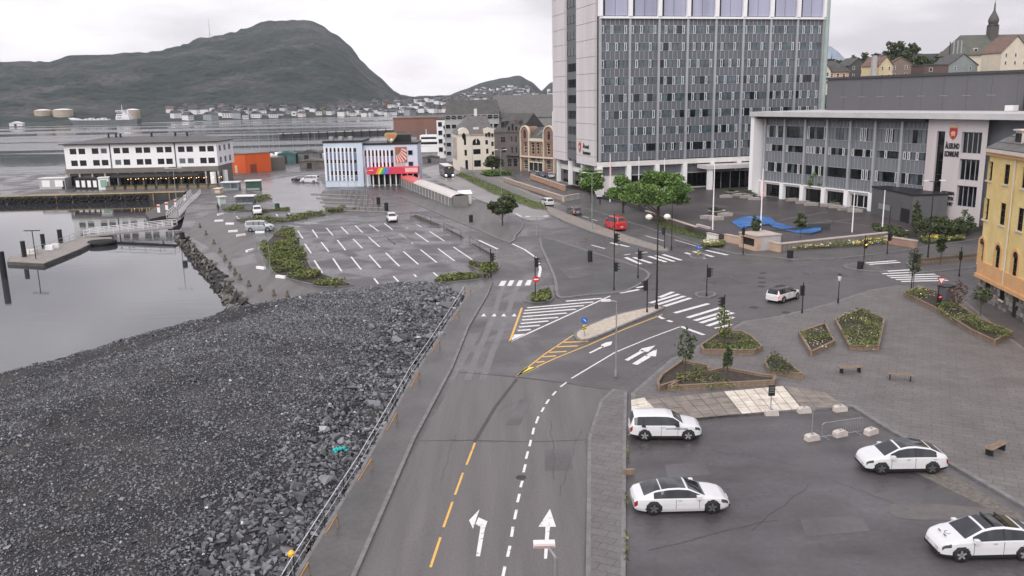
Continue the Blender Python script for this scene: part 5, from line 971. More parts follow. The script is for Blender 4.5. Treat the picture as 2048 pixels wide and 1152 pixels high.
for k in range(13): MB().box(k*L/12-.2, k*L/12+.2, -.2, .3, 0, zw0-1.31).build('pillar', CONC, R_)
for k in range(12): 
    if k != 1: window(R_, k*L/12+.5, .5, L/12-1.0, 2.6, .68, 3, 1, DARKM, GLASS)
for q in (L-.9, L+.5): MB().cyl((q, -1.8 if q < L else 4, 0), (q, -1.8 if q < L else 4, 3.6), .75, .75, 14).build('white_column', WHITE, R_)
# terrace: awning, lights, planters
aw = [tf.u(x3(q), -3, 2) for q in (950, 1700)]; e = empty('terrace_awning', tf.P(aw[0], 0, 0), tf.a, 'dark restaurant awning along the white harbour building', 'awning'); LA = aw[1]-aw[0]
MB().add([(0, -.35, 3.6), (LA, -.35, 3.6), (LA, -4, 2.9), (0, -4, 2.9), (0, -4, 2.7), (LA, -4, 2.7)], [(0, 1, 2, 3), (3, 2, 5, 4)]).build('canopy', DARKM, e)
for k in range(7): MB().cyl((k*LA/6, -3.95, 0), (k*LA/6, -3.95, 2.7), .06).build('post', DARKM, e)
BULB = glow('warm_bulb', (1, .55, .2), 3.0)
for j in range(2):
    e = empty('string_lights', tf.P(aw[0]+4, -2.5-j*1.8, 0), tf.a, ('warm light string nearer the building wall under the awning', 'warm light string along the outer edge of the terrace')[j], 'lights', 'terrace lights'); m = MB()
    MB().path([(k*2.0, 0, 2.45-.15*math.sin(k*1.1)**2) for k in range(14)], .02, 4).build('cable', DARKM, e)
    for k in range(13): MB().lathe([(.03, -.1), (.13, 0), (.03, .12)], (k*2+1, 0, 2.3), 6).build('bulb', BULB, e)
for k in range(12):
    c = tf.P(aw[0]+1+k*2.7, -6.3, 0); e = empty('terrace_table', c, rnd.random(), 'small wooden terrace table at the harbour restaurant, %s from the left' % ORD[k], 'table', 'restaurant terrace tables'); MB().lathe([(.5, .7), (.55, .75)], n=10).build('top', WOOD, e); MB().cyl((0, 0, 0), (0, 0, .7), .06).build('leg', DARKM, e)
    e = empty('terrace_planter', tf.P(aw[0]+.5+k*2.7, -8, 0), tf.a, 'low timber planter box edging the harbour terrace, %s from the left' % ORD[k], 'planter', 'terrace planters'); MB().box(0, 2.0, 0, .5, 0, .7).build('box', WOOD, e); MB().box(.05, 1.95, .05, .45, .7, 1.0).build('hedge', GRASS, e)
# quay sheds
def shed(a, b_, yt, dep, wall, label, roof=GREYM, panels=0, pm_=None, cat='shed', name='quay_shed', door=True):
    f = Fr(G(*a), G(*b_), name, label, cat); h = f.z(yt); MB().box(0, f.L, 0, dep, 0, h).build('wall', wall, f.r); MB().box(-.15, f.L+.15, -.15, dep+.15, h+.01, h+.2).build('roof', roof, f.r)
    for k in range(panels): MB().box((k+.22)*f.L/panels, (k+.82)*f.L/panels, -.06, -.005, h*.22, h*.85).build('panel', pm_ or WHITE, f.r)
    if door: MB().box(f.L*.86, f.L*.97, -.05, -.004, .05, min(2.1, h*.9)).build('door', DARKM, f.r)
    return f
shed((80, 379), (132, 378), 358, 3.5, mat('pale_shed_wall', (.42, .42, .43), .7, .06, .5), 'pale grey flat shed at the left end of the quay', OFFW, 2, WHITE)
shed((151, 379), (197, 379), 358, 3, DARKM, 'dark exhibition box with four white panels on the quay', DARKM, 4, WHITE, door=False)
shed((198, 380), (219, 379), 357, 3, WHITE, 'small white ticket booth on the quay beside the dark box', OFFW, 1, mat('green_panel', (.25, .42, .33), .6, .1, 1))
# quay wall, fender beam and tyres
Q = Fr(G(-420, 404.5), G(370, 384), 'quay_wall', 'old quay wall with yellow edge beam and hanging tyre fenders', 'quay'); LQ = Q.L
MB().box(0, LQ, -.25, .5, -3.5, -.02).build('wall', mat('wet_quay_stone', (.05, .048, .045), .8, .3, 1, .3), Q.r); MB().box(0, LQ, -.4, .25, -.018, .22).build('edge_beam', mat('yellow_brown_beam', (.42, .33, .17), .7, .15, .5), Q.r)
for k in range(24): MB().box(k*LQ/24, k*LQ/24+.35, -.5, -.26, -3, -.1).build('fender_post', WOOD, Q.r)
tor = MB(); 
for i in range(12):
    for j in range(6):
        pass
vs = []; fs = []
for i in range(14):
    for j in range(6):
        a, b_ = 2*math.pi*i/14, 2*math.pi*j/6; r_ = .55+.2*math.cos(b_); vs.append((r_*math.cos(a), .2*math.sin(b_), r_*math.sin(a))); fs.append((i*6+j, i*6+(j+1) % 6, ((i+1) % 14)*6+(j+1) % 6, ((i+1) % 14)*6+j))
TYRE = MB().add(vs, fs).mesh('tyre_fender', BLACK, True); ut = Q.u(2, -.6, -.8); um_ = Q.u(300, -.6, -.8)
for k in range(26):
    u_ = ut+(um_-ut)*(k+rnd.uniform(-.3, .3))/26; tag(link('tyre_fender', TYRE, None, Q.P(u_, -.72, -.85+rnd.uniform(-.15, .1)), Q.a), 'black tyre fender hanging on the quay wall', 'tyre', 'tyre fenders on the quay')
# orange shed
OR = mat('orange_cladding', (.68, .115, .025), .6, .06, .4, streak=True)
f = shed((457, 347), (493, 346), 310, 14, OR, 'bright orange harbour shed beside the white building', mat('flat_brown_roof', (.12, .11, .10), .8, .1, .5), 0, cat='shed', name='orange_shed', door=False); MB().box(f.L*.38, f.L*.52, -.08, -.01, .05, 2.4).build('door', mat('orange_pale_door', (.7, .5, .35), .6, .05, 1), f.r)
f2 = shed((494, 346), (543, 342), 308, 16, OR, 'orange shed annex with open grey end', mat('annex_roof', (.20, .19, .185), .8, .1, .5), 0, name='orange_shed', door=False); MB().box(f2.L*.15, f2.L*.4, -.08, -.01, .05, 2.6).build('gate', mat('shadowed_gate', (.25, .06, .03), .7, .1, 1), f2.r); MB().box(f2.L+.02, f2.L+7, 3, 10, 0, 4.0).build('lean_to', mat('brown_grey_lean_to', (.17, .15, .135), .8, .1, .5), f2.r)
# boats and boxes behind
GRN = mat('teal_tarp', (.06, .13, .13), .8, .2, .5)
for k, (x0, x1, yb, yt, m, lab) in enumerate(((556, 592, 328, 302, GRN, 'dark teal boat shed behind the orange annex'), (596, 640, 326, 300, mat('grey_tarp', (.15, .155, .15), .8, .2, .5), 'grey tarpaulin shed behind the forecourt'), (600, 648, 338, 318, mat('brown_stack', (.13, .115, .105), .8, .25, .5), 'brown stack of pallets and gear behind the forecourt'), (845, 880, 326, 312, mat('grey_pontoon', (.15, .15, .155), .8, .2, .5), 'grey pontoon house right of the blue building'))):
    A, B_ = G(x0, yb), G(x1, yb-1); f = Fr(A, B_, 'harbour_hut', lab, 'hut'); h = f.z(yt); MB().box(0, f.L, 0, 6, 0, h*.75).build('wall', m, f.r); MB().prism_y([(-.2, h*.75+.01), (f.L+.2, h*.75+.01), (f.L*.5, h)], -.2, 6.2).build('roof', ROOFD if k % 2 else m, f.r); MB().box(f.L*.3, f.L*.5, -.06, -.01, .05, h*.6).build('door', DARKM, f.r)
HULLW = MB().prism_y([(-4, .9), (-3.6, -.3), (3, -.3), (4.6, 1.1)], -1.2, 1.2).mesh('hull', WHITE); MAST = MB().cyl((0, 0, 1), (0, 0, 11), .09, .05, 6).mesh('mast', GREYM); CAB = MB().box(-2, 1.2, -.9, .9, .95, 1.9).mesh('cabin', WHITE)
for k, x in enumerate((478, 492, 506, 521, 540, 549, 560, 588, 620, 632)):
    P_ = G(x, 314+3*(k % 3), WZ); e = empty('moored_sailboat', (P_.x, P_.y, WZ+.3), .4+.3*(k % 4), 'white sailing boat with bare mast behind the sheds, %s from the left' % ORD[k], 'boat', 'sailing boats behind the sheds'); link('hull', HULLW, e); link('mast', MAST, e); link('cabin', CAB, e)
# ---------------------------------------------------------------- blue and white terminal building
z2 = lambda Y: 255+Y/9.218
x2 = lambda X: 640+X/9.218
BW = mat('bluish_white_render', (.56, .64, .74), .6, .05, .3, streak=True); BP = mat('blue_panel', (.13, .19, .32), .6, .12, .6)
bf = Fr(G(652, 374.5), G(837, 370.2), 'blue_white_building', 'white and blue panelled terminal building with narrow window strips', 'building'); R_ = bf.r; L = bf.L; uL = bf.u(x2(790), 0, 6)
zt1 = bf.z(z2(285), 2); zt2 = bf.z(z2(330), uL+2)
MB().box(0, uL, 0, 14, 0, zt1).build('left_block', BW, R_); MB().box(uL+.01, L, 1.2, 14, 0, zt2).build('right_block', BW, R_)
MB().box(-.2, uL+.2, -.2, 14.2, zt1+.01, zt1+.5).build('parapet', DARKM, R_); MB().box(uL+.21, L+.2, 1.0, 14.2, zt2+.01, zt2+.5).build('parapet', DARKM, R_)
for q in (.1, .35, .6): MB().box(uL*q, uL*q+1.0, 3, 5, zt1+.51, zt1+1.4).build('roof_unit', GREYM, R_)
MB().box(uL+6, uL+12, 4, 7, zt2+.51, zt2+2.4).build('roof_unit', DARKM, R_)
for k in range(8):
    u0 = bf.u(x2(128+k*72.5), -.1, 5); w_ = bf.u(x2(175+k*72.5), -.1, 5)-u0
    for j, (ya, yb, m) in enumerate(((378, 455, GLASSD), (458, 585, BP), (588, 665, GLASSD), (668, 795, BP), (798, 885, GLASSD if k > 0 else BP), (888, 985, BP))):
        za, zb_ = bf.z(z2(yb), u0), bf.z(z2(ya), u0); MB().box(u0, u0+w_, -.06 if m is BP else -.03, -.005, za+.03, zb_-.03).build('window' if m is GLASSD else 'blue_panel', m, R_)
    MB().box(u0-.5, u0-.08, -.2, -.002, bf.z(z2(985), u0), bf.z(z2(372), u0)).build('fin', WHITE, R_)
for k in range(8):
    u0 = bf.u(x2(838+k*68), 1.1, 5); w_ = bf.u(x2(882+k*68), 1.1, 5)-u0
    for ya, yb, m in ((418, 530, GLASSD), (533, 640, BP), (643, 738, GLASSD if k > 1 else BP)):
        za, zb_ = bf.z(z2(yb), u0, 1.1), bf.z(z2(ya), u0, 1.1); MB().box(u0, u0+w_, 1.12, 1.19, za+.03, zb_-.03).build('window' if m is GLASSD else 'blue_panel', m, R_)
    MB().box(u0-.5, u0-.06, 1.0, 1.195, bf.z(z2(740), u0), bf.z(z2(412), u0)).build('fin', WHITE, R_)
for ya, yb in ((425, 512), (635, 715)): u0, u1 = bf.u(x2(1632), 1.1, 5), bf.u(x2(1718), 1.1, 5); window(R_, u0, bf.z(z2(yb), u0), u1-u0, bf.z(z2(ya), u0)-bf.z(z2(yb), u0), 1.17, 1, 1, BP, GLASSD)
# mural: rays from the upper left corner
u0, u1 = bf.u(x2(1395), 1.1, 5), bf.u(x2(1612), 1.1, 5); za, zb_ = bf.z(z2(655), u0), bf.z(z2(365), u0); mr_ = MB().box(u0, u1, 1.1, 1.19, za, zb_).build('mural', mat('mural_olive', (.20, .165, .10), .7, .15, .5), R_)
MW = mat('mural_white', (.62, .58, .52), .7, .05, 1); MR = mat('mural_red', (.50, .10, .07), .7, .08, 1); wmu, hmu = u1-u0, zb_-za
for k in range(13):
    t0 = math.radians(2+k*6.8); t1_ = t0+math.radians(6.6); pts = []
    for t_, r_ in ((t0, .55), (t1_, .55), (t1_, 1.25), (t0, 1.25)): pts.append((u0+min(wmu*.98, wmu*r_*math.cos(t_)*.98), zb_-min(hmu*.99, hmu*r_*math.sin(t_))))
    MB().prism_y(pts, 1.04, 1.09).build('ray', MW if k % 2 else MR, mr_)
MB().prism_y([(u0+.1, zb_-.1), (u0+wmu*.5, zb_-.1), (u0+.1, zb_-hmu*.32)], 1.04, 1.09).build('ray', MR, mr_)
MB().box(u0, u0+wmu*.8, 1.02, 1.15, za-1.1, za-.1).build('sign_panel', CONC, R_)
# canopy with rainbow stripe
u0, u1 = bf.u(x2(858), -2.5, 4), bf.u(x2(1812), -2.5, 4); zc0, zc1 = bf.z(z2(868), u0, -2.5), bf.z(z2(752), u0, -2.5)
CR = mat('canopy_red', (.62, .05, .085), .55, .05, .5); cp = MB().box(u0, u1, -2.4, 1.15, zc0, zc1).build('canopy', CR, R_); wc = u1-u0
MB().box(u0+wc*.745, u1-.1, -2.47, -2.41, zc0+.35, zc1-.12).build('sign_panel', mat('pink_sign', (.75, .45, .43), .6, .08, 2), cp)
for k, c in enumerate(((.75, .3, .03), (.78, .62, .04), (.06, .42, .10), (.03, .22, .55), (.30, .10, .55))):
    a = u0+wc*.165+k*wc*.047; MB().prism_y([(a, zc0+.02), (a+wc*.047, zc0+.02), (a+wc*.047+.8, zc1-.02), (a+.8, zc1-.02)], -2.46, -2.41).build('rainbow_stripe', mat(('stripe_orange', 'stripe_yellow', 'stripe_green', 'stripe_blue', 'stripe_violet')[k], c, .55, .04, 1), cp)
for k in range(10): MB().box(u0+k*wc/9-.15, u0+k*wc/9+.15, -1.6, -1.3, 0, zc0-.01).build('pillar', OFFW, R_)
MB().box(u0+.5, u1-.5, .9, 1.18, .3, zc0-.1).build('shop_front', GLASSD, R_)
# emblem sign on the roof: pick-shaped board with orange script
us = bf.u(x2(1300), 1, 12); e = empty('roof_sign', bf.P(us, 1.6, zt2+.5), bf.a, 'pick shaped yellow sign with orange script on the blue building roof', 'sign'); hs = bf.z(z2(92), us, 1.6)-zt2-.5; ws = hs*.62
pk = [(ws*x_, hs*z_) for x_, z_ in ((0, .0), (.25, .06), (.6, .33), (.92, .62), (1.0, .82), (.8, .96), (.4, 1.0), (0, .97), (-.4, 1.0), (-.8, .96), (-1.0, .82), (-.92, .62), (-.6, .33), (-.25, .06))]
MB().prism_y(pk, 0, .25).build('border', mat('sign_ochre', (.50, .40, .20), .6, .08, 2), e); MB().prism_y([(x_*.88, (z_-hs*.52)*.88+hs*.52) for x_, z_ in pk], -.06, -.002).build('board', mat('sign_green', (.30, .31, .20), .6, .1, 2), e); SO = mat('sign_orange', (.75, .18, .03), .5, .05, 2)
for z_, a, b_ in ((.8, -.55, .6), (.66, -.7, .7), (.53, -.5, .55)): MB().prism_y([(ws*a, hs*(z_-.06)), (ws*b_, hs*(z_-.02)), (ws*(b_+.08), hs*(z_+.06)), (ws*(a+.08), hs*(z_+.03))], -.12, -.07).build('script_stroke', SO, e)
MB().cyl((.1*ws, -.13, hs*.3), (.1*ws, -.07, hs*.3), ws*.2, ws*.2, 12).build('white_disc', WHITE, e); MB().cyl((-.5, .5, 0), (-.5, .2, hs*.5), .08).cyl((.5, .5, 0), (.5, .2, hs*.5), .08).build('support', DARKM, e)
# ---------------------------------------------------------------- glazed walkway from the canopy to the bus stops
A, B_ = G(790, 367), G(905, 416); wk = Fr(A, B_, 'covered_walkway', 'long glazed walkway with arched roof, red at its far end', 'walkway'); L = wk.L; hw = 2.0; ww_ = 3.4
n_ = 20
for i in range(n_):
    m = MB(); x0, x1 = i*L/n_+.02, (i+1)*L/n_-.02
    for j in range(6):
        t0, t1_ = j*math.pi/6, (j+1)*math.pi/6; f = lambda t_: (ww_/2-ww_/2*1.08*math.cos(t_), hw+.75*math.sin(t_))
        (ya, za), (yb, zb_) = f(t0), f(t1_); m.quad((x0, ya, za), (x1, ya, za), (x1, yb, zb_), (x0, yb, zb_))
    m.build('roof_sheet', mat('red_sheet', (.60, .12, .12), .5, .08, 1) if i < 8 else mat('pale_translucent_sheet', (.58, .54, .50), .4, .08, 1), wk.r)
    MB().box(x0+.05, x1-.05, 0, .05, .45, hw-.03).build('glass_panel', mat('dusty_glass', (.19, .185, .175), .3, .15, .5), wk.r); MB().box(x0-.05, x0+.05, -.06, .1, 0, hw).build('post', OFFW, wk.r)
    MB().box(x0, x1, .005, .045, 0, .43).build('base_panel', GREYM, wk.r)
MB().box(L-.06, L-.01, .1, ww_-.1, .1, hw+.35).build('end_glazing', MATS['dusty_glass'], wk.r); MB().box(0, L, ww_-.05, ww_, .0, hw-.03).build('rear_glazing', MATS['dusty_glass'], wk.r)
A = G(915, 408); e = empty('shelter_hut', A, wk.a, 'small white hut at the near end of the covered walkway', 'hut'); MB().box(0, 2.2, 0, 2.4, 0, 2.2).build('wall', OFFW, e); MB().prism_y([(-.2, 2.21), (2.4, 2.21), (1.1, 2.9)], -.2, 2.6).build('roof', WHITE, e); MB().box(.5, 1.4, -.05, -.005, .1, 1.9).build('door', DARKM, e)
# ---------------------------------------------------------------- floating dock and gangways
def tube_rail(mb, pts, h, step=2.0, r=.035):
    for a, b_ in zip(pts, pts[1:]):
        a, b_ = Vector(a), Vector(b_); n_ = max(1, int((b_-a).length/step))
        for k in range(n_+1): q = a.lerp(b_, k/n_); mb.cyl(q, q+Vector((0, 0, h)), r, r, 5)
        for hh in (h, h*.5): mb.cyl(a+Vector((0, 0, hh)), b_+Vector((0, 0, hh)), r, r, 5)
def gangway(a, b_, za, zb_, w, label):
    A, B_ = G(*a, za), G(*b_, zb_); d = B_-A; e = empty('gangway', A, 0, label, 'gangway'); t_ = Vector((d.x, d.y, 0)).normalized(); n_ = Vector((-t_.y, t_.x, 0))*w/2
    MB().add([-n_, d-n_, d+n_, n_, -n_+Vector((0, 0, -.25)), d-n_+Vector((0, 0, -.25)), d+n_+Vector((0, 0, -.25)), n_+Vector((0, 0, -.25))], [(0, 1, 2, 3), (7, 6, 5, 4), (0, 4, 5, 1), (2, 6, 7, 3)]).build('deck', mat('gangway_deck', (.25, .235, .225), .7, .1, 1), e)
    for s_ in (-1, 1):
        m = MB(); tube_rail(m, [n_*s_, d+n_*s_], 1.1, 2.2, .06); m.build('railing', ALUW, e)
gangway((174, 471), (350, 452), WZ+.7, .1, 2.6, 'long pale gangway leading down to the floating dock'); gangway((345, 436), (392, 388), -.6, .2, 2.2, 'steep pale ramp below the harbour terrace')
dk_ = gp([(14, 524), (88, 528), (160, 499), (188, 485), (224, 482), (226, 471), (176, 469), (120, 488), (60, 506), (20, 514)], WZ+.45); o = dk_[0].copy(); e = empty('floating_dock', (o.x, o.y, WZ), 0, 'dark floating dock with mooring piles in the harbour basin', 'dock'); P = [(p.x-o.x, p.y-o.y) for p in dk_]
MB().prism(P, -.3, .45).build('float', mat('wet_dock_concrete', (.08, .075, .07), .7, .2, .8), e); MB().prism(offset(P, .12), .455, .52).build('deck', mat('dock_decking', (.24, .22, .20), .7, .15, 1), e)
m = MB(); tube_rail(m, [G(60, 512, WZ+.5)-e.location, G(118, 492, WZ+.5)-e.location, G(170, 472, WZ+.5)-e.location], 1.1, 2); m.build('railing', GREYM, e)
for (x, y, yt, r_) in ((9, 556, 503, .42), (50, 520, 482, .35), (88, 497, 468, .35), (122, 488, 459, .4)):
    P_ = G(x, y, WZ); MB().cyl(P_-e.location-Vector((0, 0, 2)), Vector((P_.x, P_.y, zat(P_, yt)))-e.location, r_, r_, 10).build('mooring_pile', DARKM, e)
for (x, y, yt) in ((72, 518, 462),):
    P_ = G(x, y, WZ+.5); h = zat(P_, yt)-WZ; q = P_-e.location; q.z = .5; lp = MB().cyl(q, (q.x, q.y, h), .07).build('lamp_post', DARKM, e); MB().box(q.x-1.2, q.x+1.2, q.y-.12, q.y+.12, h, h+.12).build('lamp_arm', DARKM, lp)
for x, y in ((64, 508), (100, 500), (112, 497)): q = G(x, y, WZ+.5)-e.location; MB().box(q.x-.6, q.x+.6, q.y-.3, q.y+.3, .53, 1.3).build('dock_box', OFFW if x != 100 else WHITE, e)
P_ = G(205, 490, WZ); e = empty('fender_barge', P_, .3, 'black round inflatable lying at the dock end', 'boat'); vs = []; fs = []
for i in range(18):
    for j in range(8):
        a, b_ = 2*math.pi*i/18, 2*math.pi*j/8; r_ = .5*math.cos(b_); vs.append(((1.9+r_)*math.cos(a), (.75+r_)*math.sin(a)*1.2, .4+.5*math.sin(b_))); fs.append((i*8+j, i*8+(j+1) % 8, ((i+1) % 18)*8+(j+1) % 8, ((i+1) % 18)*8+j))
MB().add(vs, fs).build('tube', BLACK, e, smooth=True); MB().cyl((0, 0, .1), (0, 0, .4), 1.5, 1.5, 16).build('floor', DARKM, e)
for k, (x, y) in enumerate(((318, 425), (334, 420), (352, 414), (371, 405))):
    P_ = G(x, y, -1.1); e = empty('marker_panel', P_, 0, 'red and white upright panel on the lower landing, %s from the left' % ORD[k], 'panel', 'landing marker panels'); MB().box(-.3, .3, -.05, .05, 0, 1.7).build('board', WHITE, e); MB().box(-.31, .31, -.07, -.055, 1.1, 1.5).build('red_band', mat('signal_red', (.5, .03, .03), .5, .05, 1), e)
land2 = gp([(300, 438), (345, 428), (392, 392), (378, 386), (330, 405), (290, 425)], -1.2); MB().prism([(p.x, p.y) for p in land2], -2.2, -1.2).build('landing_stage', MATS['wet_dock_concrete'], kind='structure')
# ================================================================ vehicles
TYPES = dict(
 suv=dict(top=[(0,.50),(.012,.62),(.05,.92),(.12,.985),(.35,1),(.52,.985),(.60,.93),(.74,.665),(.82,.635),(.93,.58),(.985,.50),(1,.40)], belt=[(0,.48),(.03,.60),(.5,.60),(.74,.595),(.85,.575),(.95,.52),(1,.38)], ws=(.60,.735), rw=(.014,.055), side=[(.05,.18),(.195,.425),(.44,.68)], roof=None),
 saloon=dict(top=[(0,.50),(.02,.645),(.09,.72),(.22,.90),(.35,.985),(.46,1),(.56,.965),(.73,.70),(.82,.66),(.93,.58),(.985,.47),(1,.36)], belt=[(0,.48),(.04,.62),(.3,.64),(.74,.63),(.86,.60),(.95,.52),(1,.34)], ws=(.56,.735), rw=(.10,.27), side=[(.20,.42),(.44,.69)], roof=(.29,.54)),
 crossover=dict(top=[(0,.50),(.015,.64),(.06,.70),(.22,.92),(.40,1),(.50,.985),(.60,.91),(.77,.665),(.85,.62),(.94,.54),(.985,.46),(1,.36)], belt=[(0,.48),(.04,.61),(.3,.625),(.76,.60),(.86,.575),(.95,.50),(1,.34)], ws=(.59,.765), rw=(.07,.20), side=[(.15,.40),(.42,.71)], roof=(.23,.575)),
 hatch=dict(top=[(0,.50),(.02,.64),(.09,.92),(.18,.99),(.45,1),(.58,.95),(.75,.66),(.83,.63),(.94,.55),(1,.38)], belt=[(0,.48),(.03,.60),(.5,.61),(.75,.60),(.86,.57),(.95,.5),(1,.36)], ws=(.59,.745), rw=(.02,.085), side=[(.10,.2),(.22,.42),(.44,.68)], roof=None),
 van=dict(top=[(0,.5),(.008,.7),(.03,.97),(.3,1),(.60,.985),(.68,.93),(.80,.64),(.88,.60),(.96,.51),(1,.36)], belt=[(0,.48),(.03,.58),(.5,.58),(.8,.57),(.9,.54),(.96,.49),(1,.35)], ws=(.685,.795), rw=(.009,.028), side=[(.06,.3),(.33,.5),(.53,.73)], roof=None))
PLAN = [(0,.80),(.03,.90),(.1,.97),(.3,1),(.7,1),(.85,.975),(.94,.89),(.985,.77),(1,.62)]
CARW = mat('white_car_paint', (.66, .66, .675), .25, .03, .5, spec=.5, coat=.6, fine=False); CARB = mat('black_roof_paint', (.02, .02, .022), .15, .1, 1, coat=.6, fine=False)
RUB = mat('tyre_rubber', (.016, .016, .017), .75, .1, 5); RIMS = mat('alloy_rim', (.55, .55, .56), .35, .1, 5, metal=.7); RIMD = mat('dark_rim', (.17, .17, .18), .4, .1, 5, metal=.5)
CGL = mat('car_glass', (.02, .024, .028), .04, .3, .8, spec=.7, fine=False); CLAD = mat('black_cladding_plastic', (.02, .02, .021), .6, .1, 5)
HEADL = mat('headlight_lens', (.05, .055, .06), .1, .2, 5, spec=.8); TAILL = mat('tail_lens', (.25, .012, .012), .2, .1, 5); TAILON = glow('lit_tail_lens', (.9, .03, .03), 1.2); HEADON = glow('lit_headlight', (1, .93, .72), 6.0)
PLATE = mat('number_plate', (.7, .7, .68), .5, .03, 5)
def sm_interp(pts, x):
    """smooth (monotone-ish) interpolation"""
    xs = np.array([p[0] for p in pts]); ys = np.array([p[1] for p in pts]); f = lambda q: np.interp(q, xs, ys); e = .011
    return (f(x)*2+f(np.clip(x-e, 0, 1))+f(np.clip(x+e, 0, 1)))/4
WHL = {}
def wheel_meshes(r, w, rim):
    k = (r, w, rim.name)
    if k in WHL: return WHL[k]
    n = 20; t = MB(); prof = [(r*.66, -w/2), (r*.93, -w/2), (r, -w*.32), (r, w*.32), (r*.93, w/2), (r*.66, w/2)]; vs = []
    for rr_, y in prof:
        for i in range(n): a = 2*math.pi*i/n; vs.append((rr_*math.cos(a), y, rr_*math.sin(a)))
    t.add(vs, [(j*n+i, (j+1)*n+i, (j+1)*n+(i+1) % n, j*n+(i+1) % n) for j in range(len(prof)-1) for i in range(n)])
    m = MB(); m.cyl((0, -w*.25, 0), (0, w*.25, 0), r*.665, r*.665, n).mi(1)
    for i in range(5):
        a = 2*math.pi*i/5+.3; u = Vector((math.cos(a), 0, math.sin(a))); p = Vector((-math.sin(a), 0, math.cos(a)))
        for s_ in (-1, 1):
            y0, y1 = s_*w*.26, s_*w*.44; q = [u*r*.1-p*r*.14, u*r*.62-p*r*.17, u*r*.62+p*r*.10, u*r*.1+p*r*.1]
            m.add([(*(v_.x, y0, v_.z),) for v_ in q]+[(*(v_.x, y1, v_.z),) for v_ in q], [(0, 1, 2, 3), (4, 5, 6, 7), (0, 1, 5, 4), (1, 2, 6, 5), (2, 3, 7, 6), (3, 0, 4, 7)])
    WHL[k] = (t.mesh('tyre', RUB, True), m.mesh('rim', [CLAD, rim])); return WHL[k]
def car(label, typ, L, Wd, H, paint, roofm=None, rim=None, wb=.60, clad=False, lit=0, dark_roof=False, cat='car', name='car', wr=.345, group=None):
    T = TYPES[typ]; ns = 92; ts = np.linspace(0, 1, ns); zt = sm_interp(T['top'], ts)*H; zb_ = sm_interp(T['belt'], ts)*H; w = sm_interp(PLAN, ts)*Wd/2; x = (ts-.5)*L
    zb_ = np.minimum(zb_, zt-.01); z0 = np.interp(ts, [0, .05, .15, .85, .95, 1], [.30, .22, .15, .15, .2, .26]); g = zt-zb_; k = np.clip(g/(.3*H), 0, 1); wt = w*(.95-.19*k)
    ctl = [(w*.5, z0), (w*.94, z0+.02), (w*.995, z0+.25*(zb_-z0)), (w, z0+.68*(zb_-z0)), (w*.972, zb_), (w*.955, zb_+g*.05), (wt, zb_+g*.84), (wt*.88, zb_+g*.965), (wt*.5, zt-.004*k), (wt*0, zt)]
    sub = [1, 5, 5, 4, 1, 4, 1, 2, 2]; ring = []; segid = []
    for i, n_ in enumerate(sub):
        for j in range(n_): f = j/n_; ring.append((ctl[i][0]*(1-f)+ctl[i+1][0]*f, ctl[i][1]*(1-f)+ctl[i+1][1]*f)); segid.append(i)
    ring.append(ctl[-1]); nh = len(ring); V = np.zeros((ns, 2*nh-1, 3))
    for q, (yy, zz) in enumerate(ring):
        V[:, q, 0] = x; V[:, q, 1] = -yy; V[:, q, 2] = zz; V[:, 2*nh-2-q, 0] = x; V[:, 2*nh-2-q, 1] = yy; V[:, 2*nh-2-q, 2] = zz
    sid = segid+segid[::-1]; nc = 2*nh-2; parts = {}; wx = (-wb/2*L, wb/2*L*1.02); R = wr*1.17
    for i in range(ns-1):
        tm = (ts[i]+ts[i+1])/2
        for q in range(nc):
            s_ = sid[q]; side = 'r' if q < nh-1 else 'l'; c = (V[i, q]+V[i+1, q]+V[i, q+1]+V[i+1, q+1])/4; key = 'body'
            if s_ <= 3 and min(math.hypot(c[0]-a, c[2]-wr) for a in wx) < R: key = 'wheel_arch:%s%d' % (side, c[0] > 0)
            elif s_ == 0: key = 'underside'
            elif s_ <= 1 and clad and c[2] < z0[i]+.2: key = 'sill:'+side
            elif s_ in (7, 8) and T['ws'][0] < tm < T['ws'][1]: key = 'windscreen'
            elif s_ in (7, 8) and T['rw'][0] < tm < T['rw'][1]: key = 'rear_window'
            elif s_ in (7, 8) and T['roof'] and T['roof'][0] < tm < T['roof'][1]: key = 'roof_glass'
            elif s_ in (6, 7, 8) and dark_roof and k[i] > .75: key = 'roof_panel'
            elif s_ == 5:
                for wi, (a, b_) in enumerate(T['side']):
                    if a < tm < b_ and g[i] > .16*H: key = 'side_window:%d%s' % (wi, side)
                if key == 'body' and T['side'][0][0] < tm < T['side'][-1][1] and g[i] > .16*H: key = 'pillar_trim:%s%d' % (side, sum(tm > b_ for a, b_ in T['side']))
            elif s_ in (3, 4) and .905 < tm < .975 and c[2] > zb_[i]-.17: key = 'headlight:'+side
            elif s_ in (2, 3) and tm < .03 and c[2] > zb_[i]-.26: key = 'tail_light:'+side
            parts.setdefault(key, []).append((i*(nc+1)+q, (i+1)*(nc+1)+q, (i+1)*(nc+1)+q+1, i*(nc+1)+q+1))
    flat = V.reshape(-1, 3); e = empty(name, (0, 0, 0), 0, label, cat, group)
    mt = dict(body=paint, pillar_trim=CLAD, wheel_arch=CLAD, underside=CLAD, sill=CLAD, windscreen=CGL, rear_window=CGL, roof_glass=CGL, roof_panel=roofm or CARB, side_window=CGL, headlight=HEADON if lit == 2 else HEADL, tail_light=TAILON if lit == 1 else TAILL)
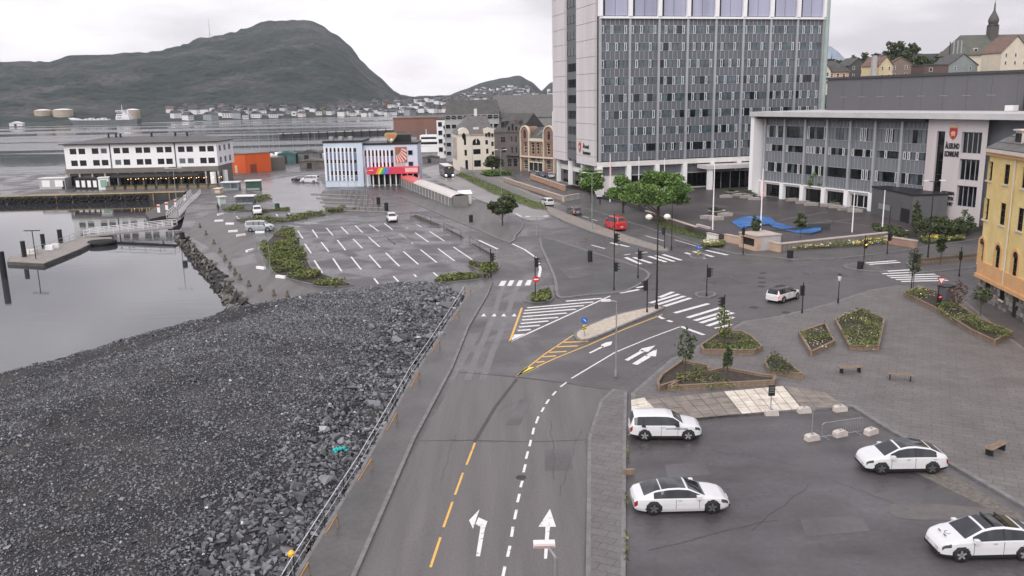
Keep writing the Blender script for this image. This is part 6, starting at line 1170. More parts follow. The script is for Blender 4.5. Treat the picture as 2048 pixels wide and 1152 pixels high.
    for key, fs in parts.items():
        nm = key.split(':')[0]; ids = sorted({v for f in fs for v in f}); mp_ = {v: j for j, v in enumerate(ids)}; fa = [tuple(mp_[v] for v in f) for f in fs]; m = MB(); m.v = [tuple(flat[v]) for v in ids]; m.f = fa; m.m = [0]*len(fa)
        if nm == 'body':
            for ii in (0, ns-1):
                rv = [tuple(flat[ii*(nc+1)+q]) for q in range(nc+1)]; m.add(rv, [tuple(range(nc+1)) if ii else tuple(range(nc, -1, -1))])
        m.build(nm, mt[nm], e, smooth=True)
    ty, ri = wheel_meshes(wr, .24, rim or RIMS)
    for a in wx:
        for s_ in (-1, 1):
            wl = link('wheel', ty, e, (a, s_*(Wd/2-.10), wr)); link('rim', ri, wl)
    for s_ in (-1, 1): MB().box(-.1, .12, -.09, .13, 0, .16).build('mirror', paint if paint is CARW and typ != 'suv' else CLAD, e, (x[int(ns*(T['side'][-1][1]-.03))], s_*(Wd/2+.06), float(zb_[int(ns*.6)])+.02))
    MB().box(-.012, .012, -.26, .26, 0, .12).build('number_plate', PLATE, e, (L/2+.012, 0, .42)); MB().box(-.012, .012, -.26, .26, 0, .12).build('number_plate', PLATE, e, (-L/2-.012, 0, .62))
    MB().box(-.02, .05, -Wd*.36, Wd*.36, 0, .13).build('front_grille', CLAD, e, (L/2-.035, 0, .27))
    for tq in (T['side'][-1][0]-.01, T['side'][-1][1]-.02):     # door shut lines
        i = int(ns*tq)
        for s_ in (-1, 1): MB().box(-.008, .008, -.004, .004, 0, float(zb_[i])-.36).build('door_seam', CLAD, e, (float(x[i]), s_*(float(w[i])+.001), .34))
    for tq in [b_-.05 for a, b_ in T['side'][-2:]]:
        i = int(ns*(tq-.19))
        for s_ in (-1, 1): MB().box(0, .18, -.015, .015, 0, .03).build('door_handle', CLAD if paint is not CARW else RIMS, e, (float(x[i]), s_*(float(w[i])*.99+.008), float(zb_[i])-.1))
    return e
def park(e, a, b_, Wd, z=0.0):
    """a, b_: photo pixels of the near rear and front wheel contacts"""
    A, B_ = G(*a, z), G(*b_, z); d = (B_-A); h = math.atan2(d.y, d.x); n_ = Vector((-d.y, d.x, 0)).normalized()
    if n_.y < 0: n_ = -n_
    e.location = (A+B_)/2+n_*(Wd/2-.1); e.rotation_euler = (0, 0, h); e.location.z = z+.016; return e
def aim(e, c, to, z=0.0):
    A, B_ = G(*c, z), G(*to, z); d = B_-A; e.location = A; e.location.z = z+.016; e.rotation_euler = (0, 0, math.atan2(d.y, d.x)); return e
e = car('white SUV with side lettering parked below the timber planters', 'suv', 4.45, 1.88, 1.66, CARW, clad=True, wr=.36); park(e, (1288, 882), (1376, 882), 1.88)
text('lettering', 'sunnmørsposten', .2, mat('letter_blue', (.05, .09, .2), .5, .05, 5), e, (-.02, -.945, .78), depth=.004, align='LEFT', squash=1.0)
MB().box(-1.52, -1.28, -.935, -.92, .93, 1.05).build('charge_flap', CLAD, e)
e = car('low white saloon with black glass roof, front of the four parked cars', 'saloon', 4.96, 1.96, 1.38, CARW, rim=RIMD, wr=.36); park(e, (1307, 1030), (1423, 1027), 1.96)
e = car('white coupe SUV parked beside the barrier, nose to the left', 'crossover', 4.65, 1.9, 1.6, CARW, rim=RIMD, wr=.36, clad=True); park(e, (1867, 948), (1758, 949), 1.9)
e = car('white crossover with glass roof and hood emblem at the lower right corner', 'crossover', 4.75, 1.92, 1.62, CARW, wr=.36, clad=True); park(e, (2052, 1121), (1915, 1124), 1.92)
hz = .998; em = empty('hood_emblem', (1.72, 0, hz), parent=e)
for k in range(10): a = k*.628; MB().box(-.035, .035, -.012, .012, 0, .006).build('emblem_stroke', CLAD, em, (.14*math.cos(a)-.05, .14*math.sin(a)-.02, .012), a+1.57)
for k, y in enumerate((-.28, .2)): MB().box(-.03, .03, -.11, .11, 0, .006).build('emblem_stroke', CLAD, em, (.2, y, .0))
for x in (-.1, -.75): MB().box(-.03, .03, -.62, .62, 0, .05).build('roof_bar', CLAD, e, (x, 0, 1.63))
e = car('white SUV with black roof and lit tail lights crossing the junction', 'suv', 4.2, 1.8, 1.58, CARW, CARB, clad=True, lit=1, dark_roof=True); aim(e, (1566, 600), (1640, 578))
REDP = mat('red_car_paint', (.52, .02, .025), .3, .05, 1, coat=.6, fine=False); e = car('bright red van driving away on the main road', 'van', 5.3, 2.0, 2.25, REDP, lit=0); aim(e, (1230, 458), (1175, 440))
GRYP = mat('dark_grey_car_paint', (.085, .083, .085), .3, .1, 1, coat=.6, fine=False); e = car('dark grey hatchback driving between red van and white estate', 'hatch', 4.2, 1.78, 1.52, GRYP, lit=1); aim(e, (1148, 429), (1098, 411))
e = car('white estate car farthest of the three driving away', 'suv', 4.6, 1.82, 1.56, CARW); aim(e, (1094, 410), (1050, 394))
SILV = mat('silver_car_paint', (.40, .43, .47), .3, .05, 1, metal=.3, coat=.6, fine=False); e = car('silver blue van parked beside the shrub bed', 'van', 4.7, 1.85, 1.82, SILV); park(e, (501, 464), (535, 463), 1.85)
e = car('white car parked nose out among the far planting strips', 'suv', 4.5, 1.82, 1.6, CARW); aim(e, (515, 428), (522, 450))
e = car('white hatchback alone in the marked parking lot', 'hatch', 4.2, 1.78, 1.5, CARW); aim(e, (784, 442), (797, 462))
e = car('white minibus parked in front of the blue building', 'van', 5.2, 1.95, 2.0, CARW); park(e, (628, 366), (606, 366), 1.95)
e = car('black car behind the white minibus on the forecourt', 'suv', 4.6, 1.85, 1.65, mat('black_car_paint', (.012, .013, .015), .2, .1, 1, coat=.6, fine=False)); park(e, (605, 364), (590, 364), 1.85)
BLUP = mat('dark_blue_car_paint', (.03, .045, .09), .3, .1, 1, coat=.6, fine=False)
for (c, to, p, lab) in (((1066, 352), (1080, 362), GRYP, 'dark car parked leftmost below the brick house'), ((1084, 354), (1098, 364), BLUP, 'dark blue car parked in the middle below the brick house'), ((1102, 356), (1116, 366), SILV, 'silver car parked rightmost below the brick house'), ((1003, 350), (1030, 350), CARW, 'white car half hidden behind the round hedge')):
    aim(car(lab, 'hatch', 4.2, 1.78, 1.5, p), c, to)
# bus
BB = mat('dark_blue_bus_paint', (.02, .028, .05), .35, .1, .6, coat=.4, fine=False); e = empty('bus', (0, 0, 0), 0, 'dark blue city bus with lit headlights coming down the road', 'bus')
bb = MB(); bb.prism_y([(-6, .35), (5.9, .35), (6.05, .6), (6.0, 1.4), (5.8, 2.95), (5.5, 3.1), (-5.8, 3.1), (-6, 2.9)], -1.27, 1.27); bb.build('body', BB, e); MB().box(-5.7, 5.3, -1.2, 1.2, 3.11, 3.25).build('roof', OFFW, e)
MB().add([(6.04, -1.15, 1.25), (6.04, 1.15, 1.25), (5.87, 1.15, 2.55), (5.87, -1.15, 2.55)], [(0, 1, 2, 3)]).build('windscreen', CGL, e, (.02, 0, 0)); MB().box(5.84, 5.9, -.9, .9, 2.6, 2.92).build('destination_panel', DARKM, e); text('lettering', '618', .3, glow('amber_display', (1, .45, .05), 2.5), e, (5.93, 0, 2.65), (math.pi/2, 0, math.pi/2), .005)
for s_ in (-1, 1):
    for k in range(6): MB().box(-5.4+k*1.8, -3.75+k*1.8, s_*1.275-.01, s_*1.275+.01, 1.35, 2.6).build('side_window', CGL, e)
    MB().box(6.03, 6.09, s_*.95-.18, s_*.95+.18, .62, .85).build('headlight', HEADON, e); MB().box(6.0, 6.06, s_*.9-.3, s_*.9+.3, .3, .6).build('bumper', WHITE, e)
    for x in (-3.2, 3.4): ty, ri = wheel_meshes(.48, .3, RIMS); wl = link('wheel', ty, e, (x, s_*1.13, .48)); link('rim', ri, wl)
    MB().box(5.9, 6.25, s_*1.35-.06, s_*1.35+.06, 1.9, 2.5).build('mirror', DARKM, e)
aim(e, (893, 352), (948, 384))
# ================================================================ planting
LEAF = mat('tree_leaves', (.075, .14, .03), .7, .3, .5, island=.55, col2=(.15, .25, .06), fine=False); LEAFD = mat('dark_leaves', (.042, .062, .024), .7, .3, .5, island=.5, col2=(.08, .10, .042), fine=False)
SHRUB = mat('shrub_leaves', (.075, .105, .028), .75, .3, .8, island=.5, col2=(.17, .19, .06), fine=False); PINKL = mat('bronze_leaves', (.10, .06, .05), .75, .3, 1, island=.5, col2=(.17, .11, .095), fine=False); YFLOW = mat('yellow_flowers', (.62, .50, .12), .7, .2, 2, island=.4, fine=False); WFLOW = mat('cream_flowers', (.68, .63, .45), .7, .1, 2, island=.3, fine=False)
BARK = mat('bark', (.075, .06, .048), .9, .25, 4, .4)
def leaves(pos, size, rs, up=.3):
    n = len(pos); a = rs.normal(size=(n, 3)); a[:, 2] *= .6; a /= np.linalg.norm(a, axis=1)[:, None]; b = rs.normal(size=(n, 3)); b -= (b*a).sum(1)[:, None]*a; b /= np.linalg.norm(b, axis=1)[:, None]
    s = size*(.6+.8*rs.rand(n))[:, None]; p = pos; V = np.stack([p-a*s*.7, p-b*s*.42+a*s*.1, p+a*s*.8, p+b*s*.42+a*s*.1], 1).reshape(-1, 3); F = np.arange(4*n).reshape(n, 4); return V, F
def cloud(c, r, n, rs, clumps=26, shell=.55, flat=1.0):
    """points in leaf clumps through an ellipsoid"""
    r = np.array(r); d = rs.normal(size=(clumps, 3)); d /= np.linalg.norm(d, axis=1)[:, None]; d *= (shell+(1-shell)*rs.rand(clumps, 1))**.8; d[:, 2] = np.where(d[:, 2] < -.55, -.35, d[:, 2])
    cr = .20+.22*rs.rand(clumps); k = rs.randint(0, clumps, n); q = rs.normal(size=(n, 3)); q /= np.linalg.norm(q, axis=1)[:, None]; q *= rs.rand(n, 1)**.45*cr[k][:, None]; q[:, 2] *= .75
    return np.array(c)+(d[k]*.82+q)*r
def tree(name, base, ytop, rpx, crown_bottom, label, leaf=LEAF, n=5200, ls=.26, seed=1, z0=0.0, clumps=30, sx=1.0, trunk_r=.22, group=None, cat='tree', lean=0.0):
    B_ = G(*base, z0); h = zat(B_, ytop)-z0; cb = zat(B_, crown_bottom)-z0; d = B_.y; r = rpx*d/F_PX; rs = np.random.RandomState(seed); e = empty(name, B_, 0, label, cat, group)
    c = (lean, 0, (h+cb)/2); rr = (r*sx*1.18, r*1.05, (h-cb)/2*1.12); V, F = leaves(cloud(c, rr, n, rs, clumps), ls, rs); link('crown', npmesh('crown', V, F, leaf), e)
    m = MB(); top = Vector((lean*.6, 0, cb+(h-cb)*.35)); m.cyl((0, 0, -.1), top, trunk_r, trunk_r*.55, 8)
    for k in range(7):
        a = k*.9+seed; q = Vector((lean*.5, 0, cb*.75+(h-cb)*.06*k)); m.cyl(q, q+Vector((math.cos(a)*r*.55*sx, math.sin(a)*r*.5, (h-cb)*.28)), trunk_r*.38, trunk_r*.1, 5)
    m.build('trunk', BARK, e); return e
tree('street_tree', (1183, 408), 337, 27, 392, 'leafy green tree nearest the tower corner, leftmost of the three', seed=2, n=7000)
tree('street_tree', (1246, 428), 352, 31, 412, 'leafy green tree in the middle of the plaza edge row', seed=5, n=8000)
tree('street_tree', (1316, 446), 340, 60, 424, 'large spreading green tree, rightmost and widest of the row', seed=9, n=16000, clumps=44, trunk_r=.32)
tree('round_tree', (1005, 452), 390, 27, 436, 'round dark leaved tree alone on the road island', LEAFD, seed=4, n=4200, ls=.26, trunk_r=.14)
tree('street_tree', (985, 350), 308, 18, 343, 'dark green tree in front of the ivory corner house', LEAFD, seed=6, n=2600, ls=.36)
tree('young_tree', (1637, 406), 343, 20, 390, 'young open crowned tree on the brown plaza', LEAF, seed=7, n=900, ls=.3, z0=PZ, clumps=22, trunk_r=.07)
for k, (b_, yt, r_, cb, lf, lab) in enumerate((((1826, 580), 488, 12, 560, LEAFD, 'slim young tree with tie posts beside the right crossing'), ((1912, 640), 560, 17, 620, PINKL, 'bronze leaved young tree in the planter before the yellow house'), ((1960, 632), 570, 20, 612, LEAFD, 'bushy young tree below the stone base of the yellow house'), ((1370, 768), 655, 21, 735, LEAFD, 'thin leaved sapling in the left timber planter'), ((1447, 702), 610, 14, 690, SHRUB, 'small sapling in the far timber planter'), ((1454, 772), 690, 10, 745, LEAFD, 'bare thin sapling in the long timber planter'), ((1830, 470), 402, 9, 455, LEAFD, 'slim tree beside the blue beach flag'), ((1928, 480), 420, 14, 470, LEAFD, 'dark small tree left of the yellow house corner'), ((1510, 492), 430, 9, 470, LEAFD, 'small clipped tree at the plaza corner wall'), ((1600, 490), 425, 12, 462, LEAFD, 'small dark tree in the yellow flower bed'), ((1880, 530), 455, 9, 515, LEAFD, 'slim sapling along the far right pavement'))):
    tree('young_tree', b_, yt, r_, cb, lab, lf, n=330, ls=.17 if b_[1] > 540 else .28, seed=20+k, clumps=34, trunk_r=.045, z0=.1 if b_[1] > 480 else .6)
HTX = [1668, 1740, 1785, 1800, 1828, 1840, 1826, 1862, 1885, 1650, 1712, 1906, 1700, 1760]
for k, (x, y, d, s_) in enumerate(((1668, 132, 380, 5), (1740, 118, 400, 5), (1785, 100, 420, 5.5), (1800, 112, 430, 6), (1828, 115, 410, 6), (1840, 128, 380, 5), (1826, 98, 440, 3.5), (1862, 132, 385, 5), (1885, 118, 430, 5), (1650, 130, 400, 5), (1712, 128, 420, 5), (1906, 122, 420, 5), (1700, 140, 370, 4.5), (1760, 128, 400, 5))):
    P_ = at(x, y, d); e = empty('hill_tree', (P_.x, P_.y, P_.z-s_), 0, 'dark broadleaf tree among the houses on the hill, %s of the row behind the auditorium' % ORD[sorted(range(14), key=lambda q: HTX[q]).index(k)], 'tree', 'trees on the town hill'); rs = np.random.RandomState(60+k); V, F = leaves(cloud((0, 0, s_), (s_*1.1, s_, s_*.9), 900, rs, 18), .9, rs); link('crown', npmesh('crown', V, F, LEAFD), e); MB().cyl((0, 0, -3), (0, 0, s_), .35, .2, 6).build('trunk', BARK, e)
def shrubs(name, pts, n, h, leaf, parent=None, z0=.05, ls=.2, kind='stuff', label=None, cat=None, dens=1.0, seed=1):
    """ground cover filling a bed: many small leaf clumps"""
    P = gp(pts, z0); xs = [p.x for p in P]; ys = [p.y for p in P]; rs = np.random.RandomState(seed); X = rs.uniform(min(xs), max(xs), n*4); Y = rs.uniform(min(ys), max(ys), n*4); k = inside(X, Y, [p[:] for p in P]); X, Y = X[k][:n], Y[k][:n]
    hh = h*(.25+.9*vnoise(X, Y, 1.3, seed)); m = vnoise(X, Y, 1.9, seed+3) < dens; X, Y, hh = X[m], Y[m], hh[m]; Z = z0+hh*rs.rand(len(X))**.5
    if parent is not None: X = X-parent.location.x; Y = Y-parent.location.y; Z = Z-parent.location.z
    V, F = leaves(np.stack([X, Y, Z], 1), ls, rs); return tag(link(name, npmesh(name, V, F, leaf), parent), label, cat, kind=kind)
def bed(pts, m=SOIL, z=.1, sm=0): return slab('planting_bed', pts, m, z, .15, sm=sm)
for k, (pts, n, h) in enumerate((([(520, 498), (548, 470), (560, 458), (585, 455), (606, 500), (626, 543), (680, 560), (708, 571), (690, 574), (640, 574), (570, 556), (545, 545), (532, 525)], 15000, .95), ([(465, 441), (510, 434), (570, 436), (640, 424), (655, 430), (600, 440), (560, 446), (480, 447)], 5000, .75), ([(650, 423), (690, 418), (715, 420), (660, 429)], 1500, 1.0), ([(937, 530), (950, 524), (998, 526), (1000, 535), (985, 549), (968, 546)], 3500, 1.0), ([(868, 562), (890, 551), (940, 545), (980, 551), (975, 557), (900, 566)], 2500, .6), ([(500, 395), (530, 390), (545, 398), (520, 405), (505, 402)], 1200, .8), ([(440, 420), (470, 412), (490, 417), (470, 424)], 1200, .9), ([(470, 424), (520, 419), (580, 418), (578, 423), (520, 426)], 1600, .7))):
    bed(pts); shrubs('ground_cover_shrubs', pts, n, h, SHRUB, seed=30+k, dens=.52)
sheet('grass_verge', [(1310, 447), (1335, 442), (1400, 458), (1440, 473), (1442, 480), (1400, 478), (1350, 466)], .15, GRASS, sm=3)
shrubs('grass_tufts', [(1310, 447), (1335, 442), (1400, 458), (1440, 473), (1442, 480), (1400, 478), (1350, 466)], 2500, .22, GRASS, z0=.15, ls=.14, seed=50); shrubs('grass_tufts', [(912, 350), (923, 345), (1010, 380), (1088, 411), (1095, 421), (1065, 417), (985, 387)], 3500, .3, SHRUB, z0=.15, ls=.2, seed=51)
for k, (pts, lab_) in enumerate((([(1560, 492), (1640, 482), (1720, 478), (1800, 470), (1812, 482), (1700, 492), (1580, 498)], 'a'), ([(1400, 487), (1420, 482), (1450, 484), (1446, 492), (1410, 493)], 'b'), ([(1838, 476), (1880, 470), (1930, 468), (1930, 478), (1850, 486)], 'c'), ([(1062, 590), (1098, 577), (1104, 590), (1095, 601), (1062, 603)], 'd'))):
    bed(pts, z=.35 if k != 3 else .2); shrubs('bedding_plants', pts, 3000 if k < 3 else 1200, .35, SHRUB, z0=.35, ls=.18, seed=70+k)
    if k < 3: shrubs('flowers', pts, 1500, .5, (YFLOW, WFLOW, YFLOW)[k], z0=.4, ls=.17, seed=80+k, dens=.5)
    if k < 2: shrubs('flowers', pts, 700, .5, WFLOW, z0=.4, ls=.17, seed=90+k, dens=.4)
for k, (pts, h) in enumerate((([(1822, 452), (1900, 446), (1950, 440), (1952, 462), (1900, 468), (1830, 470)], 1.3), ([(1745, 452), (1800, 462), (1818, 470), (1800, 474), (1750, 462)], .7))): shrubs('dark_hedge_plants', pts, 5000, h, LEAFD, z0=PZ-.1, ls=.3, seed=200+k, dens=.75)
e = empty('round_hedge', G(980, 352), 0, 'rounded green hedge at the end of the ramp wall', 'hedge'); rs = np.random.RandomState(3); V, F = leaves(cloud((1.5, 0, .9), (5.5, 2.2, 1.3), 3000, rs, 30), .28, rs); link('foliage', npmesh('foliage', V, F, LEAF), e); MB().box(-3, 6, -.8, .8, 0, .6).build('stem', BARK, e)
# timber planters
def planter(pts, label, lf=LEAFD, n=1500, h=.55, rails=True, z=.13, plant_h=.7, seed=1, flowers=None):
    P = gp(pts, z); o = P[0].copy(); e = empty('timber_planter', o, 0, label, 'planter'); q = [p-o for p in P]; k = len(q)
    MB().prism(offset([(p.x, p.y) for p in q], .12), -.05, h*.55).build('soil', SOIL, e)
    for i in range(k):
        a, b_ = q[i], q[(i+1) % k]; d = b_-a; L = d.length; rz = math.atan2(d.y, d.x)
        for j, (z0, z1) in enumerate(((.0, h*.42), (h*.47, h*.9))): MB().box(.03, L-.03, -.05, .05, z0, z1).build('board', WOOD, e, a, rz)
        if rails: MB().box(0, L, -.1, .1, h*.92, h).build('top_board', WOOD, e, a, rz)
        for s_ in range(max(1, int(L/2.2))): MB().box(-.06, .06, -.06, .06, 0, h+.02).build('post', WOOD, e, a+d*(s_/max(1, int(L/2.2))), rz)
    shrubs('plants', pts, n, plant_h, lf, e, z0=z+h*.5, ls=.12, kind='stuff', seed=seed, dens=.55)
    if flowers: shrubs('flowers', pts, n//7, plant_h*1.0, flowers, e, z0=z+h*.5, ls=.09, kind='stuff', seed=seed+1, dens=.4)
    return e
z8 = lambda *p: [(1220+x/3.79, 600+y/3.79) for x, y in p]
planter(z8((362, 655), (395, 600), (545, 492), (745, 530), (740, 570), (370, 690)), 'left triangular timber planter near the white SUV', SHRUB, 900, seed=101, h=.42, plant_h=.3)
planter(z8((445, 690), (560, 620), (865, 545), (1150, 600), (1250, 610), (1240, 645), (800, 670)), 'long timber planter above the bright paving slabs', SHRUB, 900, seed=103, h=.42, plant_h=.3)
planter(z8((690, 375), (800, 300), (870, 262), (1000, 270), (1075, 310), (1150, 385), (1085, 415), (705, 410)), 'green planted timber box nearest the zebra crossing', SHRUB, 1700, .45, seed=105, plant_h=.5)
planter(z8((1175, 500), (1220, 445), (1300, 470), (1460, 600), (1200, 550)), 'small timber planter right of the grey paving', LEAFD, 500, .42, seed=107)
planter([(1808, 592), (1838, 580), (1880, 592), (1962, 648), (2024, 672), (1988, 690), (1942, 668), (1880, 628)], 'long planted bed along the pavement before the yellow house', SHRUB, 4200, .45, seed=109, flowers=WFLOW)
planter([(1670, 645), (1722, 625), (1768, 645), (1756, 700), (1700, 700)], 'middle timber planter with pale flowers on the paved square', SHRUB, 2200, .42, seed=111, flowers=WFLOW)
planter([(1598, 672), (1650, 655), (1668, 690), (1622, 712)], 'left timber planter with pale flowers on the paved square', SHRUB, 1500, .42, seed=113, flowers=WFLOW)
planter([(1835, 530), (1945, 520), (2040, 506), (2040, 500), (1945, 512), (1838, 522)], 'low planted strip along the right hand street', SHRUB, 2500, .4, rails=False, seed=115)
# paving slabs: the two bright and dull fields behind the white SUV
SL = mat('bright_slab', (.50, .44, .37), .7, .2, 1.2, .1, col2=(.72, .66, .57)); SLD = mat('dull_slab', (.17, .145, .125), .7, .2, 1.2, .1, col2=(.26, .225, .195))
fld = [[(1290, 800), (1445, 783), (1482, 828), (1335, 842)], [(1447, 783), (1566, 772), (1604, 818), (1484, 828)], [(1568, 772), (1650, 785), (1690, 812), (1606, 818)], [(1262, 800), (1288, 795), (1333, 842), (1264, 850)]]
for f_, (q, m) in enumerate(zip(fld, (SLD, SL, SLD, SL))):
    A, B_, C_, D_ = gp(q, .14); o = A.copy(); e = empty('paving_field', o, kind='structure'); nu, nv = (6, 4) if f_ < 2 else (3, 4)
    for i in range(nu):
        for j in range(nv):
            c = lambda u, v: (A.lerp(B_, u)).lerp(D_.lerp(C_, u), v)-o
            u0, u1, v0, v1 = i/nu+.006, (i+1)/nu-.006, j/nv+.01, (j+1)/nv-.01; pts = [c(u0, v0), c(u1, v0), c(u1, v1), c(u0, v1)]; MB().prism([(p.x, p.y) for p in pts], -.01, .02+rnd.uniform(0, .006)).build('slab', m, e)
# ================================================================ street furniture
HEADM = None
def signal(base, ytop, heads, label, z=.13, r=.06, wires=None, kind=None):
    """traffic signal: pole, dark heads with visors and lenses; heads = [(row, facing)]"""
    B_ = G(*base, z); h = zat(B_, ytop)-z; e = empty('traffic_light', B_, 0, label, 'traffic light', 'traffic lights at the junction'); MB().cyl((0, 0, 0), (0, 0, h), r, r*.85, 8).build('pole', DARKM, e); MB().cyl((0, 0, 0), (0, 0, .35), r*1.7, r*1.5, 8).build('base', DARKM, e)
    for yc, ang, lit in heads:
        zc_ = min(zat(B_, yc)-z, h-.3); b_ = empty('signal_head', (0, 0, zc_), ang, parent=e); hd = MB().box(.07, .37, -.17, .17, -.5, .5).build('housing', DARKM, b_)
        for k, (zz, col) in enumerate(((.32, 'red'), (0, 'amber'), (-.32, 'green'))):
            m = glow('signal_'+col+'_on', dict(red=(1, .05, .04), amber=(1, .5, .05), green=(.1, .9, .4))[col], 4) if lit == k else mat('signal_'+col+'_off', dict(red=(.10, .012, .012), amber=(.10, .05, .01), green=(.01, .07, .04))[col], .3, .1, 3)
            MB().cyl((.37, 0, zz), (.385, 0, zz), .105, .105, 10).build('lens', m, b_)
            mv = MB()
            for q in range(6): t0, t1_ = q*math.pi/6, (q+1)*math.pi/6; mv.quad((.37, .12*math.cos(t0), zz+.12*math.sin(t0)), (.6, .12*math.cos(t0), zz+.12*math.sin(t0)), (.6, .12*math.cos(t1_), zz+.12*math.sin(t1_)), (.37, .12*math.cos(t1_), zz+.12*math.sin(t1_)))
            mv.build('visor', DARKM, b_)
    return e
signal((1228, 580), 428, [(476, .2, -1), (534, .1, -1)], 'tall two headed traffic light at the lower island tip')
signal((1276, 556), 497, [(510, 0, -1)], 'traffic light on the island beside the upper crossing'); signal((1294, 625), 558, [(571, math.pi, -1)], 'traffic light standing on the beige median island')
signal((1413, 593), 529, [(545, 0, -1)], 'traffic light on the oval refuge of the lower crossing'); signal((1448, 642), 589, [(604, math.pi, -1)], 'traffic light at the right end of the lower crossing')
signal((1604, 626), 565, [(582, math.pi/2, -1)], 'traffic light right of the white SUV, seen from behind'); signal((1071, 598), 511, [(525, .1, -1)], 'traffic light sharing its pole with the no entry sign')
signal((982, 554), 498, [(514, 0, -1)], 'traffic light behind the corner shrub bed of the parking lot'); signal((1329, 497), 449, [(462, math.pi*.9, -1)], 'traffic light beside the grass verge'); signal((1727, 531), 470, [(488, -math.pi/2, 1)], 'traffic light with dark cabinet on the right refuge')
signal((1774, 508), 412, [(474, 0, -1)], 'slender traffic light mast behind the right crossing'); signal((1822, 582), 500, [(516, -1.2, -1)], 'traffic light beside the young tree at the right crossing'); signal((1918, 553), 494, [(512, 1.2, -1)], 'traffic light nearest the yellow house'); signal((1486, 508), 452, [(463, math.pi/2, 0)], 'traffic light with red glow at the plaza corner')
signal((1874, 618), 570, [(598, -math.pi/2, 0)], 'low traffic light showing red beside the grey cabinet')
def lamp(base, ytop, label, kind='single', arm=1.2, rz=0.0, z=.13, r=.09, m=GREYM, dark=False):
    B_ = G(*base, z); h = zat(B_, ytop)-z; e = empty('street_lamp', B_, rz, label, 'street lamp'); mm = DARKM if dark else m; MB().cyl((0, 0, 0), (0, 0, h*.45), r, r*.8, 8).cyl((0, 0, h*.45), (0, 0, h), r*.75, r*.5, 8).build('pole', mm, e); MB().cyl((0, 0, 0), (0, 0, .5), r*1.7, r*1.5, 8).build('base', mm, e)
    if kind == 'globe':
        MB().cyl((-.9, 0, h-.1), (.9, 0, h-.1), .04).build('arm', mm, e)
        for s_ in (-.9, .9): MB().lathe([(.05, -.3), (.32, -.12), (.36, .05), (.25, .22), (.04, .3)], (s_, 0, h+.1), 12).build('globe', mat('frosted_globe', (.72, .70, .62), .4, .04, 2), e)
    elif kind == 'double':
        for s_ in (-1, 1): a = MB().cyl((0, 0, h-.05), (s_*arm, 0, h+.12), .045).build('arm', mm, e); MB().box(s_*arm-.35, s_*arm+.35, -.14, .14, h+.06, h+.17).build('lamp_head', OFFW, e)
    elif kind == 'single':
        MB().cyl((0, 0, h-.05), (-arm, 0, h+.05), .045).build('arm', mm, e); MB().box(-arm-.65, -arm+.1, -.16, .16, h, h+.12).build('lamp_head', OFFW, e)
    elif kind == 'lantern':
        MB().lathe([(.09, 0), (.17, .25), (.2, .55)], (0, 0, h-.6), 8).build('lantern', OFFW, e); MB().lathe([(.26, .56), (.05, .75)], (0, 0, h-.6), 8).build('cap', DARKM, e)
    return e
lamp((1232, 752), 602, 'pale street lamp right of the median, nearest to the yellow gore', 'single', .55, r=.08); lamp((1313, 618), 436, 'tall dark lamp with two pale globes on the median tip', 'globe', dark=True, r=.11)
lamp((1184, 458), 346, 'grey twin armed street lamp beside the dark hatchback', 'double', 1.3); lamp((1074, 470), 434, 'short twin lamp standing before the white estate car', 'double', 1.4); lamp((1343, 500), 392, 'thin dark lamp mast at the grass verge', 'none', dark=True, r=.07)
lamp((1003, 388), 300, 'grey lamp mast on the grass median', 'double', 1.0, r=.08); lamp((946, 352), 292, 'slim lamp mast below the ivory corner house', 'double', 1.0, r=.08); lamp((735, 420), 342, 'pale twin lamp at the far edge of the parking lot', 'double', 1.2, r=.08)
lamp((1676, 606), 550, 'short dark lantern post beside the junction', 'lantern', dark=True, r=.06); lamp((1855, 520), 363, 'tall dark lamp in front of the council pylon', 'double', 1.0, dark=True, r=.1); lamp((541, 545), 462, 'thin pole among the shrubs of the parking lot bed', 'none', r=.05); lamp((513, 500), 440, 'slender pole beside the silver van', 'none', r=.05)
lamp((357, 440), 337, 'twin lamp on the quay beside the pale ramp', 'double', 1.2, r=.1, z=0)
for k, x in enumerate((673, 690, 706, 722)): lamp((x+8, 396), 352+k*6, ('pale lamp nearest the left corner of the blue building', 'second pale lamp before the blue building', 'third pale lamp before the blue building', 'pale lamp nearest the rainbow canopy')[k], 'double', .9, r=.06)
# lamp reaching over the near road
Hd = at(1087, 1090, 27.5); e = empty('street_lamp', (Hd.x+.35, Hd.y-.6, 0), 0, 'pale lamp head hanging over the near road', 'street lamp'); MB().cyl((0, 0, 0), (0, 0, Hd.z-.1), .08, .06, 8).build('pole', GREYM, e); MB().cyl((0, 0, Hd.z-.1), (-.2, .45, Hd.z), .04).build('arm', GREYM, e); MB().box(-.68, .02, .45, .72, Hd.z-.02, Hd.z+.12).build('lamp_head', OFFW, e); MB().box(-.66, 0, .43, .449, Hd.z-.03, Hd.z+.05).build('lower_edge', mat('pinkish_edge', (.42, .25, .25), .5, .05, 1), e)
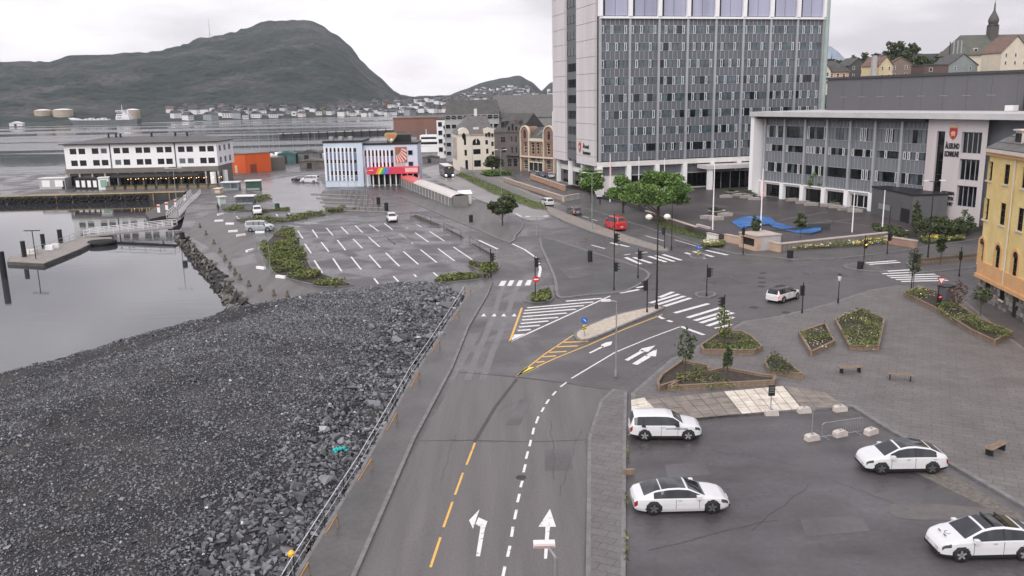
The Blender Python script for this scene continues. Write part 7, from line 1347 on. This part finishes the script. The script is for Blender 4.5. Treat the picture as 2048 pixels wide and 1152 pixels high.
# flagpoles
for k, (b_, yt, zz, lab) in enumerate((((1220, 404), 309, .5, 'white flagpole with furled flag left of the middle tree'), ((1277, 400), 315, PZ, 'short white flagpole behind the spreading tree'), ((1328, 400), 318, PZ, 'white flagpole behind the crown of the widest tree'), ((1425, 466), 331, .5, 'white flagpole at the pale framed wall'), ((1521, 461), 340, PZ, 'tall white flagpole standing before the blue ramp'), ((1704, 464), 388, PZ, 'white flagpole behind the yellow flower bed'), ((1764, 462), 383, PZ, 'white flagpole left of the red plaza wall'))):
    B_ = G(*b_, zz); h = zat(B_, yt)-zz; e = empty('flagpole', B_, 0, lab, 'flagpole'); MB().cyl((0, 0, 0), (0, 0, h), .11, .06, 8).build('pole', WHITE, e); MB().lathe([(.02, 0), (.1, .08), (.02, .18)], (0, 0, h), 8).build('finial', WHITE, e)
    if k in (0, 4): MB().cyl((.15, 0, h*.55), (.13, 0, h*.85), .14, .08, 7).build('furled_flag', mat('flag_white_red', (.6, .25, .25), .8, .4, 2), e)
# signs
def sign(base, ytop, shape, label, z=.13):
    B_ = G(*base, z); h = zat(B_, ytop)-z; e = empty('road_sign', B_, 0, label, 'sign'); MB().cyl((0, 0, 0), (0, 0, h), .035, .035, 6).build('pole', GREYM, e)
    if shape == 'no_entry': MB().cyl((0, -.06, h-.35), (0, -.04, h-.35), .36, .36, 18).build('disc', mat('signal_red', (.5, .03, .03), .5, .05, 1), e); MB().box(-.24, .24, -.075, -.061, h-.41, h-.29).build('bar', WHITE, e)
    if shape == 'keep': MB().cyl((0, -.06, h-.32), (0, -.04, h-.32), .32, .32, 18).build('disc', mat('sign_blue', (.03, .13, .45), .5, .05, 1), e); MB().prism_y([(-.1, h-.2), (.12, h-.42), (.16, h-.38), (-.06, h-.16)], -.075, -.061).build('arrow', WHITE, e); MB().box(-.16, .16, -.05, -.038, h-1.25, h-.7).build('marker_plate', mat('hatch_yellow', (.7, .52, .1), .5, .05, 1), e); [MB().prism_y([(-.16, h-1.2+k*.18), (.16, h-1.05+k*.18), (.16, h-.97+k*.18), (-.16, h-1.12+k*.18)], -.058, -.051).build('stripe', DARKM, e) for k in range(2)]
    if shape == 'give_way': MB().prism_y([(0, h-.75), (.45, h), (-.45, h)], -.06, -.04).build('triangle', mat('signal_red', (.5, .03, .03), .5, .05, 1), e); MB().prism_y([(0, h-.58), (.3, h-.09), (-.3, h-.09)], -.07, -.061).build('field', WHITE, e); MB().box(-.3, .3, -.06, -.04, h-1.25, h-.82).build('plate', WHITE, e); MB().box(-.12, .12, -.07, -.061, h-1.15, h-.95).build('symbol', mat('sign_green2', (.05, .35, .2), .5, .05, 1), e)
    if shape == 'board': MB().box(-.22, .22, -.06, -.035, h-.75, h).build('board', DARKM, e); [MB().box(-.17, .17, -.068, -.061, h-.15-k*.12, h-.11-k*.12).build('text_line', GREYM, e) for k in range(4)]
    return e
sign((1073, 602), 552, 'no_entry', 'red no entry sign on the small planted island'); sign((1169, 673), 634, 'keep', 'blue arrow sign at the near tip of the median'); sign((1878, 610), 555, 'give_way', 'give way triangle beside the grey cabinet'); sign((1541, 826), 770, 'board', 'small dark notice board on a concrete foot'); sign((1396, 512), 490, 'keep', 'blue arrow sign on the refuge of the upper crossing')
# bins, cabinet, bollards, concrete feet
def bin_(base, h, r, label, m=DARKM, z=.13): B_ = G(*base, z); e = empty('litter_bin', B_, 0, label, 'bin'); MB().lathe([(r*.9, 0), (r, .1), (r, h*.82), (r*.9, h*.85)], n=12).build('body', m, e); MB().lathe([(r*1.08, h*.86), (r*1.08, h*.92), (r*.5, h)], n=12).build('lid', m, e); return e
bin_((1180, 523), 1.5, .32, 'black bin column alone on the asphalt island'); bin_((1580, 516), 1.1, .4, 'black bin before the yellow flower bed'); bin_((942, 444), 1.3, .35, 'black bin on the pavement by the parking lot'); bin_((365, 478), 1.2, .4, 'dark bin on the promenade above the boulders', z=.0); bin_((757, 408), 1.5, .4, 'left dark ticket post in the bus lanes', z=0); bin_((773, 421), 1.6, .4, 'right dark ticket post in the bus lanes', z=0); bin_((555, 419), 1.3, .5, 'dark green bin beside the far planting strip', mat('bin_green', (.02, .07, .045), .6, .1, 2), z=0); bin_((1720, 538), 1.0, .35, 'dark box at the foot of the right refuge signal')
e = empty('control_cabinet', G(1890, 612, .13), .5, 'dark grey control cabinet beside the give way sign', 'cabinet'); MB().box(-.7, .7, -.5, .5, 0, 2.0).build('housing', mat('cabinet_grey', (.09, .09, .10), .6, .1, 1), e); MB().box(-.6, .6, -.52, -.505, .1, 1.8).build('door', mat('cabinet_door', (.11, .11, .125), .6, .1, 1), e); MB().box(-.75, .75, -.55, .55, 2.01, 2.1).build('lid', DARKM, e)
for k, (x, y, lab) in enumerate(((1543, 830, 'pale concrete foot carrying the notice board'), (1608, 825, 'concrete block at the edge of the slabs'), (1680, 822, 'concrete block at the right end of the slabs'), (1624, 880, 'pale double block left of the barrier'), (1680, 872, 'pale block under the middle of the barrier'), (1742, 868, 'tilted block at the right end of the barrier'))):
    e = empty('concrete_block', G(x, y), .1*k, lab, 'block', 'concrete blocks by the car park'); MB().prism_y([(-.45, 0), (.45, 0), (.42, .3), (.28, .38), (-.28, .38), (-.42, .3)], -.22, .22).build('body', mat('pale_block', (.52, .47, .43), .8, .1, 3), e); MB().cyl((0, 0, .385), (0, 0, .45), .07).build('lifting_eye', GREYM, e)
A, B_ = G(1643, 878), G(1724, 866); e = empty('crowd_barrier', A, math.atan2(B_.y-A.y, B_.x-A.x), 'grey steel crowd barrier beside the parked coupe SUV', 'barrier'); L = (B_-A).length; MB().path([(0, 0, .15), (0, 0, .95), (.15, 0, 1.05), (L-.15, 0, 1.05), (L, 0, .95), (L, 0, .15), (0, 0, .15)], .025).build('frame', GREYM, e)
for k in range(12): MB().cyl((L*.5+k*L*.5/12+.1, 0, .15), (L*.5+k*L*.5/12+.1, 0, 1.05), .012, .012, 5).build('bar', GREYM, e)
for q in (.3, L-.3): MB().box(q-.03, q+.03, -.35, .35, 0, .04).build('foot', GREYM, e); MB().cyl((q, 0, 0), (q, 0, .16), .025, .025, 6).build('foot_post', GREYM, e)
B_ = G(1623, 878); e = empty('temporary_post', B_, 0, 'thin grey post rising from the double block', 'post'); MB().cyl((0, 0, .3), (0, 0, 2.2), .03).build('pole', GREYM, e); MB().box(-.12, .12, -.03, .03, 1.9, 2.2).build('bracket', GREYM, e)
bol = MB().lathe([(.35, 0), (.34, .3), (.2, .5), (.18, .9), (.1, 1.0)], n=8).mesh('stone_bollard', mat('rough_bollard', (.12, .10, .085), .85, .25, 3, .3)); bl = [(400, 455), (412, 470), (428, 488), (440, 505), (450, 520), (460, 535), (470, 548), (480, 560), (498, 573), (520, 582), (548, 592), (575, 595)]
for k, (x, y) in enumerate(bl): tag(link('stone_bollard', bol, None, G(x, y), k*.7, scale=(.78, .78, .8)), 'rough stone bollard on the promenade edge, %s from the gangway' % ORD[k], 'bollard', 'stone bollards on the promenade')
kr = MB().box(-1.1, 1.1, -.25, .25, 0, .45).mesh('white_kerb_block', WHITE)
for k, (x, y, a) in enumerate(((441, 430, 1.2), (438, 443, .2), (460, 449, -.1), (466, 464, .3), (482, 472, .8), (500, 503, 1.2), (522, 538, -.6), (562, 556, -.5), (520, 466, 0))): tag(link('white_kerb_block', kr, None, G(x, y), a, scale=(.7, .7, .7)), 'white painted kerb block edging the planted beds, %s from the quay' % ORD[k], 'block', 'white kerb blocks')
# wire fence and orange rail along the rock fill
fl = gp([(930, 590), (905, 632), (865, 695), (822, 760), (775, 845), (722, 940), (650, 1055), (590, 1153), (540, 1240)], .13); e = empty('wire_fence', fl[0], 0, 'thin pale wire fence between pavement and rock fill', 'fence'); o = fl[0]
for a, b_ in zip(fl, fl[1:]):
    n_ = max(2, int((b_-a).length/2.5))
    for k in range(n_): q = a.lerp(b_, k/n_)-o; MB().cyl(q, q+Vector((0, 0, 1.1)), .025, .025, 5).build('post', DARKM, e)
    for hh in (.55, 1.05): MB().cyl(a-o+Vector((0, 0, hh)), b_-o+Vector((0, 0, hh)), .012 if hh < 1 else .024, .012 if hh < 1 else .024, 5).build('wire', ALUW, e)
e = empty('guard_rail', fl[0]+Vector((.5, 0, 0)), 0, 'orange yellow guard rail along the left pavement', 'railing'); OY = mat('orange_rail', (.40, .22, .08), .6, .2, 1); o = fl[0]
for a, b_ in zip(fl, fl[1:]):
    MB().box(0, (b_-a).length*.42, -.025, .025, .6, .7).build('rail', OY, e, a-o+Vector((.15, 0, 0)), math.atan2((b_-a).y, (b_-a).x)); MB().box(-.05, .05, -.05, .05, 0, .6).build('post', WOOD, e, a-o+Vector((.15, 0, 0)))
P_ = G(586, 1150, .13); e = empty('warning_lamp', P_, 0, 'yellow warning lamp at the lower edge of the pavement', 'lamp'); MB().cyl((0, 0, 0), (0, 0, .9), .03).build('post', GREYM, e); MB().lathe([(.05, .9), (.16, .98), (.17, 1.12), (.08, 1.22)], n=10).build('lens', mat('amber_lens', (.8, .45, .03), .3, .05, 2), e)
P_ = G(681, 913, -.2); e = empty('turquoise_net', P_+Vector((0, 0, .25)), .2, 'crumpled turquoise net lying on the rocks', 'net'); rs = np.random.RandomState(8); V, F = leaves(cloud((0, 0, .2), (.55, .3, .22), 260, rs, 10), .1, rs); link('mesh_bundle', npmesh('mesh_bundle', V, F, mat('turquoise_plastic', (.05, .62, .60), .5, .15, 3)), e)
# roadside wall remains beside the near car park
for k, (x, y) in enumerate(((1256, 948),)): e = empty('timber_stub', G(x, y, .13), 0, 'short brown timber stub at the car park edge', 'timber'); MB().box(-.3, .35, -.12, .12, 0, .3).build('beam', WOOD, e); MB().box(-.25, -.1, -.13, .13, -.13, -.001).build('foot', WOOD, e)
shrubs('kerb_weeds', [(1246, 1175), (1250, 1000), (1254, 870), (1258, 870), (1257, 1000), (1256, 1175)], 1400, .3, SHRUB, z0=.02, ls=.1, seed=130, dens=.5)
# railing on the grass median, walls of the ramp
A = gp([(921, 341), (960, 357), (1010, 377), (1045, 392), (1084, 408)], .14); e = empty('median_railing', A[0], 0, 'pale mesh railing along the grass median', 'railing'); o = A[0]
for a, b_ in zip(A, A[1:]):
    d = b_-a; n_ = max(2, int(d.length/2.2)); rz = math.atan2(d.y, d.x)
    for k in range(n_): MB().cyl(a-o+d*(k/n_), a-o+d*(k/n_)+Vector((0, 0, 1.25)), .05, .05, 5).build('post', GREYM, e); MB().box(.08, d.length/n_-.08, -.015, .015, .15, 1.15).build('mesh_panel', mat('pale_mesh', (.30, .30, .29), .7, .1, 2), e, a-o+d*(k/n_), rz)
lowwall((1006, 363), (1128, 404), 1.1, 'long tan ramp wall below the brick house', m=mat('tan_ramp_wall', (.34, .26, .21), .8, .12, 1)); lowwall((1060, 358), (1128, 382), 1.3, 'upper orange brown ramp wall below the parked cars', m=mat('orange_ramp_wall', (.42, .25, .17), .8, .12, 1)); lowwall((1128, 404), (1160, 398), 1.2, 'grey end wall of the ramp near the tower', m=CONC)
# plaza: boulder benches, planter bowls, beach flags
BX = [1452, 1478, 1492, 1510, 1585, 1605, 1622, 1655, 1672, 1415, 1432, 1450, 1690, 1710]; bs_ = mat('bench_stone', (.30, .27, .25), .8, .15, 2, .2)
for k, (x, y) in enumerate(((1452, 395), (1478, 392), (1492, 396), (1510, 400), (1585, 402), (1605, 407), (1622, 411), (1655, 413), (1672, 416), (1415, 437), (1432, 440), (1450, 432), (1690, 420), (1710, 424))):
    e = empty('stone_bench', G(x, y, PZ), rnd.random()*.5-.3, 'rough stone bench block on the brown plaza, %s from the left' % ORD[sorted(BX).index(x)], 'bench', 'stone benches on the plaza'); MB().prism([(-1.3, -.4), (1.2, -.45), (1.35, .3), (-.2, .5), (-1.3, .35)], 0, .5).build('seat', bs_, e); MB().prism([(-.7, -.3), (.7, -.3), (.7, .3), (-.7, .3)], .501, .56).build('cushion_slab', CONC, e)
for k, (x, y, lab) in enumerate(((1463, 389, 'planter bowl nearest the tower entrance'), (1500, 393, 'planter bowl left of the wing corner'), (1675, 411, 'wide planter bowl under the council windows'), (1433, 428, 'planter bowl behind the pale framed wall'))):
    e = empty('planter_bowl', G(x, y, PZ), 0, lab, 'planter'); MB().lathe([(.7, 0), (1.4, .5), (1.5, .65)], n=14).build('bowl', CONC, e); rs = np.random.RandomState(140+k); V, F = leaves(cloud((0, 0, .8), (1.6, 1.4, .5), 700, rs, 14), .2, rs); link('foliage', npmesh('foliage', V, F, LEAFD), e)
BFL = mat('deep_blue_flag', (.02, .02, .22), .7, .1, 1)
for b_, yt, lab in (((1843, 452), 408, 'dark blue beach flag right of the dark pavilion'), ((1903, 452), 400, 'dark blue beach flag before the pylon windows')):
    B_ = G(*b_, .5); h = zat(B_, yt)-.5; e = empty('beach_flag', B_, 0, lab, 'flag'); MB().cyl((0, 0, 0), (0, 0, h), .03).build('pole', WHITE, e); MB().prism_y([(.04, h*.25), (.75, h*.3), (.85, h*.75), (.6, h*.95), (.04, h)], -.02, .02).build('cloth', BFL, e)
# kiosks and shelters by the promenade
def kiosk(a, b_, yt, m, label, glassy=True, dep=2.6, name='kiosk'):
    f = Fr(G(*a), G(*b_), name, label, 'kiosk'); h = f.z(yt); MB().box(0, f.L, 0, dep, 0, h).build('wall', m, f.r); MB().box(-.25, f.L+.25, -.35, dep+.25, h+.01, h+.18).build('roof', OFFW, f.r)
    if glassy: 
        for k in range(2): MB().box(f.L*(.08+.46*k), f.L*(.48+.44*k), -.05, -.005, h*.35, h*.85).build('window', GLASSB, f.r)
    MB().box(f.L*.05, f.L*.95, -.06, -.005, h*.05, h*.28).build('base_panel', GREYM, f.r); return f
kiosk((444, 382), (478, 381), 366, mat('kiosk_blue_grey', (.22, .27, .31), .6, .1, 1), 'blue grey kiosk with pale roof beside the harbour terrace'); kiosk((492, 382), (521, 381), 363, mat('kiosk_green', (.03, .085, .06), .6, .1, 1), 'dark green container kiosk near the terrace', False); kiosk((472, 410), (507, 409), 394, GLASSB, 'glass shelter with white roof on the promenade'); kiosk((441, 413), (452, 412), 395, mat('kiosk_white_green', (.5, .58, .53), .6, .1, 1), 'narrow white and green booth on the promenade', False, 1.5); kiosk((430, 388), (440, 388), 378, mat('kiosk_cream', (.68, .55, .35), .6, .1, 1), 'small cream box kiosk at the terrace edge', False, 1.5)
# bus lanes in front of the blue building: low kerbed strips with rails
for k, (a, b_) in enumerate((((622, 388), (735, 391)), ((632, 396), (742, 399)), ((640, 404), (752, 407)), ((645, 412), (765, 416)), ((650, 419), (775, 424)))):
    slab('bus_lane_divider', [a, b_, (b_[0]+1, b_[1]+2), (a[0]+1, a[1]+2)], COBB, .15, .1); A, B_ = G(*a, .15), G(*b_, .15); e = empty('lane_rail', A, math.atan2(B_.y-A.y, B_.x-A.x), ('rear lane rail nearest the blue building', 'second lane rail from the blue building', 'third lane rail from the blue building', 'fourth lane rail from the blue building', 'front lane rail nearest the parking lot')[k], 'railing', 'bus lane rails'); L = (B_-A).length
    for q in range(5): MB().cyl((L*.55+q*L*.1, .25, 0), (L*.55+q*L*.1, .25, 1.0), .04, .04, 5).build('post', DARKM, e)
    MB().cyl((L*.55, .25, 1.0), (L*.95, .25, 1.0), .04, .04, 5).build('top_rail', DARKM, e)
for k, (a, b_) in enumerate((((822, 438), (862, 448)), ((888, 462), (922, 478)), ((940, 492), (982, 515)))):
    A, B_ = G(*a, .12), G(*b_, .12); e = empty('hoop_rail', A, math.atan2(B_.y-A.y, B_.x-A.x), ('hoop rail on the far divider strip of the lot', 'hoop rail on the middle divider strip of the lot', 'hoop rail on the near divider strip of the lot')[k], 'railing', 'divider hoop rails'); L = (B_-A).length; MB().path([(0, 0, 0), (0, 0, 1.3), (L, 0, 1.3), (L, 0, 0)], .035).build('hoop', DARKM, e); MB().cyl((L/2, 0, 0), (L/2, 0, 1.3), .03).build('post', DARKM, e)
# ---------------------------------------------------------------- people (small, far off)
def person(base, label, top, legs, z=.13, h=1.75, walk=.25, rz=0.0):
    e = empty('person', G(*base, z), rz, label, 'person'); me = bpy.data.meshes.new('body'); k = h/1.75
    V = [(0, 0, .93), (0, 0, 1.2), (0, 0, 1.42), (0, 0, 1.5), (0, .02, 1.62), (0, .02, 1.70), (-.1, 0, .88), (-.11, walk*.5, .5), (-.11, walk*.6, .08), (-.11, walk*.6+.14, .04), (.1, 0, .88), (.11, -walk*.3, .5), (.11, -walk, .1), (.11, -walk+.13, .04), (-.19, 0, 1.4), (-.25, -walk*.3, 1.14), (-.24, 0, .9), (-.24, .05, .8), (.19, 0, 1.4), (.25, walk*.3, 1.14), (.24, walk*.5, .92), (.24, walk*.6, .82)]
    E = [(0, 1), (1, 2), (2, 3), (3, 4), (4, 5), (0, 6), (6, 7), (7, 8), (8, 9), (0, 10), (10, 11), (11, 12), (12, 13), (2, 14), (14, 15), (15, 16), (16, 17), (2, 18), (18, 19), (19, 20), (20, 21)]
    me.from_pydata([(x*k, y*k, zz*k) for x, y, zz in V], E, []); R = [.16, .15, .15, .06, .10, .09, .10, .075, .05, .045, .10, .075, .05, .045, .07, .05, .04, .035, .07, .05, .04, .035]
    o = link('body', me, e); md = o.modifiers.new('skin', 'SKIN'); sk = me.skin_vertices[0].data
    for i, r_ in enumerate(R): sk[i].radius = (r_*k, r_*k*.85)
    sk[0].use_root = True; sb = o.modifiers.new('sub', 'SUBSURF'); sb.levels = sb.render_levels = 1; me.materials.append(top)
    MB().lathe([(.02, 1.56), (.115, 1.62), (.125, 1.68), (.09, 1.76), (.02, 1.79)], (0, .0, 0), 10).build('hair', mat('dark_hair', (.03, .022, .018), .8, .1, 5), e); MB().lathe([(.175, .62), (.19, .8), (.18, 1.1)], n=10).build('coat', top, e); return e
CO = mat('dark_coat', (.03, .03, .035), .8, .1, 3); person((1200, 412), 'person in dark coat walking on the pavement below the trees', CO, CO, rz=.8); person((437, 424), 'person in dark clothes standing on the promenade by the kiosks', CO, CO, z=0, walk=.08); person((1191, 405), 'person in grey jacket beside the white advertising column', mat('grey_jacket', (.2, .2, .21), .8, .1, 3), CO, rz=-.5)
e = empty('advertising_column', G(1199, 398, .13), 0, 'white advertising panel below the leftmost tree', 'sign'); MB().box(-.9, .9, -.15, .15, .5, 3.2).build('panel', WHITE, e); MB().box(-.7, .7, -.16, -.151, .8, 2.9).build('poster', OFFW, e); MB().box(-.5, .5, -.1, .1, 0, .49).build('foot', DARKM, e)
# benches on the paved square
for k, (x, y, lab) in enumerate(((1800, 760, 'timber bench on the paved square, nearer the yellow house'), (1700, 745, 'timber bench on the paved square behind the concrete blocks'), (1990, 905, 'timber bench beside the pavement edge at the right'))):
    e = empty('timber_bench', G(x, y, .13), .5*k-.4, lab, 'bench')
    for j in range(3): MB().box(-.9, .9, -.25+j*.17, -.1+j*.17, .42, .47).build('slat', WOOD, e)
    for q in (-.7, .7): MB().box(q-.04, q+.04, -.22, .2, 0, .419).build('leg', DARKM, e)
# ================================================================ air over the sound: one even, thin haze round everything
hz_ = MB().box(-4200, 7200, -60, 6400, -9.5, 480).build('haze', [], kind='stuff'); hm = bpy.data.materials.new('thin_haze'); hm.use_nodes = True; t = hm.node_tree; t.nodes.clear()
o_ = t.nodes.new('ShaderNodeOutputMaterial'); pv = t.nodes.new('ShaderNodeVolumePrincipled'); pv.inputs['Color'].default_value = (.86, .92, 1, 1); pv.inputs['Density'].default_value = .000045; pv.inputs['Anisotropy'].default_value = .2
t.links.new(pv.outputs[0], o_.inputs['Volume']); hz_.data.materials.append(hm); S.cycles.volume_bounces = 1; S.cycles.volume_max_steps = 64
